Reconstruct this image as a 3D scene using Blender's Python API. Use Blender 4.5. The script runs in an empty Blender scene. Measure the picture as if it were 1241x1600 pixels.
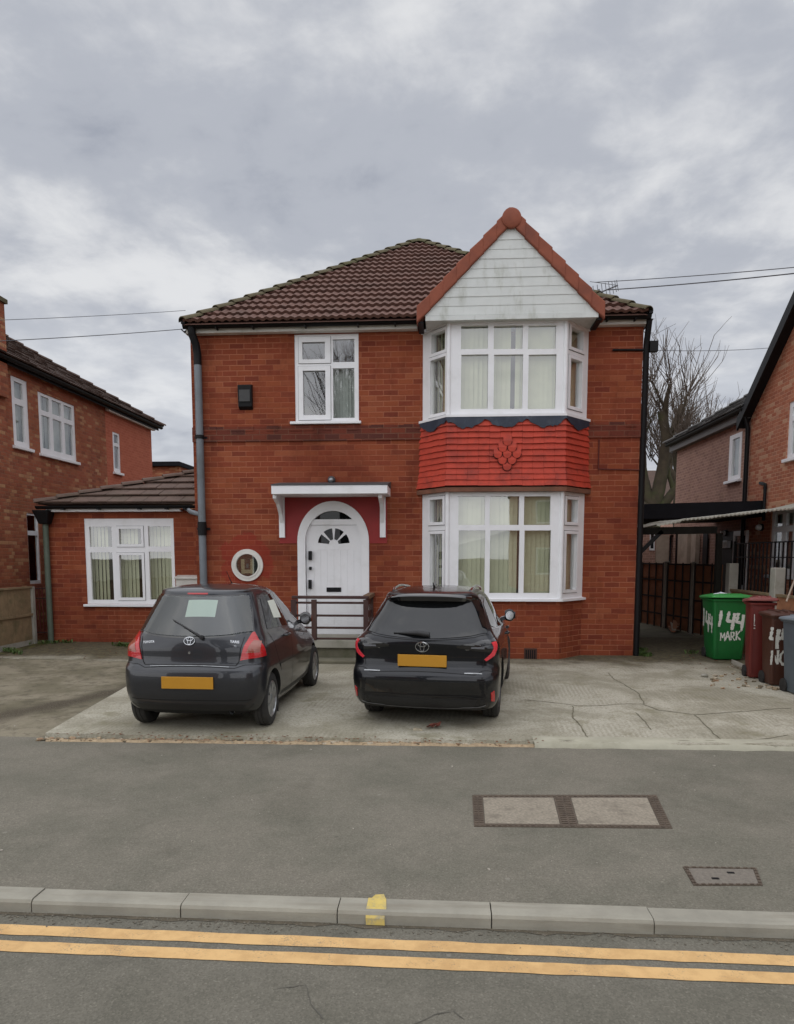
import bpy, bmesh, math, random
from mathutils import Vector, Matrix, noise
from mathutils.bvhtree import BVHTree
rnd = random.Random(7)
SC = bpy.context.scene
COL = SC.collection
V = Vector
# ---------------------------------------------------------------- camera model (real camera is created at the end with the same numbers)
CF, CCX, CCY, CH = 1080.0, 620.5, 974.0, 2.04
YAW, PIT = math.radians(3.7), math.radians(5.6)
CR = V((math.cos(YAW), math.sin(YAW), 0))
CFW = V((-math.sin(YAW)*math.cos(PIT), math.cos(YAW)*math.cos(PIT), -math.sin(PIT)))
CU = V((-math.sin(YAW)*math.sin(PIT), math.cos(YAW)*math.sin(PIT), math.cos(PIT)))
C0 = V((0, 0, CH))
def ray(px, py):
    return CFW + CR*((px-CCX)/CF) + CU*((CCY-py)/CF)
def onplane(px, py, o, n):
    d = ray(px, py); t = (V(o)-C0).dot(V(n))/d.dot(V(n)); return C0+d*t
def PY(px, py, Y): return onplane(px, py, (0, Y, 0), (0, 1, 0))
def PX(px, py, X): return onplane(px, py, (X, 0, 0), (1, 0, 0))
def PZ(px, py, Z): return onplane(px, py, (0, 0, Z), (0, 0, 1))
def dz(y):                                            # height of the gently rising forecourt
    return 0.05 + 0.0085*max(0, y-7.2)
# ---------------------------------------------------------------- mesh builder
class MB:
    def __init__(s): s.v = []; s.f = []; s.m = []; s.cur = 0
    def vert(s, p): s.v.append(tuple(p)); return len(s.v)-1
    def face(s, ids): s.f.append(tuple(ids)); s.m.append(s.cur)
    def quad(s, a, b, c, d):
        i = [s.vert(p) for p in (a, b, c, d)]; s.face(i)
    def poly(s, pts): s.face([s.vert(p) for p in pts])
    def hexa(s, p):                                   # p: 8 points, bottom 4 ccw then top 4
        i = [s.vert(q) for q in p]
        for f in ((3,2,1,0),(4,5,6,7),(0,1,5,4),(1,2,6,5),(2,3,7,6),(3,0,4,7)): s.face([i[k] for k in f])
    def box(s, x0, x1, y0, y1, z0, z1):
        s.hexa([(x0,y0,z0),(x1,y0,z0),(x1,y1,z0),(x0,y1,z0),(x0,y0,z1),(x1,y0,z1),(x1,y1,z1),(x0,y1,z1)])
    def fbox(s, fr, u0, u1, d0, d1, z0, z1):
        s.hexa([fr(u0,d0,z0),fr(u1,d0,z0),fr(u1,d1,z0),fr(u0,d1,z0),fr(u0,d0,z1),fr(u1,d0,z1),fr(u1,d1,z1),fr(u0,d1,z1)])
    def bar(s, a, b, w, h=None, up=(0,0,1)):          # rectangular bar from a to b
        a, b = V(a), V(b); h = h or w; t = (b-a).normalized(); up = V(up)
        if abs(t.dot(up)) > .95: up = V((0,1,0))
        r = t.cross(up).normalized()*(w/2); u = r.cross(t).normalized()*(h/2)
        s.hexa([a-r-u, a+r-u, b+r-u, b-r-u, a-r+u, a+r+u, b+r+u, b-r+u])
    def tube(s, pts, r, n=8, cap=True):
        pts = [V(p) for p in pts]; rs = r if isinstance(r, (list, tuple)) else [r]*len(pts)
        rings = []; prev = None
        for k, p in enumerate(pts):
            t = (pts[min(k+1, len(pts)-1)]-pts[max(k-1, 0)]).normalized()
            if prev is None:
                a = t.orthogonal().normalized()
            else:
                a = (prev - t*prev.dot(t)).normalized()
            prev = a; b = t.cross(a)
            rings.append([s.vert(p+(a*math.cos(q)+b*math.sin(q))*rs[k]) for q in [2*math.pi*j/n for j in range(n)]])
        for k in range(len(rings)-1):
            for j in range(n): s.face((rings[k][j], rings[k][(j+1)%n], rings[k+1][(j+1)%n], rings[k+1][j]))
        if cap: s.face(rings[0][::-1]); s.face(rings[-1])
    def lathe(s, prof, o, ax, n=32, close=False):     # prof: (radius, along axis)
        ax = V(ax).normalized(); a = ax.orthogonal().normalized(); b = ax.cross(a); o = V(o)
        R = [[s.vert(o+ax*h+(a*math.cos(q)+b*math.sin(q))*r) for q in [2*math.pi*j/n for j in range(n)]] for r, h in prof]
        m = len(R)
        for k in range(m if close else m-1):
            for j in range(n): s.face((R[k][j], R[k][(j+1)%n], R[(k+1)%m][(j+1)%n], R[(k+1)%m][j]))
    def prism(s, pts, fr, d0, d1):                    # polygon pts (u,z) in frame, extruded between d0 and d1
        a = [s.vert(fr(u, d0, z)) for u, z in pts]; b = [s.vert(fr(u, d1, z)) for u, z in pts]; n = len(pts)
        s.face(a[::-1]); s.face(b)
        for k in range(n): s.face((a[k], a[(k+1)%n], b[(k+1)%n], b[k]))
    def ringprism(s, inner, outer, fr, d0, d1, closed=True):   # band between two polylines
        n = len(inner); L = []
        for pl, d in ((inner,d0),(inner,d1),(outer,d1),(outer,d0)): L.append([s.vert(fr(u,d,z)) for u, z in pl])
        for k in range(n if closed else n-1):
            k2 = (k+1) % n
            for q in range(4): s.face((L[q][k], L[q][k2], L[(q+1)%4][k2], L[(q+1)%4][k]))
        if not closed:
            for k in (0, n-1): s.face([L[q][k] for q in range(4)])
    def plate(s, fr, rect, holes, d1, d0, back=False):  # rect/holes (u0,u1,z0,z1): front at d1, reveals back to d0
        us = sorted(set([rect[0], rect[1]]+[h[i] for h in holes for i in (0,1) if rect[0] < h[i] < rect[1]]))
        zs = sorted(set([rect[2], rect[3]]+[h[i] for h in holes for i in (2,3) if rect[2] < h[i] < rect[3]]))
        def solid(i, j):
            if i < 0 or j < 0 or i >= len(us)-1 or j >= len(zs)-1: return False
            u, z = (us[i]+us[i+1])/2, (zs[j]+zs[j+1])/2
            return not any(h[0] < u < h[1] and h[2] < z < h[3] for h in holes)
        for i in range(len(us)-1):
            for j in range(len(zs)-1):
                if not solid(i, j): continue
                u0, u1, z0, z1 = us[i], us[i+1], zs[j], zs[j+1]
                s.quad(fr(u0,d1,z0), fr(u1,d1,z0), fr(u1,d1,z1), fr(u0,d1,z1))
                if back: s.quad(fr(u0,d0,z1), fr(u1,d0,z1), fr(u1,d0,z0), fr(u0,d0,z0))
                if not solid(i-1, j): s.quad(fr(u0,d0,z0), fr(u0,d1,z0), fr(u0,d1,z1), fr(u0,d0,z1))
                if not solid(i+1, j): s.quad(fr(u1,d1,z0), fr(u1,d0,z0), fr(u1,d0,z1), fr(u1,d1,z1))
                if not solid(i, j-1): s.quad(fr(u0,d0,z0), fr(u1,d0,z0), fr(u1,d1,z0), fr(u0,d1,z0))
                if not solid(i, j+1): s.quad(fr(u0,d1,z1), fr(u1,d1,z1), fr(u1,d0,z1), fr(u0,d0,z1))
    def grid(s, rows, loop=False):
        ids = [[s.vert(p) for p in r] for r in rows]
        for i in range(len(ids)-1):
            n = len(ids[i])
            for j in range(n if loop else n-1): s.face((ids[i][j], ids[i][(j+1)%n], ids[i+1][(j+1)%n], ids[i+1][j]))
        return ids
    def build(s, name, mats, parent=None, smooth=False, bevel=0, local=False, fixn=False, weld=False):
        me = bpy.data.meshes.new(name); me.from_pydata(s.v, [], s.f)
        if not isinstance(mats, (list, tuple)): mats = [mats]
        for m in mats: me.materials.append(m)
        for p, k in zip(me.polygons, s.m): p.material_index = min(k, len(mats)-1); p.use_smooth = bool(smooth)
        if fixn or weld or bevel:
            b = bmesh.new(); b.from_mesh(me)
            if weld: bmesh.ops.remove_doubles(b, verts=b.verts, dist=1e-5)
            bmesh.ops.recalc_face_normals(b, faces=b.faces); b.to_mesh(me); b.free()
        o = bpy.data.objects.new(name, me); COL.objects.link(o)
        if smooth == 'auto' or (smooth and smooth is not True):
            me.set_sharp_from_angle(angle=math.radians(smooth if not isinstance(smooth, str) else 35))
        if bevel:
            md = o.modifiers.new('Bevel', 'BEVEL'); md.width = bevel; md.segments = 2; md.limit_method = 'ANGLE'; md.angle_limit = math.radians(50)
        if parent: attach(o, parent, local)
        return o
def attach(o, parent, local=False):
    o.parent = parent
    if not local:
        m = Matrix.Identity(4); p = parent
        while p:
            m = p.matrix_basis @ m if p.parent is None else p.matrix_parent_inverse @ p.matrix_basis @ m
            p = p.parent
        o.matrix_parent_inverse = m.inverted()
class Fr:                                             # a vertical plane: u along, d outwards, z up
    def __init__(s, o, u, n): s.o, s.u, s.n = V(o), V(u).normalized(), V(n).normalized()
    def __call__(s, u, d, z): p = s.o+s.u*u+s.n*d; return V((p.x, p.y, p.z+z))
    def px(s, x, y, d=0):
        p = onplane(x, y, s.o+s.n*d, s.n); q = p-s.o; return q.dot(s.u), p.z
    def rect(s, x0, y0, x1, y1, d=0):
        xm, ym = (x0+x1)/2, (y0+y1)/2
        a, b = s.px(x0, ym, d)[0], s.px(x1, ym, d)[0]; c, e = s.px(xm, y1, d)[1], s.px(xm, y0, d)[1]
        return (min(a, b), max(a, b), min(c, e), max(c, e))
def thing(name, label, cat, loc=(0,0,0), rz=0, group=None):
    o = bpy.data.objects.new(name, None); COL.objects.link(o); o.location = loc; o.rotation_euler = (0,0,rz)
    o.empty_display_size = .2; o['label'] = label; o['category'] = cat
    if group: o['group'] = group
    return o
def tag(o, label, cat, group=None):
    o['label'] = label; o['category'] = cat
    if group: o['group'] = group
    return o
def struct(o, kind='structure', label=None):
    o['kind'] = kind
    if label: o['label'] = label
    return o
def text(name, body, size, m, parent, mtx, local=True, ext=.002, off=0.0, align='CENTER'):
    c = bpy.data.curves.new(name, 'FONT'); c.body = body; c.size = size; c.extrude = ext; c.offset = off
    c.align_x = align; c.align_y = 'CENTER'; c.resolution_u = 3
    tmp = bpy.data.objects.new(name, c); COL.objects.link(tmp); bpy.context.view_layer.update()
    me = bpy.data.meshes.new_from_object(tmp.evaluated_get(bpy.context.evaluated_depsgraph_get())); bpy.data.objects.remove(tmp); bpy.data.curves.remove(c)
    me.name = name; me.materials.clear(); me.materials.append(m)
    o = bpy.data.objects.new(name, me); COL.objects.link(o); o.matrix_basis = mtx
    if parent: attach(o, parent, local)
    return o
def pchip(xs, ys):
    n = len(xs); h = [xs[i+1]-xs[i] for i in range(n-1)]; dl = [(ys[i+1]-ys[i])/h[i] for i in range(n-1)]; d = [0]*n
    d[0], d[-1] = dl[0], dl[-1]
    for i in range(1, n-1):
        if dl[i-1]*dl[i] > 0:
            w1, w2 = 2*h[i]+h[i-1], h[i]+2*h[i-1]; d[i] = (w1+w2)/(w1/dl[i-1]+w2/dl[i])
    def f(x):
        if x <= xs[0]: return ys[0]
        if x >= xs[-1]: return ys[-1]
        k = max(i for i in range(n-1) if xs[i] <= x); t = (x-xs[k])/h[k]
        return ((1+2*t)*(1-t)**2*ys[k]+t*(1-t)**2*h[k]*d[k]+t*t*(3-2*t)*ys[k+1]+t*t*(t-1)*h[k]*d[k+1])
    return f
# ---------------------------------------------------------------- materials
def srgb(r, g, b):
    f = lambda c: (c/255/12.92) if c/255 <= .04045 else ((c/255+.055)/1.055)**2.4
    return (f(r), f(g), f(b), 1)
def lin(c): return tuple(c) if len(c) == 4 else (*c, 1)
class NT:
    def __init__(s, name):
        s.mat = bpy.data.materials.new(name); s.mat.use_nodes = True; s.t = s.mat.node_tree; s.t.nodes.clear()
        s.out = s.n('ShaderNodeOutputMaterial'); s.bs = s.n('ShaderNodeBsdfPrincipled'); s.l(s.bs.outputs[0], s.out.inputs[0])
        s.tc = s.n('ShaderNodeTexCoord'); s.co = s.tc.outputs['Object']
    def n(s, k, **kw):
        x = s.t.nodes.new(k)
        for a, b in kw.items(): setattr(x, a, b)
        return x
    def l(s, a, b): s.t.links.new(a, b)
    def put(s, sock, v):
        if isinstance(v, bpy.types.NodeSocket): s.l(v, sock)
        elif v is not None: sock.default_value = v
    def math(s, op, a, b=None, c=None, clamp=False):
        x = s.n('ShaderNodeMath', operation=op); x.use_clamp = clamp
        for i, v in enumerate((a, b, c)): s.put(x.inputs[i], v)
        return x.outputs[0]
    def noise(s, scale, detail=4, rough=.55, co=None, vec=None, dist=0):
        x = s.n('ShaderNodeTexNoise'); x.inputs['Scale'].default_value = scale; x.inputs['Detail'].default_value = detail
        x.inputs['Roughness'].default_value = rough; x.inputs['Distortion'].default_value = dist
        co = co or s.co
        if vec:
            mp = s.n('ShaderNodeMapping'); mp.inputs['Scale'].default_value = vec; s.l(co, mp.inputs[0]); co = mp.outputs[0]
        s.l(co, x.inputs['Vector']); return x.outputs[0]
    def ramp(s, f, stops, interp='LINEAR'):
        x = s.n('ShaderNodeValToRGB'); x.color_ramp.interpolation = interp; e = x.color_ramp.elements
        while len(e) > 1: e.remove(e[-1])
        for i, (p, c) in enumerate(stops):
            q = e[0] if i == 0 else e.new(p)
            q.position = p; q.color = lin(c) if not isinstance(c, (int, float)) else (c, c, c, 1)
        s.l(f, x.inputs[0]); return x.outputs[0]
    def mix(s, f, a, b, blend='MIX'):
        x = s.n('ShaderNodeMix', data_type='RGBA', blend_type=blend)
        s.put(x.inputs[0], f); s.put(x.inputs[6], lin(a) if isinstance(a, (tuple, list)) else a); s.put(x.inputs[7], lin(b) if isinstance(b, (tuple, list)) else b)
        return x.outputs[2]
    def smooth(s, v, lo, hi):
        x = s.n('ShaderNodeMapRange', interpolation_type='SMOOTHSTEP'); s.put(x.inputs[0], v)
        x.inputs[1].default_value = lo; x.inputs[2].default_value = hi; return x.outputs[0]
    def bump(s, h, strength=.3, dist=.01):
        x = s.n('ShaderNodeBump'); x.inputs['Strength'].default_value = strength; x.inputs['Distance'].default_value = dist
        s.l(h, x.inputs['Height']); s.l(x.outputs[0], s.bs.inputs['Normal'])
    def col(s, c): s.put(s.bs.inputs['Base Color'], lin(c) if isinstance(c, (tuple, list)) else c)
    def set(s, **kw):
        for k, v in kw.items(): s.put(s.bs.inputs[k.replace('_', ' ')], v)
    def xyz(s):
        x = s.n('ShaderNodeSeparateXYZ'); s.l(s.co, x.inputs[0]); return x.outputs
def surf(name, c, rough=.7, var=.25, scale=3, metallic=0, bump=0, bscale=60, dirt=None, dirt_amt=.5, dscale=1.2, dvec=None, coat=0, spec=.5):
    t = NT(name); a = t.noise(scale, 6, .6); c = lin(c)
    lo = tuple(max(0, k*(1-var)) for k in c[:3]); hi = tuple(min(1, k*(1+var)) for k in c[:3])
    cc = t.ramp(a, [(.25, lo), (.75, hi)])
    if dirt is not None:
        f = t.math('MULTIPLY', t.smooth(t.noise(dscale, 7, .65, vec=dvec), .47, .72), dirt_amt)
        cc = t.mix(f, cc, lin(dirt))
    t.col(cc); t.set(Roughness=rough, Metallic=metallic)
    t.bs.inputs['Coat Weight'].default_value = coat; t.bs.inputs['Coat Roughness'].default_value = .04
    t.bs.inputs['Specular IOR Level'].default_value = spec
    if bump: t.bump(t.noise(bscale, 5, .6), bump, .006)
    return t.mat
def brick(name, cols, mortar, w=.285, h=.102, mj=.013, tone=None, tone_amt=.5, fade=0, blobs=(), blobcol=None, bump=.5, grime=.35, perp=1.0):
    """stretcher-bond brickwork on whichever vertical plane the face lies; every brick gets its own colour"""
    t = NT(name); x, y, z = t.xyz()
    g = t.n('ShaderNodeNewGeometry'); sn = t.n('ShaderNodeSeparateXYZ'); t.l(g.outputs['True Normal'], sn.inputs[0])
    sel = t.math('GREATER_THAN', t.math('ABSOLUTE', sn.outputs[0]), t.math('ADD', t.math('ABSOLUTE', sn.outputs[1]), .05))
    u = t.math('ADD', t.math('MULTIPLY', x, t.math('SUBTRACT', 1, sel)), t.math('MULTIPLY', y, sel))
    wob = t.math('MULTIPLY', t.math('SUBTRACT', t.noise(7, 3), .5), .012)
    zz = t.math('DIVIDE', t.math('ADD', z, wob), h); row = t.math('FLOOR', zz)
    uu = t.math('ADD', t.math('DIVIDE', t.math('ADD', u, wob), w), t.math('MULTIPLY', t.math('FRACT', t.math('MULTIPLY', row, .5)), 1.0))
    colm = t.math('FLOOR', uu)
    fu = t.math('ABSOLUTE', t.math('SUBTRACT', t.math('FRACT', uu), .5)); fz = t.math('ABSOLUTE', t.math('SUBTRACT', t.math('FRACT', zz), .5))
    mu = t.smooth(fu, .5-mj/w, .5-.35*mj/w); mz = t.smooth(fz, .5-mj/h*.8, .5-.3*mj/h)
    m = t.math('MAXIMUM', t.math('MULTIPLY', mu, perp), mz)
    cb = t.n('ShaderNodeCombineXYZ'); t.l(colm, cb.inputs[0]); t.l(row, cb.inputs[1]); t.l(sel, cb.inputs[2])
    wn = t.n('ShaderNodeTexWhiteNoise', noise_dimensions='3D'); t.l(cb.outputs[0], wn.inputs[0])
    n = len(cols); bc = t.ramp(wn.outputs[0], [((i+.5)/n, c) for i, c in enumerate(cols)])
    bc = t.mix(t.math('MULTIPLY', t.noise(22, 5, .65), .5), bc, t.mix(1, bc, (.45,.4,.4), 'MULTIPLY'))
    if fade: m2 = t.math('MULTIPLY', m, t.math('ADD', 1-fade, t.math('MULTIPLY', t.smooth(t.noise(.9, 4, .6), .42, .62), fade)))
    else: m2 = m
    cc = t.mix(m2, bc, lin(mortar))
    if tone is not None: cc = t.mix(t.math('MULTIPLY', t.smooth(t.noise(.6, 6, .65), .4, .7), tone_amt), cc, t.mix(1, cc, lin(tone), 'MULTIPLY'))
    if grime: cc = t.mix(t.math('MULTIPLY', t.smooth(t.noise(2.2, 8, .7, vec=(1,1,.35)), .5, .75), grime), cc, t.mix(1, cc, (.35,.32,.3), 'MULTIPLY'))
    for (bx, bz, rx, rz) in blobs:
        q = t.math('SQRT', t.math('ADD', t.math('POWER', t.math('DIVIDE', t.math('SUBTRACT', x, bx), rx), 2), t.math('POWER', t.math('DIVIDE', t.math('SUBTRACT', z, bz), rz), 2)))
        q = t.math('ADD', q, t.math('MULTIPLY', t.math('SUBTRACT', t.noise(3.5, 7, .7), .5), 1.7))
        f = t.math('SUBTRACT', 1, t.smooth(q, .98, 1.0)); cc = t.mix(t.math('MULTIPLY', f, .5), cc, lin(blobcol))
    t.col(cc); t.set(Roughness=.88); t.bs.inputs['Specular IOR Level'].default_value = .25
    hgt = t.math('SUBTRACT', t.math('MULTIPLY', t.noise(45, 4), .35), m); t.bump(hgt, bump, .008)
    return t.mat
def glass(name, tint=(.90,.93,.91), refl=.10, dark=None):
    t = NT(name); t.t.nodes.remove(t.bs)
    tr = t.n('ShaderNodeBsdfTransparent'); tr.inputs[0].default_value = lin(tint)
    gl = t.n('ShaderNodeBsdfGlossy'); gl.inputs['Roughness'].default_value = .015; gl.inputs[0].default_value = (1,1,1,1)
    lw = t.n('ShaderNodeLayerWeight'); lw.inputs['Blend'].default_value = .5
    f = t.math('ADD', t.math('MULTIPLY', t.math('POWER', lw.outputs['Facing'], 5), .9), .045+refl, clamp=True)
    b = t.n('ShaderNodeBump'); b.inputs['Strength'].default_value = .03; b.inputs['Distance'].default_value = .02
    t.l(t.noise(1.6, 1), b.inputs['Height']); t.l(b.outputs[0], gl.inputs['Normal'])
    mx = t.n('ShaderNodeMixShader'); t.l(f, mx.inputs[0]); t.l(tr.outputs[0], mx.inputs[1]); t.l(gl.outputs[0], mx.inputs[2])
    if dark is not None:
        df = t.n('ShaderNodeBsdfDiffuse'); df.inputs[0].default_value = lin(dark); t.l(df.outputs[0], mx.inputs[1])
    t.l(mx.outputs[0], t.out.inputs[0]); return t.mat
M = {}
RED1, RED2, RED3 = srgb(150,62,38), srgb(128,50,32), srgb(164,74,46)
M['brick_main'] = brick('red_brick', [srgb(149,77,51), srgb(142,70,47), srgb(155,84,54), srgb(147,74,50), srgb(136,66,46), srgb(151,79,51), srgb(126,60,43), srgb(160,90,61)], srgb(166,104,78), tone=(.66,.59,.57), tone_amt=.8, fade=.6, perp=.6, grime=.5,
    blobs=((-3.90,1.95,.50,.52),), blobcol=srgb(140,40,34))
M['brick_band'] = brick('weathered_brick_band', [srgb(120,60,46), srgb(104,54,44), srgb(132,66,48), srgb(96,54,46)], srgb(120,84,68), tone=(.7,.66,.62), tone_amt=.7, fade=.5, perp=.8, grime=.6)
M['brick_old'] = brick('mottled_brick', [srgb(168,96,72), srgb(176,104,76), srgb(158,90,70), srgb(180,112,82), srgb(166,96,70), srgb(198,150,112), srgb(170,98,70), srgb(148,88,68), srgb(172,102,76)], srgb(150,108,86), w=.20, h=.076, mj=.011, tone=(.74,.74,.64), tone_amt=.7, fade=.6)
M['brick_new'] = brick('smooth_orange_brick', [srgb(192,108,82), srgb(186,102,78), srgb(198,114,88)], srgb(190,120,96), w=.20, h=.076, mj=.009, tone_amt=.2, tone=(.9,.88,.85), bump=.25, grime=.12)
M['brick_pink'] = brick('pinkish_brown_brick', [srgb(186,150,132), srgb(174,138,122), srgb(180,144,130), srgb(164,130,116)], srgb(196,160,146), w=.20, h=.076, mj=.011, tone=(.8,.8,.8), tone_amt=.4)
M['brick_right'] = brick('pale_red_brick', [srgb(188,120,92), srgb(178,108,82), srgb(196,130,102), srgb(170,104,82), srgb(204,158,128)], srgb(196,148,122), w=.20, h=.076, mj=.012, tone=(.8,.8,.75), tone_amt=.4, fade=.4)
M['upvc'] = surf('white_plastic', srgb(234,234,236), .35, .03, 2, dirt=srgb(165,165,152), dirt_amt=.16, dscale=2.5)
M['upvc_cream'] = surf('white_painted_timber', srgb(214,211,204), .5, .05, 3, dirt=srgb(150,148,135), dirt_amt=.4, dscale=2)
M['white_clad'] = surf('dirty_white_cladding', srgb(208,211,208), .6, .08, 3, dirt=srgb(148,150,134), dirt_amt=.55, dscale=2.2, dvec=(2.2,1,.7), bump=.1)
M['black'] = surf('black_plastic', (.008,.008,.009), .5, .2, 4, spec=.22)
M['grey_pipe'] = surf('grey_pipe_plastic', srgb(112,118,124), .45, .12, 2, dirt=srgb(70,75,72), dirt_amt=.5)
M['green_pipe'] = surf('algae_covered_pipe', srgb(86,96,84), .6, .25, 3, dirt=srgb(48,62,40), dirt_amt=.7)
M['blind'] = surf('cream_fabric', srgb(200,199,170), .9, .06, 6)
M['dark_in'] = surf('dark_room_surface', (.03,.03,.032), .9, .2, 1)
M['glass'] = glass('window_glass', refl=.15)
M['glass_black'] = glass('unlit_door_glass', dark=(.004,.005,.006), refl=-.02)
M['glass_side'] = glass('angled_window_glass', refl=.32)
M['glass_dark'] = glass('dark_window_glass', dark=(.012,.015,.017), refl=.06)
M['tile_main'] = surf('brown_pantile', srgb(106,76,66), .88, .30, 6, dirt=srgb(78,62,54), dirt_amt=.5, dscale=1.5, bump=.2)
M['tile_ext'] = surf('weathered_brown_tile', srgb(100,80,70), .8, .3, 4, dirt=srgb(74,66,50), dirt_amt=.55, dscale=1.4, bump=.25)
M['tile_dark'] = surf('dark_brown_roof_tile', srgb(78,58,48), .85, .25, 4, dirt=srgb(52,44,36), dirt_amt=.5, bump=.2)
M['slate'] = surf('grey_roof_slate', srgb(84,82,80), .8, .2, 4, dirt=srgb(60,62,54), dirt_amt=.5, bump=.2)
M['hip'] = surf('mossy_ridge_tile', srgb(92,84,62), .9, .3, 5, dirt=srgb(74,76,40), dirt_amt=.7, bump=.3)
M['terracotta'] = surf('terracotta_verge_tile', srgb(138,74,52), .75, .2, 4, dirt=srgb(108,60,48), dirt_amt=.6, dscale=2.5, bump=.15)
M['redtile'] = surf('red_painted_tile', srgb(182,62,42), .72, .2, 5, dirt=srgb(116,46,38), dirt_amt=.65, dscale=2.8, bump=.2)
M['redpaint'] = surf('red_masonry_paint', srgb(142,34,32), .6, .14, 3, dirt=srgb(96,30,28), dirt_amt=.5, bump=.2)
M['tilefoot'] = surf('weathered_tile_foot', srgb(118,78,60), .85, .3, 4, dirt=srgb(84,76,58), dirt_amt=.7, bump=.3)
M['navy'] = surf('navy_lead_flashing', srgb(34,44,60), .55, .3, 4, dirt=srgb(80,88,98), dirt_amt=.35, dscale=6)
M['lead'] = surf('grey_lead_sheet', srgb(70,70,72), .6, .2, 3)
M['maroon'] = surf('maroon_timber_paint', srgb(64,38,34), .6, .2, 5, dirt=srgb(96,78,66), dirt_amt=.4)
M['concrete'] = surf('weathered_concrete', srgb(150,146,134), .9, .18, 2, dirt=srgb(92,96,76), dirt_amt=.6, bump=.35, bscale=40)
M['concrete_moss'] = surf('mossy_concrete', srgb(104,100,84), .95, .3, 3, dirt=srgb(62,70,40), dirt_amt=.8, bump=.4, bscale=30)
M['post'] = surf('pale_concrete_post', srgb(160,156,146), .9, .14, 4, dirt=srgb(110,112,90), dirt_amt=.55, dscale=3, bump=.3)
M['fence_wood'] = surf('weathered_fence_board', srgb(136,116,88), .85, .25, 7, dirt=srgb(88,86,58), dirt_amt=.6, dscale=3, bump=.3)
M['fence_brown'] = surf('brown_stained_fence', srgb(158,108,78), .85, .35, 6, dirt=srgb(100,76,54), dirt_amt=.6, dscale=3, bump=.3)
M['dark_wood'] = surf('dark_old_timber', srgb(50,42,36), .9, .3, 5)
M['pale_wood'] = surf('pale_bare_timber', srgb(168,152,136), .85, .15, 5, dirt=srgb(110,98,84), dirt_amt=.5)
M['felt'] = surf('black_roofing_felt', srgb(26,26,30), .85, .2, 4, spec=.15)
M['iron'] = surf('black_painted_iron', (.008,.008,.009), .5, .2, 4, spec=.25)
M['corrug'] = surf('pale_corrugated_sheet', srgb(164,162,150), .55, .1, 3, dirt=srgb(140,138,124), dirt_amt=.5)
M['steel'] = surf('galvanised_metal', srgb(150,152,154), .4, .1, 4, metallic=.7)
SKY_SEED, ZEN, BEH, SUN_E, EXPO = 5.1, 1.8, 1.5, 1.4, 0.0
# ================================================================= ground, road, pavement, forecourt
def asphalt(name, c1, c2, speck, pscale=1.1, rough=.9):
    t = NT(name)
    big = t.noise(pscale, 6, .62); mid = t.noise(7, 5, .6); fine = t.noise(230, 3, .7)
    cc = t.mix(t.smooth(big, .36, .66), c1, c2)
    cc = t.mix(t.math('MULTIPLY', t.smooth(mid, .35, .75), .30), cc, t.mix(1, cc, (.72,.72,.72), 'MULTIPLY'))
    vo = t.n('ShaderNodeTexVoronoi'); vo.inputs['Scale'].default_value = 110; t.l(t.co, vo.inputs['Vector'])
    ws = t.n('ShaderNodeTexWhiteNoise'); t.l(vo.outputs['Color'], ws.inputs[0])
    st = t.ramp(ws.outputs[0], [(0, .74), (.5, .97), (.85, 1.08), (.98, 1.25), (1, 1.5)])
    cc = t.mix(.75, cc, t.mix(1, cc, st, 'MULTIPLY'))
    cc = t.mix(t.math('MULTIPLY', t.smooth(t.noise(2.6, 8, .72, dist=.6), .60, .68), .35), cc, lin(speck))
    v2 = t.n('ShaderNodeTexVoronoi'); v2.inputs['Scale'].default_value = 2.6; t.l(t.co, v2.inputs['Vector'])       # trodden gum and drips
    w2 = t.n('ShaderNodeTexWhiteNoise'); t.l(v2.outputs['Color'], w2.inputs[0])
    gum = t.math('MULTIPLY', t.math('SUBTRACT', 1, t.smooth(v2.outputs['Distance'], .030, .055)), t.math('GREATER_THAN', w2.outputs[0], .55))
    cc = t.mix(t.math('MULTIPLY', gum, .35), cc, t.mix(t.math('GREATER_THAN', w2.outputs[0], .8), srgb(160,156,146), srgb(70,68,62)))
    st2 = t.math('MULTIPLY', t.smooth(t.noise(.55, 8, .68, dist=1.2), .56, .66), .30); cc = t.mix(st2, cc, t.mix(1, cc, (.66,.66,.64), 'MULTIPLY'))
    t.col(cc); t.set(Roughness=rough); t.bs.inputs['Specular IOR Level'].default_value = .3
    t.bump(t.math('ADD', fine, t.math('MULTIPLY', vo.outputs['Distance'], .8)), .35, .006); return t.mat
M['pave'] = asphalt('footway_asphalt', srgb(125,120,108), srgb(112,109,97), srgb(97,94,83))
M['road'] = asphalt('road_asphalt', srgb(118,114,103), srgb(106,103,92), srgb(89,86,77), 1.4)
M['tarmac'] = asphalt('old_driveway_tarmac', srgb(110,105,97), srgb(88,84,76), srgb(70,66,58), 1.8)
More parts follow.
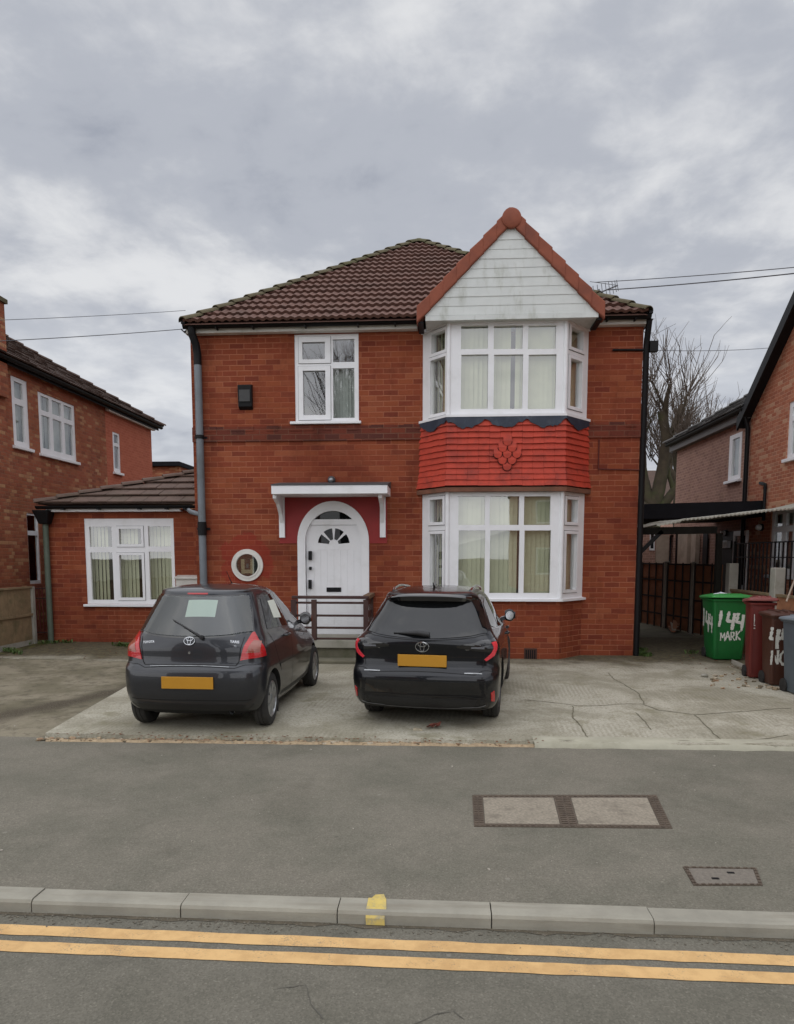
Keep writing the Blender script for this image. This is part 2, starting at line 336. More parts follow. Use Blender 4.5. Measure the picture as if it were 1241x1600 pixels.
def drive_mat():
    t = NT('weathered_forecourt_concrete')
    cc = t.mix(t.smooth(t.noise(.8, 7, .65, dist=.5), .40, .60), srgb(184,179,163), srgb(154,149,132))
    cc = t.mix(t.math('MULTIPLY', t.smooth(t.noise(2.1, 8, .7), .52, .70), .7), cc, srgb(126,121,94))     # algae film
    cc = t.mix(t.math('MULTIPLY', t.smooth(t.noise(6.5, 8, .72), .56, .72), .5), cc, srgb(104,99,86))
    mp = t.n('ShaderNodeMapping'); mp.inputs['Rotation'].default_value = (0,0,math.radians(4)); t.l(t.co, mp.inputs[0])
    wv = t.n('ShaderNodeTexWave'); wv.inputs['Scale'].default_value = 5.2; wv.inputs['Distortion'].default_value = 2.2
    wv.inputs['Detail'].default_value = 3; t.l(mp.outputs[0], wv.inputs['Vector'])
    wr = t.math('MULTIPLY', wv.outputs['Fac'], t.smooth(t.noise(.7, 3), .42, .6))
    cc = t.mix(t.math('MULTIPLY', t.math('SUBTRACT', 1, wv.outputs['Fac']), t.math('MULTIPLY', t.smooth(t.noise(.55, 5, .65), .46, .60), .32)), cc, srgb(118,112,94))
    cc = t.mix(t.math('MULTIPLY', t.smooth(t.noise(38, 6, .75), .46, .62), .55), cc, srgb(120,113,96))
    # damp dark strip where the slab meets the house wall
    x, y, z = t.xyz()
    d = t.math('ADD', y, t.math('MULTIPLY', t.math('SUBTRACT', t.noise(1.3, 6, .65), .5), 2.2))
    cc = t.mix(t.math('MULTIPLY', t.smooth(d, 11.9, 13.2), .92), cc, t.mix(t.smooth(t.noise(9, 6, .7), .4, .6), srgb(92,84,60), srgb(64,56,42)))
    t.col(cc); t.set(Roughness=.92); t.bs.inputs['Specular IOR Level'].default_value = .25
    t.bump(t.math('ADD', t.noise(60, 5), t.math('MULTIPLY', wr, .3)), .4, .008); return t.mat
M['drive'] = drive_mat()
M['soil'] = surf('dark_earth', srgb(88,80,62), .95, .3, 2, dirt=srgb(70,80,44), dirt_amt=.7, bump=.5, bscale=20)
def left_mat():
    t = NT('mossy_worn_driveway'); x, y, z = t.xyz(); n1 = t.noise(1.5, 8, .7); n2 = t.noise(6, 8, .7)
    cc = t.mix(t.smooth(t.noise(1.1, 7, .65), .38, .62), srgb(140,132,114), srgb(112,106,88)); cc = t.mix(t.math('MULTIPLY', t.smooth(n2, .48, .64), .5), cc, srgb(80,74,64))
    w = t.math('ADD', y, t.math('MULTIPLY', t.math('SUBTRACT', n1, .5), 3.0))
    cc = t.mix(t.math('MULTIPLY', t.smooth(w, 12.2, 13.6), .92), cc, t.mix(t.smooth(n2, .42, .58), srgb(98,96,50), srgb(62,54,38)))
    # scar of loose dark grit worn diagonally across the drive
    d = t.math('ABSOLUTE', t.math('SUBTRACT', x, t.math('ADD', -9.2, t.math('MULTIPLY', y, .46))))
    d = t.math('ADD', d, t.math('MULTIPLY', t.math('SUBTRACT', t.noise(3, 8, .75), .5), 1.1))
    cc = t.mix(t.math('MULTIPLY', t.math('SUBTRACT', 1, t.smooth(d, .05, .45)), .85), cc, t.mix(t.smooth(t.noise(60, 3, .7), .4, .62), srgb(98,90,76), srgb(54,48,42)))
    e = t.math('ABSOLUTE', t.math('SUBTRACT', y, t.math('ADD', 12.9, t.math('MULTIPLY', t.math('SUBTRACT', n1, .5), 1.6))))
    cc = t.mix(t.math('MULTIPLY', t.math('SUBTRACT', 1, t.smooth(e, .03, .35)), .6), cc, srgb(60,54,44))
    t.col(cc); t.set(Roughness=.95); t.bs.inputs['Specular IOR Level'].default_value = .2; t.bump(t.math('ADD', t.noise(70, 5), n2), .6, .015); return t.mat
def linepaint():
    t = NT('worn_yellow_road_paint'); cc = t.mix(t.smooth(t.noise(6, 7, .7), .38, .66), srgb(222,182,124), srgb(202,162,108))
    cc = t.mix(t.math('MULTIPLY', t.smooth(t.math('ADD', t.math('MULTIPLY', t.noise(70, 5, .8), .6), t.math('MULTIPLY', t.noise(5, 5, .7), .4)), .55, .61), .6), cc, srgb(120,112,100)); t.col(cc); t.set(Roughness=.8); return t.mat
M['yline'] = linepaint()
M['ypaint'] = surf('worn_yellow_spray_paint', srgb(208,184,104), .9, .15, 12, dirt=srgb(156,152,136), dirt_amt=1.0, dscale=16)
M['kerbm'] = surf('precast_kerb_concrete', srgb(155,151,138), .9, .22, 3, dirt=srgb(136,130,116), dirt_amt=.8, dscale=2.2, dvec=(.5,5,5), bump=.3, bscale=70)
mb = MB(); mb.box(-400,400,-400,400,-.9,-.16); struct(mb.build('ground', M['soil']))
def sheet(name, x0, x1, y0, y1, zf, mat, nx=1, ny=1, z0=None):
    mb = MB(); rows = [[(x0+(x1-x0)*i/nx, y0+(y1-y0)*j/ny, zf(x0+(x1-x0)*i/nx, y0+(y1-y0)*j/ny)) for i in range(nx+1)] for j in range(ny+1)]
    mb.grid(rows); return struct(mb.build(name, mat))
mb = MB(); mb.box(-60,60,-4.2,3.775,-.5,-.075); struct(mb.build('road', M['road']))
mb = MB(); mb.box(-60,60,3.925,7.40,-.5,0); struct(mb.build('pavement', M['pave']))
mb = MB(); mb.box(-60,60,-6.5,-4.2,-.5,0); struct(mb.build('far_pavement', M['pave']))
mb = MB()                                               # kerb: one line of stones, open joints, worn arrises
xs = [-2.42+ .905*k for k in range(-22, 24)]
xs = [x + (.02 if k % 3 == 0 else 0) for k, x in enumerate(xs)]
for a, b in zip(xs[:-1], xs[1:]):
    zt = .004+rnd.uniform(-.004,.006); yo = rnd.uniform(-.004,.004)
    sec = [(3.765+yo,-.3),(3.773+yo,zt-.022),(3.783+yo,zt-.005),(3.80+yo,zt),(3.922,zt),(3.922,-.3)]
    n = len(sec); A = [mb.vert((a+.0035,p,q)) for p, q in sec]; B = [mb.vert((b-.0035,p,q)) for p, q in sec]
    for k in range(n): mb.face((A[k], A[(k+1)%n], B[(k+1)%n], B[k]))
    mb.face(A[::-1]); mb.face(B)
struct(mb.build('kerb', M['kerbm'], fixn=True))
def wavy(mb, x0, x1, yc, w, z, amp=.004, step=.06, seed=0):
    n = int((x1-x0)/step); top = []; bot = []
    for i in range(n+1):
        x = x0+(x1-x0)*i/n
        top.append((x, yc+w/2+amp*noise.noise((x*6,seed,0))*2, z)); bot.append((x, yc-w/2+amp*noise.noise((x*6,seed+5,3))*2, z))
    mb.grid([bot, top])
for yc, sd in ((3.570,1.3),(3.410,4.1)):
    mb = MB(); wavy(mb, -30, 30, yc, .100, -.071, seed=sd); mb.v = [(x, y-.0065*x, z) for x, y, z in mb.v]; struct(mb.build('road_marking', M['yline']))
mb = MB(); p = PZ(590,1410,0)
rows = []
for (y, z) in ((3.762,-.068),(3.766,-.03),(3.786,-.001),(3.808,.0115),(3.918,.0125)):
    k = 0 if y < 3.95 else .02
    rows.append([(p.x-.055+.11*i/5+rnd.uniform(-.006,.006)+k, y-.004 if y < 3.8 else y+rnd.uniform(-.012,.012)*(y > 3.95), z) for i in range(6)])
mb.grid(rows); mb.quad((p.x-.04,3.932,.004),(p.x+.045,3.932,.004),(p.x+.03,3.985,.004),(p.x-.02,3.975,.004)); struct(mb.build('kerb_marking', M['ypaint']))
# silt washed against the kerb face
mb = MB(); wavy(mb, -12, 12, 3.765, .045, -.072, amp=.02, seed=8); struct(mb.build('gutter_silt', surf('gutter_silt', srgb(96,88,74), .95, .3, 20)))
# --------------------------------------------------------------- forecourt
dl0, dl1 = PZ(48,1158,.05), PZ(205,1070,.06)
dl1.x = min(dl1.x, -4.0)
def zdrv(x, y): return dz(y)+.005*noise.noise((x*.5,y*.5,1.7))
mb = MB(); rows = []
for j in range(29):
    y = 7.36+(16.5-7.36)*j/28; t = (y-dl0.y)/(dl1.y-dl0.y); xl = dl0.x+(dl1.x-dl0.x)*t
    xl = max(xl, -4.75) if y < 12.5 else -8.6
    rows.append([(xl+(5.95-xl)*i/34, y+(.05*noise.noise((i*.9,2,0)) if j == 0 else 0), zdrv(xl+(5.95-xl)*i/34, y)) for i in range(35)])
mb.grid(rows)
e = rows[0]; mb.grid([[(x, y-.015, -.02) for x, y, z in e], e]); l = [r[0] for r in rows]; mb.grid([[(x-.01,y,-.05) for x,y,z in l], l])
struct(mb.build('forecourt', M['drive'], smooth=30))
sheet('side_path', 3.6, 6.05, 16.5, 27, lambda x, y: dz(y)-.01, M['concrete_moss'], 4, 8)
sheet('garden_ground', -60, 60, 7.42, 90, lambda x, y: -.03, M['soil'])
sheet('left_driveway', -9.3, -4.0, 7.3, 15.2, lambda x, y: min(-.02+(y-7.2)*.12, dz(y)-.012+.02*noise.noise((x*.6,y*.6,4))), left_mat(), 20, 24)
# mossy strip in front of the side extension and dark gravelly scar in the left drive (real thin overlays of moss and grit)
def patch_sheet(name, pts, z, mat, jag=.12, kind='structure'):
    mb = MB(); c = V((sum(p[0] for p in pts)/len(pts), sum(p[1] for p in pts)/len(pts), 0)); out = []
    for i in range(len(pts)):
        a, b = V((*pts[i],0)), V((*pts[(i+1)%len(pts)],0)); n = max(2, int((b-a).length/.06))
        for k in range(n):
            q = a.lerp(b, k/n); d = (q-c).normalized(); q = q+d*jag*(noise.noise((q.x*3,q.y*3,2))+.5*noise.noise((q.x*11,q.y*11,5)))
            out.append((q.x, q.y, dz(q.y)+z))
    ci = mb.vert((c.x, c.y, dz(c.y)+z)); ids = [mb.vert(q) for q in out]
    for k in range(len(ids)): mb.face((ci, ids[k], ids[(k+1)%len(ids)]))
    return struct(mb.build(name, mat), kind)
M['moss'] = surf('damp_moss', srgb(86,84,48), .98, .45, 9, dirt=srgb(66,58,42), dirt_amt=.8, dscale=4, bump=.7, bscale=50)
M['grit'] = surf('dark_loose_grit', srgb(84,78,68), .95, .5, 45, dirt=srgb(60,54,46), dirt_amt=.7, dscale=9, bump=.7, bscale=120)
# joints and cracks in the slab: narrow dirt-filled gaps of uneven width
M['crack'] = surf('dirt_filled_crack', srgb(116,110,92), .98, .3, 14, dirt=srgb(62,66,38), dirt_amt=.6, dscale=8)
def crack(pts, w=.022, wob=.05):
    P = [PZ(x, y, .07) for x, y in pts]; mb = MB(); A = []; B = []; w *= .5
    for a, b in zip(P[:-1], P[1:]):
        n = max(2, int((b-a).length/.05))
        for k in range(n):
            q = a.lerp(b, k/n); t = (b-a).normalized(); r = V((t.y,-t.x,0)); off = wob*noise.noise((q.x*2.2,q.y*2.2,7))+.35*wob*noise.noise((q.x*9,q.y*9,1))
            ww = w*(.55+.6*abs(noise.noise((q.x*7,q.y*7,3)))+.25*noise.noise((q.x*30,q.y*30,3))); c = q+r*off
            for L, sgn in ((A,1),(B,-1)):
                p = c+r*ww*sgn; L.append((p.x,p.y,zdrv(p.x,p.y)+.004))
    mb.grid([A,B]); struct(mb.build('forecourt_crack', M['crack']))
for c in (((822,1093),(860,1098),(905,1103),(1005,1100),(1030,1110),(1085,1116),(1241,1106)),
          ((1005,1100),(1000,1086),(960,1062),(948,1052)), ((893,1103),(896,1120),(920,1153)), ((1085,1116),(1110,1138),(1130,1157)),
           ((820,1154),(920,1154),(1040,1155),(1160,1156),(1241,1147)), 
          ((990,1113),(1015,1135),(1022,1141)),):
    crack(c)
# broken mortar and brick rubble along the back of the pavement; pale lip on the right
M['rubble'] = []
for i, c in enumerate((srgb(166,146,118), srgb(150,122,96), srgb(172,160,140), srgb(138,120,96), srgb(116,104,84))): M['rubble'].append(surf('broken_mortar_%s' % 'abcde'[i], c, .95, .3, 30, bump=.5, bscale=60))
def chunk(mb, p, r, flat=.6):
    q = Matrix.Rotation(rnd.uniform(0,6.3),3,'Z') @ Matrix.Rotation(rnd.uniform(-.4,.4),3,'X')
    base = [(-1,-1,-1),(1,-1,-1),(1,1,-1),(-1,1,-1),(-1,-1,1),(1,-1,1),(1,1,1),(-1,1,1)]
    pts = []
    for b in base:
        v = V(b); v = V((v.x*r*rnd.uniform(.6,1.2), v.y*r*rnd.uniform(.4,.9), v.z*r*flat*rnd.uniform(.5,1))); pts.append(V(p)+q@v)
    mb.hexa(pts)
mb = MB()
for i in range(1100):
    x = rnd.uniform(-4.45, 1.15); yy = 7.20+.035*(x+4.3)*.6
    y = yy+.02+abs(rnd.gauss(0,.04)); mb.cur = min(4, int(rnd.random()**1.3*5)); chunk(mb, (x, y, .004+rnd.uniform(0,.012)), rnd.choice((.008,.012,.014,.018,.03)), .4)
struct(mb.build('rubble', M['rubble']), 'stuff')
mb = MB(); a = []; b = []; c2 = []
for i in range(120):
    x = -4.35+5.6*i/119; y = 7.215+.021*(x+4.3); w = .055+.03*noise.noise((x*4,1,0)); z = .022+.012*noise.noise((x*9,3,0))
    y += .02*noise.noise((x*5,7,2)); a.append((x,y-w*.5,.001)); b.append((x,y,z)); c2.append((x,y+w,.012))
mb.grid([a,b,c2]); struct(mb.build('mortar_edging', M['rubble'][0], smooth=True))
mb = MB(); a = []; b = []; c2 = []; d2 = []
for i in range(160):
    x = 1.0+5.2*i/159; y = 7.30+.016*(x-1)+.025*noise.noise((x*3,9,0))+.01*noise.noise((x*13,9,0)); z = .045+.008*noise.noise((x*4,3,0))
    a.append((x,y-.02,-.01)); b.append((x,y,z)); c2.append((x,y+.18,z+.016)); d2.append((x,y+.3,.05))
mb.grid([a,b,c2,d2]); struct(mb.build('forecourt_lip', surf('pale_trowelled_concrete', srgb(172,168,150), .9, .16, 3, dirt=srgb(134,130,108), dirt_amt=.6, bump=.3), smooth=True))
# weeds along the left fence foot and the extension wall, litter of old leaves, grit on the footway
M['weed'] = surf('green_weed', srgb(72,94,40), .7, .4, 12)
M['leaf'] = surf('brown_dead_leaf', srgb(112,74,48), .8, .4, 12)
def weeds(name, spots, n, h):
    mb = MB()
    for i in range(n):
        (x0,y0,x1,y1) = rnd.choice(spots); t = rnd.random(); p = V((x0+(x1-x0)*t+rnd.gauss(0,.05), y0+(y1-y0)*t+rnd.gauss(0,.05), 0)); p.z = dz(p.y)
        a = rnd.uniform(0,6.28); L = h*rnd.uniform(.3,1); d = V((math.cos(a),math.sin(a),0)); w = V((-d.y,d.x,0))*L*.16
        t1 = p+d*L*.3+V((0,0,L*.6)); t2 = p+d*L*.8+V((0,0,L*rnd.uniform(.5,.9)))
        mb.poly([p-w*.4,p+w*.4,t1+w,t1-w]); mb.poly([t1-w,t1+w,t2])
    return struct(mb.build(name, M['weed']), 'stuff')
weeds('weeds', [(-9.0,14.6,-9.0,13.0),(-8.8,14.5,-8.2,14.75),(-9.0,13.6,-8.3,13.0),(-7.0,14.4,-6.5,14.1),(3.85,13.5,4.1,14.4),(3.8,13.7,4.0,13.5),(4.9,13.9,5.8,14.2)], 900, .11)
mb = MB()
for i in range(260):
    k = rnd.random()
    if k < .45: x, y = rnd.uniform(-4.3,1.1), 7.3+rnd.gauss(0,.06)
    elif k < .7: x, y = rnd.uniform(4.3,5.6), rnd.uniform(11.5,14)
    else: x, y = rnd.uniform(-9,-6), rnd.uniform(12.5,14.8)
    a = rnd.uniform(0,6.28); r = rnd.uniform(.012,.03); z = max(dz(y), .02)+.012
    c, s_ = math.cos(a)*r, math.sin(a)*r
    mb.quad((x+c,y+s_,z), (x-s_*.5,y+c*.5,z+r*.4), (x-c,y-s_,z+.002), (x+s_*.5,y-c*.5,z+r*.3))
struct(mb.build('leaf_litter', M['leaf']), 'stuff')
mb = MB()
for i in range(150):
    x, y = rnd.uniform(-5,5), rnd.choice((rnd.uniform(4,7.2), rnd.uniform(4,7.2), rnd.uniform(1.8,3.7), rnd.uniform(7.4,12)))
    z = 0 if 3.9 < y < 7.3 else (-.1 if y < 3.9 else dz(y)); chunk(mb, (x,y,z+.002), rnd.choice((.004,.005,.006,.008,.012)), .6)
struct(mb.build('grit', surf('pale_grit', srgb(160,154,142), .9, .3, 30)), 'stuff')
# --------------------------------------------------------------- covers let into the footway
M['iron_frame'] = surf('rusty_iron_frame', srgb(92,80,68), .8, .3, 20, dirt=srgb(70,58,48), dirt_amt=.6, dscale=9, bump=.6, bscale=90)
M['cover_fill'] = surf('concrete_cover_fill', srgb(146,137,122), .9, .35, 45, dirt=srgb(112,104,92), dirt_amt=.75, dscale=6, bump=.5, bscale=90)
def cover(name, label, corners, cells, fw, mid, fillm):
    A, B, C_, D = [V(p) for p in corners]           # far-left, far-right, near-right, near-left
    def P(s, t, z): p = (A.lerp(B,s)).lerp(D.lerp(C_,s), t); return V((p.x,p.y,z))
    ws, wt = fw/(B-A).length, fw/(D-A).length; e = thing(name, label, 'access cover', tuple((A+C_)/2))
    mb = MB()
    def slab(mb, s0,s1,t0,t1,z1,z0=-.02): mb.hexa([P(s0,t1,z0),P(s1,t1,z0),P(s1,t0,z0),P(s0,t0,z0),P(s0,t1,z1),P(s1,t1,z1),P(s1,t0,z1),P(s0,t0,z1)])
    slab(mb,0,1,0,wt,.006); slab(mb,0,1,1-wt,1,.006)
    edges = [0]+[x for c in cells for x in c]+[1]
    for i in range(0, len(edges), 2): slab(mb, edges[i], edges[i+1], wt, 1-wt, .0055)
    nt = int((B-A).length/.045)                      # teeth of the cast frame
    for k in range(nt):
        for (t0,t1) in ((wt*.2,wt*.8),(1-wt*.8,1-wt*.2)): slab(mb,(k+.2)/nt,(k+.75)/nt,t0,t1,.011,.0055)
    for i in range(0, len(edges), 2):
        n2 = int((D-A).length/.045); s0, s1 = edges[i], edges[i+1]
        for k in range(n2):
            for q in range(2): slab(mb, s0+(s1-s0)*(.1+.45*q), s0+(s1-s0)*(.45+.45*q), wt+(1-2*wt)*(k+.2)/n2, wt+(1-2*wt)*(k+.75)/n2, .0105, .005)
    mb.build('frame', M['iron_frame'], e)
    for (s0,s1) in cells:
        mb = MB(); slab(mb, s0+.003, s1-.003, wt+.008, 1-wt-.008, .004); mb.build('cover_plate', fillm, e)
    return e
cs = [PZ(*q,.005) for q in ((738,1242),(1026,1242),(1051,1294),(741,1291))]
cover('access_cover', 'wide double concrete filled access cover with rusty toothed frame in the pavement', cs, ((.055,.44),(.53,.945)), .055, None, M['cover_fill'])
cs = [PZ(*q,.005) for q in ((1067,1354),(1182,1356),(1192,1383),(1084,1383))]
e = cover('access_cover', 'small single iron access cover near the kerb on the right', cs, ((.06,.95),), .018, None, surf('cast_iron_cover', srgb(120,113,103), .75, .25, 50, bump=.8, bscale=60))
for q in ((1118,1372),(1142,1363)):
    p = PZ(*q,.008); mb = MB(); mb.box(p.x-.022,p.x+.022,p.y-.009,p.y+.009,.003,.0085); mb.build('key_slot', M['black'], e)

# hairline cracks in the carriageway, and grit gathered along the kerb
M['tarcrack'] = surf('road_crack', srgb(90,87,80), .95, .3, 14)
def rcrack(pts, z, w=.004):
    P = [PZ(x, y, z) for x, y in pts]; mb = MB(); A = []; B = []
    for a, b in zip(P[:-1], P[1:]):
        n = max(2, int((b-a).length/.03))
        for k in range(n):
            q = a.lerp(b, k/n); t = (b-a).normalized(); r = V((t.y,-t.x,0)); off = .03*noise.noise((q.x*4,q.y*4,7))+.012*noise.noise((q.x*19,q.y*19,1)); ww = w*(.3+abs(noise.noise((q.x*11,q.y*11,3)))*1.6)
            for L, sg in ((A,1),(B,-1)): p = q+r*off+r*ww*sg; L.append((p.x,p.y,z+.003))
    mb.grid([A,B]); struct(mb.build('road_crack', M['tarcrack']))
for c in (((430,1548),(478,1540),(490,1575),(505,1600)), ((640,1600),(690,1582),(712,1580),(730,1600))): rcrack(c, -.075)
mb = MB()
for i in range(700):
    x = rnd.uniform(-3.2,2.6); chunk(mb, (x, 3.765-abs(rnd.gauss(0,.05)), -.073), rnd.choice((.003,.004,.005,.007)), .6)
struct(mb.build('kerbside_grit', surf('kerbside_grit', srgb(110,104,92), .9, .5, 40)), 'stuff')
# ================================================================= roofs, windows
def wavef(u, pitch):                                  # pantile cross-section
    t = (u/pitch) % 1.0
    return math.sin(math.pi*t/.62) if t < .62 else -.35*math.sin(math.pi*(t-.62)/.38)
def tiled(mb, o, u, s, n, slope_len, xl, xr, course=.33, pitch=.22, amp=.028, thick=.035, sub=7, jitter=.004, flat=False):
    o, u, s, n = V(o), V(u), V(s), V(n); k = 0; s0 = 0.0
    while s0 < slope_len-.02:
        s1 = min(slope_len, s0+course); a0, b0, a1, b1 = xl(s0), xr(s0), xl(s1), xr(s1); A, B = min(a0,a1), max(b0,b1)
        if b0-a0 < .02: break
        if flat:
            off = (k % 2)*pitch/2; x = math.floor((A-off)/pitch)*pitch+off
            while x < B:
                h = thick+rnd.uniform(-jitter,jitter)*2; g = .006
                c = lambda q, sv, al, bl: min(max(q, al), bl)
                p0, p1, q0, q1 = c(x+g,0,a0,b0), c(x+pitch-g,0,a0,b0), c(x+g,0,a1,b1), c(x+pitch-g,0,a1,b1)
                if p1-p0 > .005 or q1-q0 > .005:
                    P = lambda uu, ss, hh: o+u*uu+s*ss+n*hh
                    t = rnd.uniform(-.006,.006)
                    mb.hexa([P(p0,s0+t,h-.03),P(p1,s0+t,h-.03),P(q1,s1,-.01),P(q0,s1,-.01),P(p0,s0+t,h),P(p1,s0+t,h),P(q1,s1,.012),P(q0,s1,.012)])
                x += pitch
        else:
            m = int((B-A)/pitch*sub)+2; us = [A]+[math.ceil(A/pitch*sub)*pitch/sub+i*pitch/sub for i in range(m)]; us = [x for x in us if x < B]+[B]
            r0 = []; r1 = []; rb = []
            for x in us:
                ti = math.floor(x/pitch); jt = jitter*math.sin(ti*12.9+k*78.2)
                x0, x1 = min(max(x,a0),b0), min(max(x,a1),b1); w = amp*wavef(x, pitch)
                sk = .03*math.sin(2*math.pi*(x/pitch))*0
                r0.append(o+u*x0+s*(s0+jt+sk)+n*(thick+w+jt)); rb.append(o+u*x0+s*(s0+jt+.012)+n*(w-.004)); r1.append(o+u*x1+s*s1+n*(w+.003))
            mb.grid([rb, r0, r1])
        s0 = s1; k += 1
def hiptiles(mb, a, b, r=.11, seg=.38, up=V((0,0,1))):
    a, b = V(a), V(b); L = (b-a).length; t = (b-a)/L; side = t.cross(up).normalized(); nrm = side.cross(t).normalized(); n = int(L/seg)
    for k in range(n):
        p, q = a+t*(L*k/n-.02), a+t*(L*(k+1)/n)
        R = []
        for pt, rr, lift in ((p,r*1.06,.02),(p+t*.01,r*1.1,.03),(q,r*.98,.0)):
            R.append([pt+side*(rr*math.cos(w))+nrm*(rr*.62*math.sin(w)+lift-.02) for w in [math.pi*i/8 for i in range(9)]])
        mb.grid(R)
def make_window(parent, fr, outer, panes, sashes=(), d=-.02, depth=.07, mat='upvc', gl='glass', blind=None, sill=None, name='window', blind_d=.10, blind_cells=None, sash_gap=True, slat=.085):
    """outer, panes, sashes: rectangles (u0,u1,z0,z1). frame plate with a hole per pane; sashes stand proud; glass, blinds and sill are its pieces"""
    mb = MB(); mb.plate(fr, outer, panes, d, d-depth)
    for s in sashes:
        inside = [p for p in panes if p[0] >= s[0]-.02 and p[1] <= s[1]+.02 and p[2] >= s[2]-.02 and p[3] <= s[3]+.02]
        mb.plate(fr, s, inside, d+.018, d-.004)
    w = mb.build(name, M[mat], parent)
    if sashes and sash_gap:
        mb = MB()
        for s in sashes:
            g = .007
            for r in ((s[0]-g,s[0]-.001,s[2]-g,s[3]+g),(s[1]+.001,s[1]+g,s[2]-g,s[3]+g),(s[0],s[1],s[2]-g,s[2]-.001),(s[0],s[1],s[3]+.001,s[3]+g)): mb.fbox(fr, r[0], r[1], d-.003, d+.003, r[2], r[3])
        mb.build('seal_trim', M['rubber'], w)
    mb = MB()
    for p in panes: mb.quad(fr(p[0]-.01,d-depth*.55,p[2]-.01), fr(p[1]+.01,d-depth*.55,p[2]-.01), fr(p[1]+.01,d-depth*.55,p[3]+.01), fr(p[0]-.01,d-depth*.55,p[3]+.01))
    mb.build('pane', M[gl], w)
    if blind:
        mb = MB(); cells = blind_cells or [(outer[0]+.03, outer[1]-.03, outer[2]+.03, outer[3]-.03)]
        for (u0,u1,z0,z1) in cells:
            x = u0
            while x < u1-.02:
                tw = rnd.uniform(.10,.42)
                if rnd.random() < .035: x += slat; continue
                x2 = min(x+slat, u1); c = (x+x2)/2; hw = (x2-x)/2*1.05; dd = d-depth-blind_d
                mb.quad(fr(c-hw*math.cos(tw),dd-hw*math.sin(tw),z0), fr(c+hw*math.cos(tw),dd+hw*math.sin(tw),z0), fr(c+hw*math.cos(tw),dd+hw*math.sin(tw),z1), fr(c-hw*math.cos(tw),dd-hw*math.sin(tw),z1))
                x += slat
        mb.build('blind', M[blind], w)
    if sill:
        mb = MB(); mb.fbox(fr, sill[0], sill[1], d-.05, sill[4] if len(sill) > 4 else .06, sill[2], sill[3]); mb.build('sill', M[mat], w, bevel=.008)
    return w
M['rubber'] = surf('dark_seal', (.05,.05,.05), .7, .1)
M['net'] = surf('grey_net_curtain', srgb(186,190,186), .95, .12, 9)
# ================================================================= the red house
D = 13.6; GZ = dz(D)
F = Fr((0,D,0), (1,0,0), (0,-1,0))
FE = Fr((0,14.9,0), (1,0,0), (0,-1,0))
XL, XR, ZE = -4.90, 3.72, 6.32
house = thing('detached_house', 'two storey red brick house with white gabled bay and brown hipped tile roof', 'house', (-.6,D,GZ))
BT = 8.8                                              # depth of the house
# --- openings, measured on the wall plane
W1 = F.rect(460.9,521.8,560.7,658.9)
panes1 = [F.rect(472.5,534.3,507.9,561.3), F.rect(520.3,529.7,553.9,565.3), F.rect(473.8,579,508.6,648.5), F.rect(520.3,574.9,553.9,652.7)]
sash1 = [F.rect(466.5,526,516.7,567.5), F.rect(466.5,572,516.7,656)]
door_u = (F.px(466,900)[0], F.px(577,900)[0]); dtop = F.px(521,783)[1]; dbot = F.px(521,999)[1]
BA, BB, BC, BD = V((-.385,D,0)), V((.10,13.05,0)), V((2.205,13.05,0)), V((2.715,D,0))
hole_bay_up = (BA.x+.08, BD.x-.08, 4.64, 6.2); hole_bay_lo = (BA.x+.08, BD.x-.08, 1.3, 3.2)
rc = F.px(387,883); RR = .318
hole_round = (rc[0]-.21, rc[0]+.21, rc[1]-.21, rc[1]+.21)
mb = MB()
mb.plate(F, (XL,XR,-.05,ZE), [W1, (door_u[0]+.02,door_u[1]-.02,dbot,dtop-.02), hole_bay_up, hole_bay_lo, hole_round], 0, -.14)
FL = Fr((XL,D,0), (0,1,0), (-1,0,0)); FR_ = Fr((XR,D,0), (0,1,0), (1,0,0)); FB = Fr((0,D+BT,0), (1,0,0), (0,1,0))
mb.plate(FL, (0,BT,-.05,ZE), [], 0, 0); mb.plate(FR_, (0,BT,-.05,ZE), [], 0, 0); mb.plate(FB, (XL,XR,-.05,ZE), [], 0, 0)
wall = mb.build('wall', M['brick_main'], house)
mb = MB(); mb.box(XL+.2,XR-.2,D+2.8,D+2.9,0,6); mb.box(XL+.2,XR-.2,D+.16,D+2.8,3.35,3.55); mb.box(XL+.2,XR-.2,D+.16,D+2.8,-.05,.3)
mb.box(-.98,-.9,D+.16,D+2.8,.3,6); mb.box(-3.1,-3.02,D+.16,D+2.8,3.55,6); mb.build('interior_partition', M['dark_in'], house)
# --- string course
zs0, zs1 = F.px(500,689)[1], F.px(500,669)[1]
for (a,b) in ((XL-.005,BA.x-.02),(BD.x+.02,XR+.005)):
    mb = MB(); mb.fbox(F,a,b,-.02,.028,zs0,zs1-.05)
    x = a
    while x < b:                                      # uneven top course
        w = rnd.uniform(.18,.28); x2 = min(b,x+w); mb.fbox(F,x,x2,-.02,.03+rnd.uniform(-.008,.012),zs1-.05,zs1+.045+rnd.uniform(-.012,.006)); x = x2
    mb.build('string_course', M['brick_band'], house)
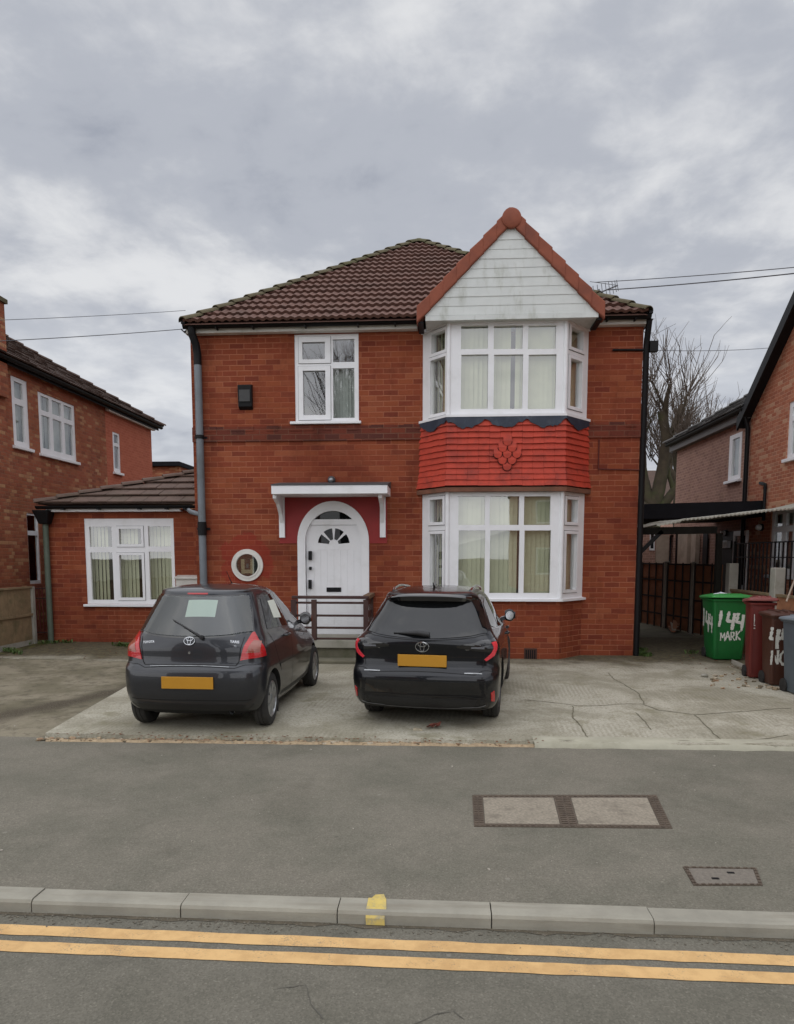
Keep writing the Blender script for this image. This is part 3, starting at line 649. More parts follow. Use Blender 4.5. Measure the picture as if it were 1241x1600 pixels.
# --- roof: pyramid hip
zr = ZE+.10; ye = D-.36; AP = V((-.62, 18.0, 9.80)); el, er = V((XL+.0,ye,zr)), V((XR-.03,ye,zr)); yb = 2*AP.y-ye
bl, br = V((XL+.0,yb,zr)), V((XR-.03,yb,zr))
mb = MB()
def tri_roof(mb, a, b, ap, **kw):
    u = (b-a).normalized(); L = (b-a).length; q = (ap-a); au = q.dot(u); s = (q-u*au); SL = s.length; s = s/SL; n = u.cross(s).normalized()
    if n.z < 0: n = -n
    tiled(mb, a, u, s, n, SL, lambda t: au*t/SL, lambda t: L+(au-L)*t/SL, **kw)
tri_roof(mb, el, er, AP, course=.335, pitch=.155, amp=.021, thick=.055)
tri_roof(mb, er, br, AP, course=.335, pitch=.215, amp=.030, thick=.05)
tri_roof(mb, bl, el, AP, course=.335, pitch=.155, amp=.021, thick=.05, sub=3); tri_roof(mb, br, bl, AP, course=.335, pitch=.155, amp=.021, thick=.05, sub=3)
for a, b in ((el,er),(er,br),(br,bl),(bl,el)): mb.poly([a-V((0,0,.05)), b-V((0,0,.05)), AP-V((0,0,.05))])
roof = mb.build('roof', M['tile_main'], house, smooth=50)
mb = MB()
for c in (el,er,bl,br): hiptiles(mb, c+V((0,0,.02)), AP+V((0,0,.02)), .12, .40)
mb.lathe([(0,.1),(.10,.07),(.14,0)], AP+V((0,0,-.03)), (0,0,1), 12); mb.build('hip_tile', M['hip'], roof, smooth=40)
# --- eaves: fascia, soffit, gutter
def gutter(mb, a, b, r=.062):
    a, b = V(a), V(b); t = (b-a).normalized(); sd = t.cross(V((0,0,1))).normalized(); R = []
    for p in (a,b): R.append([p+sd*(r*math.cos(w))+V((0,0,r*math.sin(w))) for w in [math.pi+math.pi*i/8 for i in range(9)]]+[p+sd*(r*.86*math.cos(w))+V((0,0,r*.86*math.sin(w))) for w in [2*math.pi-math.pi*i/8 for i in range(9)]])
    mb.grid(R, loop=True)
    for r_ in R: mb.poly(r_)
zf = ZE
mb = MB(); mb.box(XL-.03,BA.x-.1,D-.15,D-.118,zf-.04,zf+.09); mb.box(BD.x+.1,XR+.03,D-.15,D-.118,zf-.04,zf+.09)
mb.box(XL-.05,BA.x-.1,D-.118,D-.001,zf-.04,zf-.02); mb.box(BD.x+.1,XR+.05,D-.118,D-.001,zf-.04,zf-.02)
mb.box(XR+.004,XR+.03,D-.11,D+BT,zf-.04,zf+.09); mb.box(XL-.03,XL-.004,D-.11,D+BT,zf-.04,zf+.09)
mb.build('fascia', M['upvc_cream'], house, bevel=.006)
mb = MB(); gutter(mb,(XL-.05,D-.225,zf+.085),(BA.x-.02,D-.225,zf+.085),.068); gutter(mb,(BD.x+.02,D-.225,zf+.085),(XR+.06,D-.225,zf+.085),.068)
gutter(mb,(XR+.09,D-.1,zf+.07),(XR+.09,D+BT,zf+.07),.055); gutter(mb,(XL-.09,D-.1,zf+.07),(XL-.09,D+BT,zf+.07),.055)
for x in (-4.3,-3.6,-2.6,-1.6,-.9,3.0,3.5): mb.box(x-.012,x+.012,D-.30,D-.15,zf+.0,zf+.03)
mb.box(XL-.06,XL+.02,D-.32,D-.12,zf+.09,zf+.14); mb.box(XR+.0,XR+.07,D-.32,D-.12,zf+.09,zf+.14)
mb.build('gutter', M['black'], house, smooth=40)
# --- upper window by the landing
w = make_window(house, F, W1, panes1, sash1, d=-.015, depth=.06, blind='net', blind_cells=[(panes1[3][0]-.02,panes1[3][1]+.02,panes1[3][2]-.04,panes1[3][3]+.03)], sill=(*F.rect(454.4,658.7,564.7,664)[:2], W1[2]-.05, W1[2]+.0, .075), slat=.06)
# --- round window
def circ(c, r, n=40, a0=0, a1=2*math.pi, closed=True):
    return [(c[0]+r*math.cos(a0+(a1-a0)*i/(n if closed else n-1)), c[1]+r*math.sin(a0+(a1-a0)*i/(n if closed else n-1))) for i in range(n)]
mb = MB(); mb.ringprism(circ(rc,.222), circ(rc,.250), F, -.02, .05); mb.ringprism(circ(rc,.250), circ(rc,RR), F, -.01, .036)
rw = mb.build('round_window', M['upvc_cream'], house, smooth=30)
mb = MB(); mb.prism(circ(rc,.24), F, .002, .006); mb.build('pane_backing', M['dark_in'], rw)
mb = MB()
for (a,b,c,dd) in ((-.13,-.06,-.17,.12),(.06,.13,-.17,.12),(-.06,.06,-.16,-.09)): mb.fbox(F, rc[0]+a, rc[0]+b, .007, .009, rc[1]+c, rc[1]+dd)
mb.build('curtain', surf('cream_lace_curtain', srgb(176,168,140), .9, .3, 25), rw)
mb = MB(); mb.fbox(F, rc[0]-.022, rc[0]+.022, .0095, .011, rc[1]-.06, rc[1]+.03); mb.build('ornament', surf('teal_glass_ornament', srgb(40,92,104), .3, .2), rw)
mb = MB(); mb.prism(circ(rc,.235), F, .013, .016); mb.build('pane', M['glass'], rw)
# --- entrance: red painted panel, arched frame, door, canopy
sp = F.px(521,846)[1]; ac = ((door_u[0]+door_u[1])/2, sp); Ro = (door_u[1]-door_u[0])/2; ay = (dtop-sp)/Ro
def arch(r, n=28, sy=ay): return [(ac[0]+r*math.cos(math.pi*i/(n-1)), sp+r*sy*math.sin(math.pi*i/(n-1))) for i in range(n)]
pr = F.rect(436,772,605,849)
mb = MB(); outer = []
for (u,z) in arch(Ro+.002):
    du, dzz = u-ac[0], z-sp; k = min((pr[1]-ac[0])/max(1e-6,abs(du)), (pr[3]-sp)/max(1e-6,dzz)); outer.append((ac[0]+du*k, sp+dzz*k))
mb.ringprism(arch(Ro+.002), outer, F, -.01, .014, closed=False)
for (a,b) in ((pr[0],door_u[0]-.001),(door_u[1]+.001,pr[1])): mb.fbox(F,a,b,-.01,.014,pr[2],sp+.001)
mb.build('painted_surround', M['redpaint'], house)
lu = (F.px(480,900)[0], F.px(560,900)[0]); lz1 = F.px(521,820)[1]; tz = F.px(521,813)[1]
mb = MB(); Ri = Ro-.155
inner = [(door_u[0]+.16, dbot)]+[(ac[0]-Ri,sp)]
A_in = [(ac[0]+Ri,dbot)]+arch(Ri,sy=ay*.97)+[(ac[0]-Ri,dbot)]; A_out = [(door_u[1],dbot)]+arch(Ro)+[(door_u[0],dbot)]
mb.ringprism(A_in, A_out, F, -.10, .030, closed=False)
mb.fbox(F, ac[0]-Ri+.0, ac[0]+Ri, -.07, -.005, lz1, tz+.02)
df = mb.build('door_frame', M['upvc'], house, smooth=40)
mb = MB(); fan = [p for p in arch(Ri+.01) if p[1] > tz+.02]; fan = [(fan[0][0], tz+.015)]+fan+[(fan[-1][0], tz+.015)]
mb.prism(fan, F, -.055, -.05); mb.build('fanlight', M['glass_black'], df)
# door leaf
dl = (ac[0]-Ri+.006, ac[0]+Ri-.006); mb = MB(); mb.fbox(F, dl[0], dl[1], -.08, -.035, dbot+.02, lz1-.004)
door = mb.build('door', M['upvc'], house, bevel=.004)
mb = MB(); pc = F.px(521.3,849); n = 7
for k in range(7):                                    # vertical boarded panel ribs
    u = dl[0]+.15+(dl[1]-dl[0]-.30)*k/6; mb.fbox(F, u-.006, u+.006, -.036, -.028, dbot+.18, pc[1]-.13)
z = pc[1]-.115
for (a,b) in ((-.32,-.13),(-.10,.10),(.13,.32)): mb.fbox(F, ac[0]+a, ac[0]+b, -.036, -.026, z-.008, z+.008)
mb.build('moulding', M['upvc'], door)
mb = MB(); ro, ri = .315, .10; g = .03
for k in range(4):
    a0, a1 = math.pi*k/4+.10*(1), math.pi*(k+1)/4-.10; pts = [(pc[0]+ro*math.cos(a0+(a1-a0)*i/6), pc[1]-.02+ro*math.sin(a0+(a1-a0)*i/6)) for i in range(7)]+[(pc[0]+ri*math.cos(a), pc[1]-.02+ri*math.sin(a)) for a in (a1,a0)]
    mb.prism(pts, F, -.036, -.031)
mb.build('door_glass', M['glass_black'], door)
mb = MB(); b = F.rect(510,918,533,925); mb.fbox(F, b[0], b[1], -.036, -.02, b[2], b[3]); mb.build('letterbox', M['black'], door, bevel=.006)
for (x0,y0,x1,y1) in ((482.5,861,487.5,875),(483.5,885.5,487,890.5),(482.5,906,487,920)):
    b = F.rect(x0,y0,x1,y1); mb = MB(); mb.fbox(F, b[0], b[1], -.036, .045, b[2], b[3]); mb.build('handle' if y1 < 880 else 'lock', M['black'], door, bevel=.008)
cn = thing('door_canopy', 'flat white door canopy with lead top on two white brackets', 'canopy', (ac[0],D,3.25))
cu = F.rect(424,758,605.5,771.5, d=.75); 
mb = MB(); mb.fbox(F, cu[0], cu[1], .002, .75, cu[2], cu[3]); mb.build('fascia', M['upvc'], cn, bevel=.006)
mb = MB(); mb.hexa([F(cu[0]-.01,.762,cu[3]+.002),F(cu[1]+.01,.762,cu[3]+.002),F(cu[1]+.01,.002,cu[3]+.002),F(cu[0]-.01,.002,cu[3]+.002),F(cu[0]-.01,.762,cu[3]+.02),F(cu[1]+.01,.762,cu[3]+.02),F(cu[1]+.01,.002,cu[3]+.13),F(cu[0]-.01,.002,cu[3]+.13)])
mb.build('canopy_roof', M['lead'], cn)
zb = F.px(440,840)[1]
for x in (441.5,598.5):
    u = F.px(x,810)[0]; mb = MB(); mb.fbox(F,u-.055,u+.055,.014,.06,zb,cu[2]-.001)
    pts = [(.06,zb+.28),(.06,cu[2]-.001),(.62,cu[2]-.001),(.62,cu[2]-.07),(.36,cu[2]-.16),(.17,cu[2]-.33)]
    A = [F(u-.035,d_,z_) for d_,z_ in pts]; B = [F(u+.035,d_,z_) for d_,z_ in pts]; mb.poly(A); mb.poly(B[::-1])
    for k in range(len(pts)): k2 = (k+1)%len(pts); mb.quad(A[k],A[k2],B[k2],B[k])
    mb.build('bracket', M['upvc'], cn)
lp = F.px(518.5,750); e = thing('wall_lamp', 'small dome wall lamp fixed above the middle of the white canopy', 'lamp', F(lp[0],0,lp[1]))
mb = MB(); mb.lathe([(0,.10),(.05,.095),(.07,.07),(.075,.03),(.075,0)], F(lp[0],0,lp[1]), (0,-1,0), 20); mb.build('housing', M['lead'], e, smooth=40)
mb = MB(); mb.lathe([(0,.125),(.03,.115),(.045,.098)], F(lp[0],-.0,lp[1]-.01), (0,-1,0), 16); mb.build('lens', M['steel'], e, smooth=40)
# small things on the front wall
b = F.rect(374,601,395.5,641); e = thing('bell_box', 'black upright box mounted on upper red wall left of window', 'box', F((b[0]+b[1])/2,0,b[2]))
mb = MB(); mb.hexa([F(b[0],.0,b[2]),F(b[1],.0,b[2]),F(b[1],.09,b[2]+.05),F(b[0],.09,b[2]+.05),F(b[0],0,b[3]),F(b[1],0,b[3]),F(b[1],.12,b[3]-.03),F(b[0],.12,b[3]-.03)]); mb.build('casing', M['black'], e, bevel=.012, fixn=True)
mb = MB(); mb.fbox(F, b[0]+.03, b[1]-.03, .1, .121, b[2]+.14, b[3]-.12); mb.build('cover', M['rubber'], e, bevel=.006)
b = F.rect(819,1013,839,1032, d=.55); mb = MB(); fb = lambda u, d_, z: F(u, d_+.55, z)
mb.plate(fb, b, [(b[0]+.02+(b[1]-b[0]-.04)*i/5+.008, b[0]+.02+(b[1]-b[0]-.04)*(i+1)/5-.008, b[2]+.03, b[3]-.03) for i in range(5)], .012, -.01); av = mb.build('air_brick', surf('dark_clay_vent', srgb(72,46,38), .85, .2), house)
mb = MB(); mb.fbox(fb, b[0]+.01, b[1]-.01, .001, .003, b[2]+.01, b[3]-.01); mb.build('vent_backing', M['black'], av)
# pipes
def pipe(parent, pts, r, mat, name='downpipe', n=12): mb = MB(); mb.tube(pts, r, n); return mb.build(name, mat, parent, smooth=50)
pa, pb = F.px(309.5,575,.11), F.px(317.5,905,.11); px_ = (pa[0]+pb[0])/2
dp = pipe(house, [F(px_,.10,6.0-.2), F(px_,.10,GZ)], .072, M['grey_pipe'])
pipe(dp, [F(px_-.05,.24,zf+.05), F(px_-.05,.23,zf-.08), F(px_-.01,.14,zf-.25), F(px_,.10,zf-.42), F(px_,.10,zf-.62)], .075, M['black'], 'swan_neck')
for y, hh in ((683,.035),(826,.13)): mb = MB(); z = F.px(315,y,.1)[1]; mb.tube([F(px_,.10,z-hh),F(px_,.10,z+hh)], .085, 12); mb.fbox(F,px_-.13,px_+.13,0,.03,z-.02,z+.02); mb.build('pipe_clip', M['black'], dp, smooth=40)
rp = XR+.055
dp = pipe(house, [(rp,D-.16,zf+.05),(rp,D-.06,zf-.25),(rp,D-.02,zf-.4),(rp,D-.02,GZ)], .055, M['black'])
mb = MB(); zz = F.px(1010,543)[1]; mb.box(rp+.05,rp+.20,D-.08,D+.02,zz-.09,zz+.10); mb.tube([(rp+.02,D-.03,zz-.05),(rp-.62,D-.028,zz-.04)],.02,8)
mb.build('cable_box', M['black'], dp)
pipe(house, [F(BD.x+.24,.02,F.px(938,687)[1]),F(BD.x+.24,.02,F.px(938,733)[1]),F(XR,.02,F.px(938,735)[1])], .012, surf('red_painted_cable', srgb(90,34,28), .7, .1), 'wall_cable', 6)
# --- canted bay
def facet(a, b):
    u = (b-a).normalized(); n = V((u.y,-u.x,0)); return Fr(a, u, n), (b-a).length
def bay(z0, z1, front_rect_px, cols, r1, r2, lc, rc_, sashL, sashR, label):
    FF, LF = facet(BB, BC); LL, l1 = facet(BA, BB); RL, l2 = facet(BC, BD)
    pan = [FF.rect(a, r1[0], b, r1[1]) for a, b in cols]+[FF.rect(a, r2[0], b, r2[1]) for a, b in cols]
    z0f = z0
    bw = make_window(house, FF, (0,LF,z0,z1), pan, [], d=0, depth=.09, blind='blind', name='bay_window', blind_d=.06)
    bw['label'] = label
    for fr, L, pr_, sh in ((LL,l1,lc,sashL),(RL,l2,rc_,sashR)):
        ps = [fr.rect(*p) for p in pr_]
        ps = [(max(p[0],.07),min(p[1],L-.07),p[2],p[3]) for p in ps]
        if sh:
            ss = [(max(.012,p[0]-.055), min(L-.012,p[1]+.055), p[2]-.055, p[3]+.055) for p in ps]
        else: ss = []
        mb = MB(); mb.plate(fr, (0,L,z0,z1), ps, 0, -.09)
        for s, p in zip(ss, ps): mb.plate(fr, s, [p], .02, -.004)
        c = mb.build('side_light', M['upvc'], bw)
        mb = MB()
        for p in ps: mb.quad(fr(p[0]-.01,-.05,p[2]-.01), fr(p[1]+.01,-.05,p[2]-.01), fr(p[1]+.01,-.05,p[3]+.01), fr(p[0]-.01,-.05,p[3]+.01))
        mb.build('pane', M['glass_side'], bw)
        if ss:
            for s in ss:
                g = .009; mb = MB()
                for r in ((s[0],s[1],s[2]-g,s[2]-.001),(s[0],s[1],s[3]+.001,s[3]+g)): mb.fbox(fr, r[0], r[1], -.003, .004, r[2], r[3])
                mb.fbox(fr, s[0]-.003, s[0]-.0005, -.003, .003, s[2]-g, s[3]+g); mb.build('seal_trim', M['rubber'], bw)
        mb = MB(); x = .06
        while x < L-.05:
            mb.quad(fr(x,-.17,z0+.03), fr(x+.08,-.15,z0+.03), fr(x+.08,-.15,z1-.03), fr(x,-.17,z1-.03)); x += .085
        mb.build('blind', M['blind'], bw)
    # corner posts, head and sill following the plan
    for p in (BB, BC): mb = MB(); mb.tube([(p.x,p.y+.012,z0+.001),(p.x,p.y+.012,z1-.001)], .045, 10); mb.build('corner_post', M['upvc'], bw, smooth=50)
    def ring(ex):
        out = []
        for p, off in ((BA,V((-.9*ex,0,0))),(BB,V((-.42*ex,-ex,0))),(BC,V((.42*ex,-ex,0))),(BD,V((.9*ex,0,0)))): out.append(p+off)
        return out
    def strip(mb, e0, e1, za, zb_, zc):                # closed profile swept round the bay
        R0, R1 = ring(e0), ring(e1)
        for k in range(3):
            mb.hexa([V((*R1[k].xy,za)),V((*R1[k+1].xy,za)),V((*R0[k+1].xy,za)),V((*R0[k].xy,za)),V((*R1[k].xy,zb_)),V((*R1[k+1].xy,zb_)),V((*R0[k+1].xy,zc)),V((*R0[k].xy,zc))])
    mb = MB(); strip(mb,-.06,.085,z0-.055,z0-.012,z0+.012); mb.build('sill', M['upvc'], bw)
    mb = MB(); strip(mb,-.06,.035,z1-.012,z1+.06,z1+.06); mb.build('head', M['upvc'], bw)
    return ring, strip
zU0, zU1, zL0, zL1 = 4.615, 6.225, 1.245, 3.235
ring, strip = bay(zU0, zU1, None, [(720.6,762.8),(771.8,817),(825.5,868.9)], (508.5,545.3), (553.9,638.9),
    [(675.3,519.3,696.9,549.8),(673.2,560,699.6,645.7)], [(891.9,514.8,910.6,545.3),(890.3,562.2,908.3,636.7)], True, True, 'upper white bay window below the gable')
bay(zL0, zL1, None, [(716.4,757.8),(765.4,811.4),(819,860.4)], (775.2,820.2), (828.8,926.8),
    [(672.7,780.4,692.6,816),(672.7,834.3,692,925)], [(884.9,780.4,901.7,816),(883.3,834.3,900.2,921.3)], True, True, 'lower white bay window above the brick plinth')
# brick plinth under the bay
mb = MB()
for a, b in ((BA,BB),(BB,BC),(BC,BD)):
    fr, L = facet(a,b); mb.plate(fr, (0,L,-.05,zL0-.05), [], 0, 0)
mb.poly([V((*p.xy,zL0-.056)) for p in (BA,BB,BC,BD)]); mb.build('bay_plinth', M['brick_main'], house)
# tile-hung apron, bell-cast at the foot
apr_z1, apr_z0 = PY(790,655,13.0).z, PY(790,763,12.95).z
mb = MB(); NC = 11
def rexp(e):
    return ring(e)
for k in range(NC):
    za, zb_ = apr_z0+.05+(apr_z1-.05-apr_z0)*k/NC, apr_z0+.05+(apr_z1-.05-apr_z0)*(k+1)/NC
    ex = .055+.045*max(0,(2.2-k)/2.2)
    RA, RB = rexp(ex+.029+(.012 if k < 3 else 0)), rexp(ex-.006)
    for j in range(3):
        L = (RA[j+1]-RA[j]).length; n = max(3, int(L/.19))
        for i in range(n):
            t0, t1 = i/n, (i+1)/n; jz = rnd.uniform(-.006,.006); g = .0008
            p0, p1 = RA[j].lerp(RA[j+1],t0+g), RA[j].lerp(RA[j+1],t1-g); q0, q1 = RB[j].lerp(RB[j+1],t0+g), RB[j].lerp(RB[j+1],t1-g)
            h = V((0,0,0)); inn = .022
            def dn(p, q): return V((p.x,p.y,0))
            c0, c1 = rexp(ex+.006)[j].lerp(rexp(ex+.006)[j+1],t0+g), rexp(ex+.006)[j].lerp(rexp(ex+.006)[j+1],t1-g)
            mb.hexa([V((*p0.xy,za+jz)),V((*p1.xy,za+jz)),V((*c1.xy,za+jz)),V((*c0.xy,za+jz)),V((*q0.xy,zb_+.02)),V((*q1.xy,zb_+.02)),V((*rexp(ex-.03)[j].lerp(rexp(ex-.03)[j+1],t1).xy,zb_+.02)),V((*rexp(ex-.03)[j].lerp(rexp(ex-.03)[j+1],t0).xy,zb_+.02))])
apron = mb.build('tile_hung_apron', M['redtile'], house)
mb = MB(); FFt = Fr((0,13.05-.055,0),(1,0,0),(0,-1,0)); cen = FFt.px(792.5,709); ts = (apr_z1-apr_z0)/NC; tw = .172
for r, cnt in enumerate((1,2,3,2,1)):
    for c in range(cnt):
        u = cen[0]+(c-(cnt-1)/2)*tw; z = cen[1]+(2-r)*ts*.98; pts = [(u-tw*.44,z+.085),(u-tw*.44,z-.0)]+[(u-tw*.44*math.cos(math.pi*i/8), z-.005-tw*.46*math.sin(math.pi*i/8)) for i in range(1,8)]+[(u+tw*.44,z-.0),(u+tw*.44,z+.085)]
        dd = .040+.002*(4-r); A = [FFt(p[0], dd+(.012 if p[1] < z+.04 else -.012), p[1]) for p in pts]; B = [FFt(p[0], dd-.03, p[1]) for p in pts]
        mb.poly(A)
        for q in range(len(pts)): q2 = (q+1)%len(pts); mb.quad(A[q],A[q2],B[q2],B[q])
mb.build('scalloped_tile', M['redtile'], apron)
mb = MB()                                             # undercut shade below the scallops, put in as dark coloured rims
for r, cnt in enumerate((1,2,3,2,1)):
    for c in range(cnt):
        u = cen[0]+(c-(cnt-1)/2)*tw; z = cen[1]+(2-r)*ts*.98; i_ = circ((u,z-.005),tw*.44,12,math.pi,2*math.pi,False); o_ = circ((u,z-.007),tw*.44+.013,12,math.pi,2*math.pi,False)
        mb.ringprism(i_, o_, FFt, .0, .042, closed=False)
mb.build('scallop_shade_rim', surf('dark_red_scallop_shade', srgb(84,26,22), .9, .1), apron)
mb = MB(); strip(mb,-.05,.125,apr_z0-.055,apr_z0+.02,apr_z0+.075)
strip(mb,-.05,.02,zL1+.05,apr_z0-.04,apr_z0-.04); mb.build('apron_foot', M['tilefoot'], apron)
mb = MB(); RT, RB_ = rexp(.080), rexp(.093)             # navy flashing with ragged painted edge
for j in range(3):
    n = 60 if j == 1 else 16; top = []; bot = []
    for i in range(n+1):
        t = i/n; p = RT[j].lerp(RT[j+1],t); q = RB_[j].lerp(RB_[j+1],t); s = (t if j == 1 else (t-1 if j == 0 else t+1))
        ph = t*(3 if j == 1 else 1); sag = .17*(1-abs(2*(ph%1)-1)**2.6)+.07*noise.noise((p.x*7,j,0))+.045*noise.noise((p.x*23,j,0)); sag = max(.03, sag)
        top.append(V((*p.xy,zU0-.05))); bot.append(V((*q.xy,zU0-.075-sag)))
    mb.grid([bot,top])
mb.build('flashing', M['navy'], house)
# --- gable
YG = 12.88; FG = Fr((0,YG,0),(1,0,0),(0,-1,0)); gL, gR, gA = FG.px(653,494), FG.px(943,485), FG.px(801.5,338)
gL = (gL[0], (gL[1]+gR[1])/2); gR = (gR[0], gL[1]); gx = (gL[0]+gR[0])/2; gA = (gx, gA[1])
cb0, cb1 = FG.px(665,492)[0], FG.px(935,492)[0]; cz0, cz1 = FG.px(800,499)[1], FG.px(800,489)[1]
hw = (gR[0]-gL[0])/2; gs = (gA[1]-gL[1])/hw
mb = MB(); zc = cz1-.02; pitchb = .158; k = 0; ztop = gA[1]-.08
while zc < ztop:
    z1 = min(zc+pitchb, ztop); ha = min(hw-(zc-gL[1])/gs+.02, cb1-gx); hb = min(hw-(z1-gL[1])/gs+.02, cb1-gx)
    lo = .007 if k % 2 else .010; tilt = rnd.uniform(-.006,.006)
    mb.hexa([FG(gx-ha,lo,zc+tilt),FG(gx+ha,lo,zc-tilt),FG(gx+ha,-.03,zc),FG(gx-ha,-.03,zc),FG(gx-hb,.0,z1),FG(gx+hb,.0,z1),FG(gx+hb,-.03,z1),FG(gx-hb,-.03,z1)])
    zc = z1; k += 1
gable = mb.build('gable_cladding', M['white_clad'], house)
mb = MB(); mb.fbox(FG, cb0, cb1, -.03, .022, cz0, cz1-.026); mb.box(cb0,cb1,YG+.03,D+.0,cz0+.012,cz0+.045); mb.build('gable_fascia', M['white_clad'], house)
mb = MB(); tz_, n = .245, 7                            # verge tiles
for sgn in (-1,1):
    for k in range(n):
        t0, t1 = k/n-.012, (k+1)/n; s_ = .018*(1)
        def pt(t, d_): return (gx+sgn*(hw+.0)*(1-t), gL[1]+(gA[1]-gL[1])*t+d_)
        lift = .03
        a, b = pt(t0,lift), pt(t1,.0); 
        mb.hexa([FG(a[0],.07,a[1]-.16),FG(b[0],.055,b[1]-.145),FG(b[0],-.2,b[1]-.145),FG(a[0],-.2,a[1]-.16),FG(a[0],.07,a[1]+.135),FG(b[0],.055,b[1]+.135),FG(b[0],-.2,b[1]+.135),FG(a[0],-.2,a[1]+.135)])
mb.build('verge_tile', M['terracotta'], gable, bevel=.02, fixn=True)
mb = MB(); ct = (gx, gA[1]-.055); R_ = .168
mb.lathe([(0,.10),(R_*.8,.10),(R_,.08),(R_,-.35)], FG(ct[0],0,ct[1]), (0,-1,0), 24)
mb.build('ridge_end', M['terracotta'], gable, smooth=35)
mb = MB(); pitchx = gs; yback = 15.7                   # gable roof slopes running back into the main roof
for sgn in (-1,1):
    e0 = V((gx+sgn*hw, YG+.02, gL[1])); a0 = V((gx, YG+.02, gA[1])); u = V((0,1,0)); s = (a0-e0); SL = s.length; s = s/SL; n_ = s.cross(u); n_ = n_ if n_.z > 0 else -n_
    tiled(mb, e0, u, s, n_, SL, lambda t: 0.0, lambda t: .6+2.1*t/SL, course=.335, pitch=.215, sub=4)
    mb.poly([e0, e0+u*.6, a0+u*2.7, a0])
mb.build('gable_roof', M['tile_main'], roof, smooth=50)
mb = MB(); mb.tube([(gx,YG+.05,gA[1]+.05),(gx,15.6,gA[1]+.05)], .13, 12); mb.build('ridge_tile', M['terracotta'], roof, smooth=40)
for xx in (gL[0], gR[0]-.10): mb = MB(); mb.box(xx,xx+.10,YG+.02,D-.1,cz0-.03,gL[1]-.1); mb.build('valley_end', M['black'], house)   # black valley ends beside the bay
# ================================================================= single-storey extension on the left
YE_ = 14.9; gz = dz(YE_)+.0
ex = thing('side_extension', 'low red brick side extension with tiled lean-to roof and three part window', 'extension', (-6.8,YE_,gz))
xl_, xr_ = FE.px(79,900)[0], XL; we = FE.rect(134,810,273,944)
pe = [FE.rect(*r) for r in ((139.8,822.8,174.5,854.4),(186,826.3,220.5,850.2),(231.5,822.4,266.5,853.7),(142,863,176.5,937.3),(187.5,867.2,222.5,933.8),(233.5,862,268.5,937))]
pe = [(a,b,c,d_) for a,b,c,d_ in pe]
for i in range(3):                                    # keep each column true
    u0, u1 = (pe[i][0]+pe[i+3][0])/2, (pe[i][1]+pe[i+3][1])/2
    if i != 1: pe[i] = (u0,u1,*pe[i][2:]); pe[i+3] = (u0,u1,*pe[i+3][2:])
ez = FE.px(200,796)[1]
mb = MB(); mb.plate(FE, (xl_,xr_-.002,-.05,ez), [we], 0, -.14); mb.plate(Fr((xl_,YE_,0),(0,1,0),(-1,0,0)), (0,6,-.05,ez), [], 0, 0)
mb.build('wall', M['brick_main'], ex)
mb = MB(); mb.box(xl_+.2,xr_-.01,YE_+1.5,YE_+1.6,0,ez); mb.build('interior_partition', M['dark_in'], ex)
sh = [(pe[1][0]-.055,pe[1][1]+.055,pe[1][2]-.06,pe[1][3]+.06),(pe[4][0]-.055,pe[4][1]+.055,pe[4][2]-.06,pe[4][3]+.05)]
make_window(ex, FE, we, pe, sh, d=-.015, depth=.06, blind='blind', sill=(we[0]-.06,we[1]+.07,we[2]-.055,we[2]-.002,.08))
# roof: one slope facing the street, hip from the front left corner up to the house wall
r0 = V((FE.px(55,790,.32)[0], YE_-.32, ez+.10)); tp = FE.px(302,727,-1.9); pk = V((XL-.0, YE_+1.9, PY(302,727,YE_+1.9).z))
r1 = V((XL, r0.y, r0.z)); u = V((1,0,0)); s = V((0,pk.y-r1.y,pk.z-r1.z)); SL = s.length; s = s/SL; n_ = V((0,-s.z,s.y)); L = r1.x-r0.x
mb = MB(); tiled(mb, r0, u, s, n_, SL, lambda t: L*t/SL, lambda t: L, course=.40, pitch=.40, thick=.06, flat=True)
mb.poly([r0,r1,pk]); bk = V((r0.x, pk.y+3.5, r0.z)); pk2 = V((XL, pk.y+3.5, pk.z))
lw = (bk-r0).normalized(); q = (pk-r0); sl = q-lw*q.dot(lw); S2 = sl.length; sl = sl/S2; nl = lw.cross(sl); nl = nl if nl.z > 0 else -nl; L2 = (bk-r0).length; au = q.dot(lw)
tiled(mb, r0, lw, sl, nl, S2, lambda t: au*t/S2, lambda t: L2, course=.40, pitch=.40, thick=.06, flat=True); mb.poly([r0,bk,pk2,pk])
er_ = mb.build('roof', M['tile_ext'], ex)
mb = MB(); hiptiles(mb, r0+V((0,0,.03)), pk+V((0,0,.03)), .12, .42); mb.build('hip_tile', M['tile_ext'], er_, smooth=40)
mb = MB(); fx1 = FE.px(281,803,.2)[0]; mb.box(r0.x+.14,fx1,YE_-.17,YE_-.14,ez-.055,ez+.06); mb.box(r0.x+.14,fx1,YE_-.14,YE_-.002,ez-.055,ez-.035); mb.build('fascia', M['upvc'], ex, bevel=.005)
mb = MB(); gutter(mb,(r0.x-.02,YE_-.24,ez+.065),(XL-.05,YE_-.24,ez+.065),.066)
for x in (-8.2,-7.4,-6.5,-5.9,-5.5): mb.box(x-.03,x+.03,YE_-.31,YE_-.2,ez-.02,ez+.01)
mb.build('gutter', M['black'], ex, smooth=40)
g0, g1 = FE.px(70,840,.1), FE.px(80,985,.1); gxx = (g0[0]+g1[0])/2+.01
dp = pipe(ex, [FE(gxx,.10,ez-.28),FE(gxx,.10,gz-.02)], .062, M['green_pipe'])
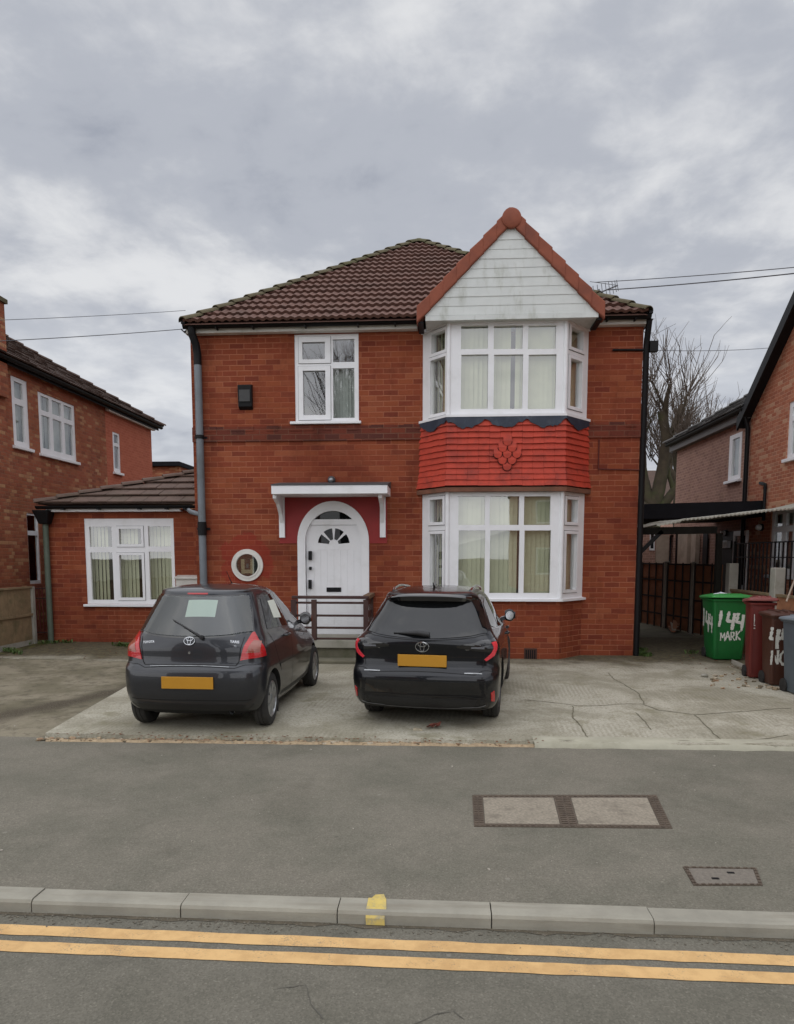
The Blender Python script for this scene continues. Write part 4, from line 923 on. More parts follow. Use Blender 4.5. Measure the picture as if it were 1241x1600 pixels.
mb = MB(); hx = gxx; mb.hexa([FE(hx-.10,.02,ez-.32),FE(hx+.10,.02,ez-.32),FE(hx+.10,.2,ez-.32),FE(hx-.10,.2,ez-.32),FE(hx-.19,.0,ez-.02),FE(hx+.19,.0,ez-.02),FE(hx+.19,.3,ez-.02),FE(hx-.19,.3,ez-.02)]); mb.build('hopper', M['black'], dp, bevel=.02, fixn=True)
pipe(ex, [FE(fx1+.12,.2,ez+.02),FE(fx1+.2,.2,ez-.03),(XL-.1,D+.05,ez-.14),(px_-.02,D-.08,ez-.2)], .045, M['grey_pipe'], 'waste_pipe', 10)
b = FE.rect(275,901,309,925,.18); e = thing('meter_box', 'white meter box low on the brick wall behind grey car', 'meter box', FE((b[0]+b[1])/2,0,b[2]))
mb = MB(); mb.fbox(FE, b[0], b[1], .0, .18, b[2]-.5, b[3]-.05); mb.build('casing', M['upvc_cream'], e, bevel=.01)
mb = MB(); mb.hexa([FE(b[0]-.02,0,b[3]-.049),FE(b[1]+.02,0,b[3]-.049),FE(b[1]+.02,.22,b[3]-.049),FE(b[0]-.02,.22,b[3]-.049),FE(b[0]-.02,0,b[3]+.03),FE(b[1]+.02,0,b[3]+.03),FE(b[1]+.02,.22,b[3]-.01),FE(b[0]-.02,.22,b[3]-.01)]); mb.build('lid', M['upvc_cream'], e, bevel=.006, fixn=True)
# ================================================================= front step and railing
SY = 12.62; step = thing('front_step', 'raised concrete doorstep below the white front door', 'step', (-2.2,13,GZ))
ux0, ux1 = PY(455,1010,SY).x, PY(592,1010,SY).x; sz = PY(530,1000,SY).z
mb = MB(); mb.box(ux0,ux1,SY-.03,D-.002,sz-.15,sz); mb.build('slab', M['concrete'], step, bevel=.015)
mb = MB(); mb.box(ux0+.05,ux1-.05,SY+.03,D-.002,GZ-.1,sz-.151); mb.build('base', M['concrete_moss'], step)
mb = MB(); mb.box(ux0+.3,ux1-.05,SY-.38,SY+.03,GZ-.1,sz-.33); mb.build('tread', M['concrete_moss'], step, bevel=.02)
rl = thing('timber_railing', 'maroon painted timber railing enclosing the front doorstep', 'railing', (-2.2,SY,sz))
FS = Fr((0,SY,0),(1,0,0),(0,-1,0)); rt = FS.px(520,931)[1]; xr1 = FS.px(572,960)[0]; xr0 = ux0+.03
mb = MB(); mb.fbox(FS, xr0, xr1+.05, -.05, .04, rt-.055, rt); mb.build('handrail', M['maroon'], rl, bevel=.01)
mb = MB(); mb.box(xr1-.06,xr1+.07,SY+.06,D-.002,rt-.06,rt+.012); mb.build('handrail', surf('bare_weathered_handrail', srgb(112,88,66), .8, .25, 6), rl, bevel=.01)
for y in (942,962,981): z = FS.px(520,y)[1]; mb = MB(); mb.fbox(FS, xr0+.03, xr1-.01, -.03, .0, z-.020, z+.020); mb.box(xr1-.02,xr1+.01,SY+.04,D-.01,z-.06,z+.06); mb.build('rail', M['maroon'], rl)
z = FS.px(520,999)[1]; mb = MB(); mb.fbox(FS, xr0+.03, xr1-.01, -.03, .01, z-.0, z+.03); mb.build('rail', M['maroon'], rl)
for x in (xr0+.03, FS.px(491,960)[0], xr1+.0): mb = MB(); mb.fbox(FS, x-.045, x+.045, -.05, .04, sz, rt-.071); mb.build('post', M['maroon'], rl)
mb = MB(); mb.box(xr1-.04,xr1+.04,D-.1,D-.003,sz,rt-.061); mb.build('post', M['maroon'], rl)
# ================================================================= house on the left
LX = -9.5; FLN = Fr((LX,0,0),(0,1,0),(1,0,0))
ln = thing('neighbour_house', 'mottled brick house on the left with hipped brown roof', 'house', (LX-2,18,.1))
def xwin(parent, fr, X, l, r, tl, bl, cols, row1, row2, sashes=False, mat_blind='net', name='window', sill=True, xm=None):
    """window on a receding wall: heights measured at its left edge, widths by where the edges fall"""
    u = lambda x: PX(x, 800, X).y
    z = lambda x, y: PX(x, y, X).z
    o = sorted((u(l), u(r))); xr_ = xm or cols[0][0]
    out = (o[0], o[1], z(l, bl), z(l, tl)); zz = [(z(xr_, row1[1]), z(xr_, row1[0]))] + ([(z(xr_, row2[1]), z(xr_, row2[0]))] if row2 else [])
    ps = []
    for c in cols:
        a = sorted((u(c[0]), u(c[1])))
        for q in zz: ps.append((a[0], a[1], max(q[0], out[2]+.05), min(q[1], out[3]-.05)))
    sl = (out[0]-.06, out[1]+.06, out[2]-.07, out[2]-.002, .07) if sill else None
    w = make_window(parent, fr, out, ps, [], d=-.02, depth=.06, blind=mat_blind, sill=sl, name=name); return out
wins = []
zE = 6.22; yn, yf, ysp = 13.4, PX(237,690,LX).y, PX(166,690,LX).y
wins.append(xwin(ln, FLN, LX, 27.9, 52.8, 590.3, 697, [(33.6,46.5)], (599.3,624.5), (634,690)))
wins.append(xwin(ln, FLN, LX, 68.2, 124, 614.6, 709, [(73.3,86),(90.5,104),(108.2,120.5)], (621.3,643), (650.5,701)))
wins.append(xwin(ln, FLN, LX, 180.8, 192, 675.8, 737.5, [(183.5,190.3)], (680,693), (698,732)))
so = xwin(ln, FLN, LX, 41.5, 60, 801, 913, [(43,58.5)], (804,829), (836,908), mat_blind=None, name='side_porch_window', sill=False, xm=43)
mb = MB(); mb.plate(FLN, (yn,ysp,-.05,zE), [w for w in wins[:2]]+[so], 0, -.13); mb.plate(Fr((0,yn,0),(1,0,0),(0,-1,0)), (-18,LX,-.05,zE), [], 0, 0)
mb.build('wall', M['brick_old'], ln)
mb = MB(); mb.plate(FLN, (ysp,yf,-.05,zE), [wins[2]], -.004, -.13); mb.plate(Fr((0,yf,0),(1,0,0),(0,1,0)), (-18,LX-.004,-.05,zE), [], 0, 0)
w = mb.build('extension_wall', M['brick_new'], ln)
mb = MB(); mb.box(LX-1.6,LX-1.5,yn+.2,yf-.2,0,zE); mb.box(LX-1.5,LX-.2,yn+.2,yf-.2,3.2,3.4); mb.build('interior_partition', M['dark_in'], ln)
def hiproof(x_e, y0, y1, x_far, z_e, tanp, mat, parent, side=1, hip_near=False, **kw):
    """roof with its eave on x = x_e; rises away from the camera's axis (side -1: towards -x)"""
    mb = MB(); half = abs(x_far-x_e)/2; zr_ = z_e+half*tanp; xm = (x_e+x_far)/2
    e0, e1 = V((x_e,y0,z_e)), V((x_e,y1,z_e)); r0 = V((xm, y0+(half if hip_near else 0), zr_)); r1 = V((xm, y1-half, zr_))
    f0, f1 = V((x_far,y0,z_e)), V((x_far,y1,z_e))
    s = (V((xm,y0,zr_))-e0); SL = s.length; s = s/SL; u = V((0,1,0)); n_ = u.cross(s); n_ = n_ if n_.z > 0 else -n_; L = y1-y0
    tiled(mb, e0, u, s, n_, SL, (lambda t: half*t/SL) if hip_near else (lambda t: 0.0), lambda t: L-half*t/SL, **kw)
    mb.poly([e0,e1,r1,r0]); mb.poly([f0,f1,r1,r0]); mb.poly([e1,f1,r1])
    if hip_near: mb.poly([e0,f0,r0])
    o = mb.build('roof', mat, parent); return o, e0, e1, r0, r1, f1
rf, e0, e1, r0_, r1_, f1_ = hiproof(LX+.30, yn-.3, yf+.32, -18.3, zE+.06, .60, M['tile_dark'], ln, course=.3, pitch=.28, thick=.035, flat=True)
mb = MB(); mb.poly([V((-18.1,yn-.02,zE)), V((LX,yn-.02,zE)), V((r0_.x,yn-.02,r0_.z-.02))]); mb.build('gable_wall', M['brick_old'], ln)
mb = MB(); hiptiles(mb, e1, r1_, .12, .4); hiptiles(mb, r0_, r1_, .12, .4); mb.build('hip_tile', M['tile_dark'], rf, smooth=40)
mb = MB(); gutter(mb, (LX+.22,yn-.3,zE+.03), (LX+.22,yf+.3,zE+.03), .065); mb.box(LX+.12,LX+.15,yn-.3,yf+.25,zE-.08,zE+.05); mb.build('gutter', M['black'], ln, smooth=40)
mb = MB(); mb.box(LX+.02,LX+.12,ysp,yf+.05,zE-.12,zE-.0); mb.build('fascia', M['upvc_cream'], ln)
cy0, cy1 = 13.55, PX(9,520,LX+.15).y; ct = PX(6,474,LX+.15).z
ch = MB(); ch.box(LX-.75,LX+.15,cy0,cy1,zE-.8,ct); ch.box(LX-.5,LX+.06,cy0,cy1+.0,0,zE-.8); ch = ch.build('chimney', M['brick_old'], ln)
mb = MB(); mb.box(LX-.80,LX+.20,cy0-.05,cy1+.05,ct,ct+.09); mb.build('chimney_cap', M['hip'], ch)
# far building glimpsed between the houses
fb = thing('distant_shed', 'dark flat roofed building far behind the side extension', 'building', (-11,33,0))
mb = MB(); a, b = PY(238,735,33), PY(281,735,33); zt = PY(260,729,33).z; mb.box(a.x-2,b.x,33,37,0,zt); mb.build('wall', M['brick_old'], fb)
mb = MB(); mb.box(a.x-2.2,b.x+.1,32.7,37.2,zt,zt+.20); mb.build('roof', M['felt'], fb)
# left boundary: concrete posts, gravel boards and boarded panels
FX = -8.98; fe = thing('boarded_fence', 'weathered wooden board fence with concrete posts and gravel boards', 'fence', (FX,13.6,.1))
y_end = PX(50,950,FX).y; bay_l = 1.85; zt = PX(40,917,FX).z; zb = PX(30,1003,FX).z
FF_ = Fr((FX,0,0),(0,1,0),(1,0,0))
for k in range(4):
    y1 = y_end-.06-k*(bay_l+.12); y0 = y1-bay_l
    mb = MB(); y = y0
    while y < y1-.01:
        y2 = min(y+.115, y1); mb.fbox(FF_, y+.002, y2-.002, rnd.uniform(.012,.02), rnd.uniform(.024,.032), zb+.0, zt-.03+rnd.uniform(-.006,.006)); y = y2
    mb.fbox(FF_, y0, y1, -.02, .011, zb+.02, zb+.1)
    p = mb.build('panel', M['fence_wood'], fe)
    mb = MB(); zm = (zt+zb)/2-.03
    mb.fbox(FF_, y0, y1, .033, .06, zm-.025, zm+.025); mb.fbox(FF_, y0-.0, y1+.0, .0, .065, zt-.03, zt+.01); mb.build('batten', M['fence_wood'], p)
    mb = MB(); mb.fbox(FF_, y0, y1, -.02, .03, dz(y1)-.1, zb-.002); mb.build('gravel_board', M['post'], fe)
    mb = MB(); mb.hexa([FF_(y1+.005,-.05,0),FF_(y1+.115,-.05,0),FF_(y1+.115,.06,0),FF_(y1+.005,.06,0),FF_(y1+.005,-.05,zt+.0),FF_(y1+.115,-.05,zt+.0),FF_(y1+.115,.06,zt+.0),FF_(y1+.005,.06,zt+.0)]); mb.build('post', M['post'], fe, bevel=.012)
gt = thing('side_gate', 'narrow dark red metal gate between the fence and side extension', 'gate', (-8.9,15.3,.1))
FGt = Fr((0,15.4,0),(1,0,0),(0,-1,0)); g = FGt.rect(57,918,73,990)
mb = MB()
for z in (g[2]+.03,g[3]-.25,g[3]-.02): mb.fbox(FGt,g[0],g[1],-.012,.012,z-.015,z+.015)
mb.build('rail', M['maroon'], gt)
mb = MB()
for k in range(4): u = g[0]+(g[1]-g[0])*k/3; mb.fbox(FGt,u-.009,u+.009,-.009,.009,g[2],g[3]+.02)
mb.build('bars', surf('red_gate_paint', srgb(116,52,48), .6, .2), gt)
# ================================================================= house on the right
RX = 7.1; FRN = Fr((RX,0,0),(0,1,0),(-1,0,0)); yj = PX(1172,700,RX).y; yw = PX(1056,720,RX).y; zw = 5.40
rh = thing('neighbour_house', 'pale red brick gabled house on the right with lower rear wing', 'house', (RX+2,16,.1))
apY = 12.2; gt_ = .82; apZ = zw+(yj-apY)*gt_; yfr = 2*apY-yj
wr = xwin(rh, FRN, RX, 1224, 1262, 633.5, 719, [(1229,1241),(1245,1258)], (640,654), (661,711))
ww = xwin(rh, FRN, RX, 1134, 1152.6, 684, 753, [(1138.5,1149.5)], (689,745), None)
wk = xwin(rh, FRN, RX, 1206, 1262, 798, 898, [(1210,1222),(1228,1239),(1245,1258)], (804,823), (832,888))
mb = MB(); 
def gable_wall(mb, holes):
    mb.plate(FRN, (yfr,yj,-.05,zw), holes, 0, -.13); mb.poly([FRN(yfr,0,zw),FRN(yj,0,zw),FRN(apY,0,apZ)])
gable_wall(mb, [wr, wk]); mb.plate(Fr((0,yfr,0),(1,0,0),(0,-1,0)), (RX,RX+8,-.05,zw), [], 0, 0); mb.plate(Fr((0,yj,0),(1,0,0),(0,1,0)), (RX,RX+8,-.05,zw), [], 0, 0); mb.build('wall', M['brick_right'], rh)
mb = MB(); mb.plate(FRN, (yj+.0,yw,-.05,zw+.1), [ww], -.03, -.16); mb.plate(Fr((0,yw,0),(1,0,0),(0,1,0)), (RX+.03,RX+6,-.05,zw), [], 0, 0); mb.build('rear_wall', M['brick_pink'], rh)
mb = MB(); mb.box(RX+1.5,RX+1.6,yfr+.2,yw-.2,0,zw); mb.box(RX+.2,RX+1.5,yfr+.2,yw-.2,3.2,3.4); mb.build('interior_partition', M['dark_in'], rh)
rf, e0, e1, r0_, r1_, f1_ = hiproof(RX-.26, yj-.05, yw+.28, RX+7, zw+.06, .6, M['slate'], rh, course=.3, pitch=.3, thick=.03, flat=True)
mb = MB(); hiptiles(mb, e1, r1_, .11, .4); mb.build('hip_tile', M['slate'], rf, smooth=40)
mb = MB(); gutter(mb, (RX-.2,yj-.02,zw+.03), (RX-.2,yw+.26,zw+.03), .065); mb.build('gutter', M['black'], rh, smooth=40)
mb = MB(); mb.box(RX-.13,RX-.10,yj,yw+.22,zw-.20,zw+.06); mb.box(RX-.10,RX+.03,yj,yw+.2,zw-.20,zw-.16); mb.build('fascia', surf('grey_fascia', srgb(110,108,106), .6, .1), rh)
mb = MB(); th = .22                                    # gable roof and black bargeboards
for sgn, y_e in ((1,yj),(-1,yfr)):
    a, b = V((RX-.2, apY, apZ+.05)), V((RX-.2, y_e+sgn*.25, zw+.05-.25*gt_)); u = V((1,0,0)); s = (a-b); SL = s.length; s = s/SL; n_ = u.cross(s); n_ = n_ if n_.z > 0 else -n_
    tiled(mb, b, u, s, n_, SL, lambda t: 0.0, lambda t: 8.4, course=.3, pitch=.3, thick=.04, flat=True); mb.poly([a,b,b+u*8.4,a+u*8.4])
mb.build('roof', M['slate'], rh)
mb = MB()
for sgn, y_e in ((1,yj),(-1,yfr)):
    a, b = V((RX-.2, apY, apZ)), V((RX-.2, y_e+sgn*.25, zw-.25*gt_)); dn = V((0,0,-.24)); o = V((-.03,0,0)); i_ = V((.02,0,0))
    mb.hexa([a+dn+o,b+dn+o,b+dn+i_,a+dn+i_,a+o+V((0,0,.04)),b+o+V((0,0,.04)),b+i_+V((0,0,.04)),a+i_+V((0,0,.04))])
    mb.hexa([a+dn*.8+i_,b+dn*.8+i_,b+dn*.8+V((.2,0,0)),a+dn*.8+V((.2,0,0)),a+dn*.7+i_,b+dn*.7+i_,b+dn*.7+V((.2,0,0)),a+dn*.7+V((.2,0,0))])
mb.build('bargeboard', M['black'], rh)
pipe(rh, [(RX-.2,yj+.02,zw-.0),(RX-.1,yj+.02,zw-.3),(RX-.06,yj+.02,zw-.45),(RX-.06,yj+.02,.1)], .05, M['black'])
q = PX(1196,757,RX-.06); q2 = PX(1188,755,RX-.06); pipe(rh, [(RX+.02,q2.y,q2.z),(RX-.06,q2.y,q2.z),(RX-.06,q.y,q.z),(RX-.06,q.y+.0,q.z-.06),(RX-.06,q.y,2.8)], .035, M['black'], 'waste_pipe', 8)
# garage with black flat roof between the houses
gY = 16.2; ga = thing('carport', 'brick garage with black flat felt roof between the two houses', 'carport', (5.4,gY,.1))
a, b = PY(999,800,gY), PY(1203,800,gY); zt, zb = PY(1100,786,gY).z, PY(1100,812,gY).z
mb = MB(); mb.hexa([(a.x-.6,gY-.25,zb),(RX-.01,gY-.25,zb+.05),(RX-.01,gY+2.6,zb+.05),(a.x-.6,gY+2.6,zb),(a.x-.6,gY-.25,zt-.05),(RX-.01,gY-.25,zt+.03),(RX-.01,gY+2.6,zt+.05),(a.x-.6,gY+2.6,zt+.0)]); mb.build('roof', M['felt'], ga)  # open carport roof, its depth chosen to darken the passage below
FGa = Fr((0,21.6,0),(1,0,0),(0,-1,0)); gw = FGa.rect(1086,848,1100,940)
mb = MB(); mb.plate(FGa, (a.x+.6,RX-.02,-.05,zb-.005), [FGa.rect(1046,836,1052,880)], 0, -.2); mb.build('wall', M['brick_pink'], ga)
mb = MB(); mb.box(a.x+.6,RX-.03,21.85,22.0,0,zb-.01); mb.build('interior_partition', M['dark_in'], ga)
r = FGa.rect(1024,836,1044,905); mb = MB(); mb.fbox(FGa,r[0],r[1],.005,.05,r[2],r[3]); mb.build('upright_board', M['pale_wood'], ga)
for (x0,x1,mt,dd) in ((1059,1074,'pale_wood',.12),(1080,1087,'pale_wood',.12),(1048,1058,'black',.03),(1098,1105,'black',.03),(1127,1147,'black',.03),(1076,1079,'black',.03)):
    u = sorted((PX(x0,850,RX-dd).y, PX(x1,850,RX-dd).y)); mb = MB(); mb.fbox(FRN,u[0],u[1],.006,dd,.1,PX(x0,832,RX-dd).z if mt != 'pale_wood' else PX(x0,834,RX-dd).z); mb.build('upright_board' if mt == 'pale_wood' else 'dark_opening_panel', M[mt], rh)  # flat black panels stand in for unlit openings in the wall
for (x0,x1,y0,y1) in ((1015,1023,832,860),):
    r = FGa.rect(x0,y0,x1,y1); mb = MB(); mb.plate(FGa, r, [(r[0]+.03,r[1]-.03,r[2]+.06,r[3]-.04)], .03, 0); f_ = mb.build('window', M['upvc'], ga); mb = MB(); mb.fbox(FGa,r[0]+.02,r[1]-.02,.004,.012,r[2]+.03,r[3]-.03); mb.build('pane', M['glass_dark'], f_)
# open canopy on posts in front of it, pale sagging sheets
M['old_beam'] = surf('blackened_beam', srgb(24,22,19), .95, .3, 5, spec=.1); cY = 13.7; cp = thing('side_canopy', 'sagging pale corrugated canopy on dark posts beside right house', 'canopy', (5.8,cY,.1))
pts = [PY(x,y,cY) for x, y in ((1026,820),(1064,813.5),(1066,811),(1108,808),(1122,805.5),(1160,802),(1200,797),(1241,793.5))]; pts.append(V((RX-.02,cY,pts[-1].z+.12)) if pts[-1].x < RX-.1 else V((pts[-1].x+.02,cY,pts[-1].z)))
mb = MB(); rows = []; n = 110
def edge(t):
    x = pts[0].x+(min(RX-.02,pts[-1].x)-pts[0].x)*t; k = max(i for i in range(len(pts)-1) if pts[i].x <= x+1e-6) if x < pts[-1].x else len(pts)-2
    q = (x-pts[k].x)/max(1e-6,(pts[k+1].x-pts[k].x)); return x, pts[k].z+(pts[k+1].z-pts[k].z)*q
for j in range(5):
    r = []
    for i in range(n+1):
        x, z = edge(i/n); yy = cY+j*.75-.06*noise.noise((x*1.3,0,0))*(j == 0); r.append((x, yy, z+.012*math.sin(x*2*math.pi/.076*1)*1+.03*math.sin(j*1.3+x)*(j > 0)))
    rows.append(r)
mb.grid(rows); mb.grid([[(x,y,z-.028) for x,y,z in rows[0]], rows[0]]); mb.build('roof_sheet', M['corrug'], cp)
zbm = PY(1080,828,cY).z; mb = MB(); bx0 = PY(1000,830,cY).x; bx1 = PY(1122,830,cY).x
mb.bar((bx0-.3,cY+.06,PY(1000,830,cY).z),(bx1,cY+.06,zbm),.06,.14); mb.build('beam', M['old_beam'], cp)
mb = MB(); q0, q1 = PY(997,868,cY), PY(1036,830,cY); mb.bar((q0.x,cY+.06,q0.z),(q1.x,cY+.06,q1.z),.06,.07); mb.build('brace', M['black'], cp)
for x in (1125,):
    p = PY(x,860,cY); mb = MB(); mb.box(p.x-.045,p.x+.045,cY+.0,cY+.12,dz(cY),zbm-.06); mb.build('post', M['old_beam'], cp)
p = PX(1135,850,RX-.02); e = thing('meter_box', 'small white box on the right house wall under the lamp', 'meter box', tuple(p)); mb = MB(); mb.fbox(FRN,p.y-.28,p.y+.25,.0,.12,p.z-.10,p.z+.08); mb.build('casing', M['upvc'], e, bevel=.01)
mb = MB(); mb.fbox(FRN,p.y-.22,p.y+.19,.121,.128,p.z-.07,p.z+.05); mb.build('lid', M['upvc_cream'], e)
q = PZ(1062,985,.14); e = thing('scrap_timber', 'loose scrap planks heaped against the brown panel fence', 'timber', (q.x-.2,q.y,.15)); 
for k in range(5): mb = MB(); mb.bar((q.x-.35+.05*k,q.y-.6+.1*k,.17+.03*k),(q.x-.05+.03*k,q.y+.7-.15*k,.22+.12*(k%3)),.10,.025); mb.build('plank', M['pale_wood'] if k % 2 else M['fence_brown'], e)
# boundary between the two plots: brown panels and concrete posts running back along the side path
bf = thing('panel_fence', 'brown lattice panel fence with concrete posts beside the path', 'fence', (5.95,16,.1))
A = PZ(1000,972,.16); B = PZ(1090,991,.14); dirv = (B-A).normalized(); L = (B-A).length; nn = V((-dirv.y,dirv.x,0)); nn = nn if nn.y < 0 or nn.x < 0 else -nn
FBf = Fr((A.x,A.y,0),(dirv.x,dirv.y,0),(nn.x,nn.y,0)); ztf = 1.86
def ux(x, y=930): return FBf.px(x, y)[0]
for (x0,x1) in ((1004,1037.5),(1043.5,1080.5),(1086,1128)):
    u0, u1 = ux(x0), ux(x1); mb = MB(); nb = 9; 
    for k in range(nb): z0 = .16+(ztf-.2)*k/nb; mb.fbox(FBf,u0,u1,.0+.006*(k%2),.016+.006*(k%2),z0,z0+(ztf-.2)/nb+.015)
    p = mb.build('panel', M['fence_brown'], bf); mb = MB()
    for k in range(4): u = u0+(u1-u0)*(k+.06)/3.12; mb.fbox(FBf,u-.02,u+.02,.024,.045,.14,ztf)
    for z in (.5,.95,1.4,ztf-.04): mb.fbox(FBf,u0,u1,.0235,.04,z-.02,z+.02)
    mb.build('batten', M['dark_wood'], p)
for x in (1040.5,1083.5):
    u = ux(x); mb = MB(); mb.fbox(FBf,u-.055,u+.055,-.05,.06,0,ztf+.03); mb.build('post', M['post'], bf, bevel=.012)
# nearer length: low planked wall, posts, black railing above it
lw_ = thing('plank_wall', 'low brown plank boundary wall behind the wheelie bins', 'wall', (5.9,12.2,.1))
BX = 6.02; FBw = Fr((BX,0,0),(0,1,0),(-1,0,0)); y0, y1 = 9.0, PX(1143,950,BX).y
zt = PX(1190,929,BX).z; mb = MB()
for k in range(5): mb.fbox(FBw,y0,y1,-.03+.004*(k%2),.02+.004*(k%2),.05+(zt-.05)*k/5+.004,.05+(zt-.05)*(k+1)/5)
mb.build('planks', M['fence_brown'], lw_)
mb = MB(); mb.fbox(FBw,y0,y1,-.05,.05,zt+.002,zt+.045); mb.build('coping', M['fence_wood'], lw_)
for (xa,xb,yt) in ((1134,1151,880),(1204,1224,887)):
    ya, yb_ = PX(xa,900,BX-.0).y, PX(xb,900,BX).y; yc = (ya+yb_)/2; ztp = PX((xa+xb)/2,yt,BX).z
    mb = MB(); mb.fbox(FBw,yc-.10,yc+.10,-.11,.075,.0,ztp); mb.build('post', M['post'], lw_, bevel=.015)
ir = thing('iron_railing', 'black iron bar railing standing behind the low plank wall', 'railing', (6.5,12.4,.1))
IX = 6.35; FI = Fr((IX,0,0),(0,1,0),(-1,0,0)); ya, yb_ = 9.4, PX(1148,880,IX).y; z1_ = PX(1190,847,IX).z; z2_ = PX(1190,870,IX).z
mb = MB(); mb.fbox(FI,ya,yb_,-.02,.02,z1_-.025,z1_); mb.fbox(FI,ya,yb_,-.015,.015,z2_-.02,z2_); mb.fbox(FI,ya,yb_,-.015,.015,1.0,1.03); mb.build('rail', M['iron'], ir)
mb = MB(); y = ya
while y < yb_: mb.fbox(FI,y-.012,y+.012,-.012,.012,.6,z1_+.0); y += .16
mb.build('bars', M['iron'], ir)
mb = MB()
for y in (ya,(ya+yb_)/2,yb_-.0): mb.fbox(FI,y-.03,y+.03,-.03,.03,0,z1_+.04)
mb.build('post', M['iron'], ir)
# things fixed under the canopy on the right house
for (x,y,nm,lb) in ((1134,833,'wall_lamp','small white globe wall lamp under the dark canopy'),(1190,824,'wall_lamp','white bulkhead lamp near the right house window')):
    p = PX(x,y,RX-.02); e = thing(nm, lb, 'lamp', tuple(p)); mb = MB(); mb.lathe([(.05,-.02),(.06,.02),(.07,.06),(.05,.11),(0,.13)], p, (-1,0,0), 16); mb.build('globe', M['upvc'], e, smooth=40); mb = MB(); mb.lathe([(.08,-.03),(.08,.02),(.05,.021)], p, (-1,0,0), 16); mb.build('base_plate', M['black'], e)
for (x0,x1,y0,y1) in ((1160,1167,830,850),(1159,1166,862,878)):
    pass
dn = thing('side_door', 'white framed side door in the right house under the canopy', 'door', (RX,15.6,.1))
ya, yb_ = PX(1168,860,RX).y, PX(1158,860,RX).y; zt_ = PX(1163,829,RX).z
mb = MB(); mb.plate(FRN,(ya-.05,yb_+.35,.15,zt_),[(ya+.03,yb_+.27,1.35,zt_-.12)],.05,.005); mb.build('leaf', M['upvc'], dn); mb = MB(); mb.quad(FRN(ya,.02,1.3),FRN(yb_+.3,.02,1.3),FRN(yb_+.3,.02,zt_-.1),FRN(ya,.02,zt_-.1)); mb.build('pane', M['glass_dark'], dn)
# ================================================================= cars
def carpaint(name, c, metallic=.55, rough=.32):
    t = NT(name); a = t.noise(3, 6, .6); f = t.noise(900, 2, .7)
    cc = t.mix(t.math('MULTIPLY', f, .25), c, tuple(min(1, k*1.7) for k in c[:3]))
    dust = t.math('MULTIPLY', t.smooth(a, .45, .75), .10); x, y, z = t.xyz()
    low = t.math('MULTIPLY', t.math('SUBTRACT', 1, t.smooth(z, .2, .75)), t.math('MULTIPLY', t.noise(9, 6, .7), .16))   # road film on the lower panels
    cc = t.mix(t.math('MAXIMUM', dust, low), cc, (.11,.10,.09)); t.col(cc)
    t.set(Metallic=metallic, Roughness=t.math('ADD', rough, t.math('MULTIPLY', low, .6))); t.bs.inputs['Coat Weight'].default_value = .75; t.bs.inputs['Coat Roughness'].default_value = .035; t.bs.inputs['Specular IOR Level'].default_value = .3
    t.put(t.bs.inputs['Coat Roughness'], t.math('ADD', .03, t.math('MULTIPLY', low, .5)))
    return t.mat
M['paint_grey'] = carpaint('dark_grey_car_paint', (.036,.038,.043))
M['paint_black'] = carpaint('blue_black_car_paint', (.004,.005,.008))
M['trim'] = surf('black_trim', (.014,.014,.015), .5, .15, 6)
M['gloss'] = surf('gloss_black_trim', (.006,.006,.007), .12, .1, 3, coat=1)
M['tyre'] = surf('tyre_rubber', (.022,.021,.020), .85, .35, 9, dirt=(.07,.065,.055), dirt_amt=.4, bump=.2)
M['rim'] = surf('silver_wheel', srgb(168,170,172), .32, .1, 6, metallic=.75, dirt=(.08,.07,.06), dirt_amt=.5, dscale=7)
M['rim_dark'] = surf('dark_alloy_wheel', srgb(96,98,102), .3, .1, 6, metallic=.8)
M['chrome'] = surf('chrome', srgb(205,207,210), .14, .03, 3, metallic=1)
M['carglass'] = glass('tinted_car_glass', tint=(.62,.70,.68), refl=.055)
M['carglass_dark'] = glass('dark_car_glass', dark=(.006,.007,.008), refl=.015)
M['cabin'] = surf('dark_cabin', (.012,.013,.014), .8, .5, 2.5)
M['under'] = surf('underbody', (.008,.008,.008), .9, .2)
M['plate'] = surf('yellow_plate', srgb(190,136,36), .4, .05, 4)
M['paper'] = surf('white_paper', srgb(226,230,218), .8, .03)
def lamp_red(name, c):
    t = NT(name); t.col(c); t.set(Roughness=.12); t.bs.inputs['Coat Weight'].default_value = 1
    wv = t.n('ShaderNodeTexWave', bands_direction='Z'); wv.inputs['Scale'].default_value = 18; t.l(t.co, wv.inputs['Vector']); t.bump(wv.outputs['Fac'], .25, .004); return t.mat
M['lampred'] = lamp_red('red_lamp_lens', srgb(186,24,30)); M['lampbright'] = lamp_red('bright_red_lens', srgb(224,58,70)); M['lampclear'] = lamp_red('smoky_amber_lens', srgb(150,78,62)); M['lampgrey'] = surf('grey_lamp_lens', srgb(108,110,116), .15, .1, coat=1)
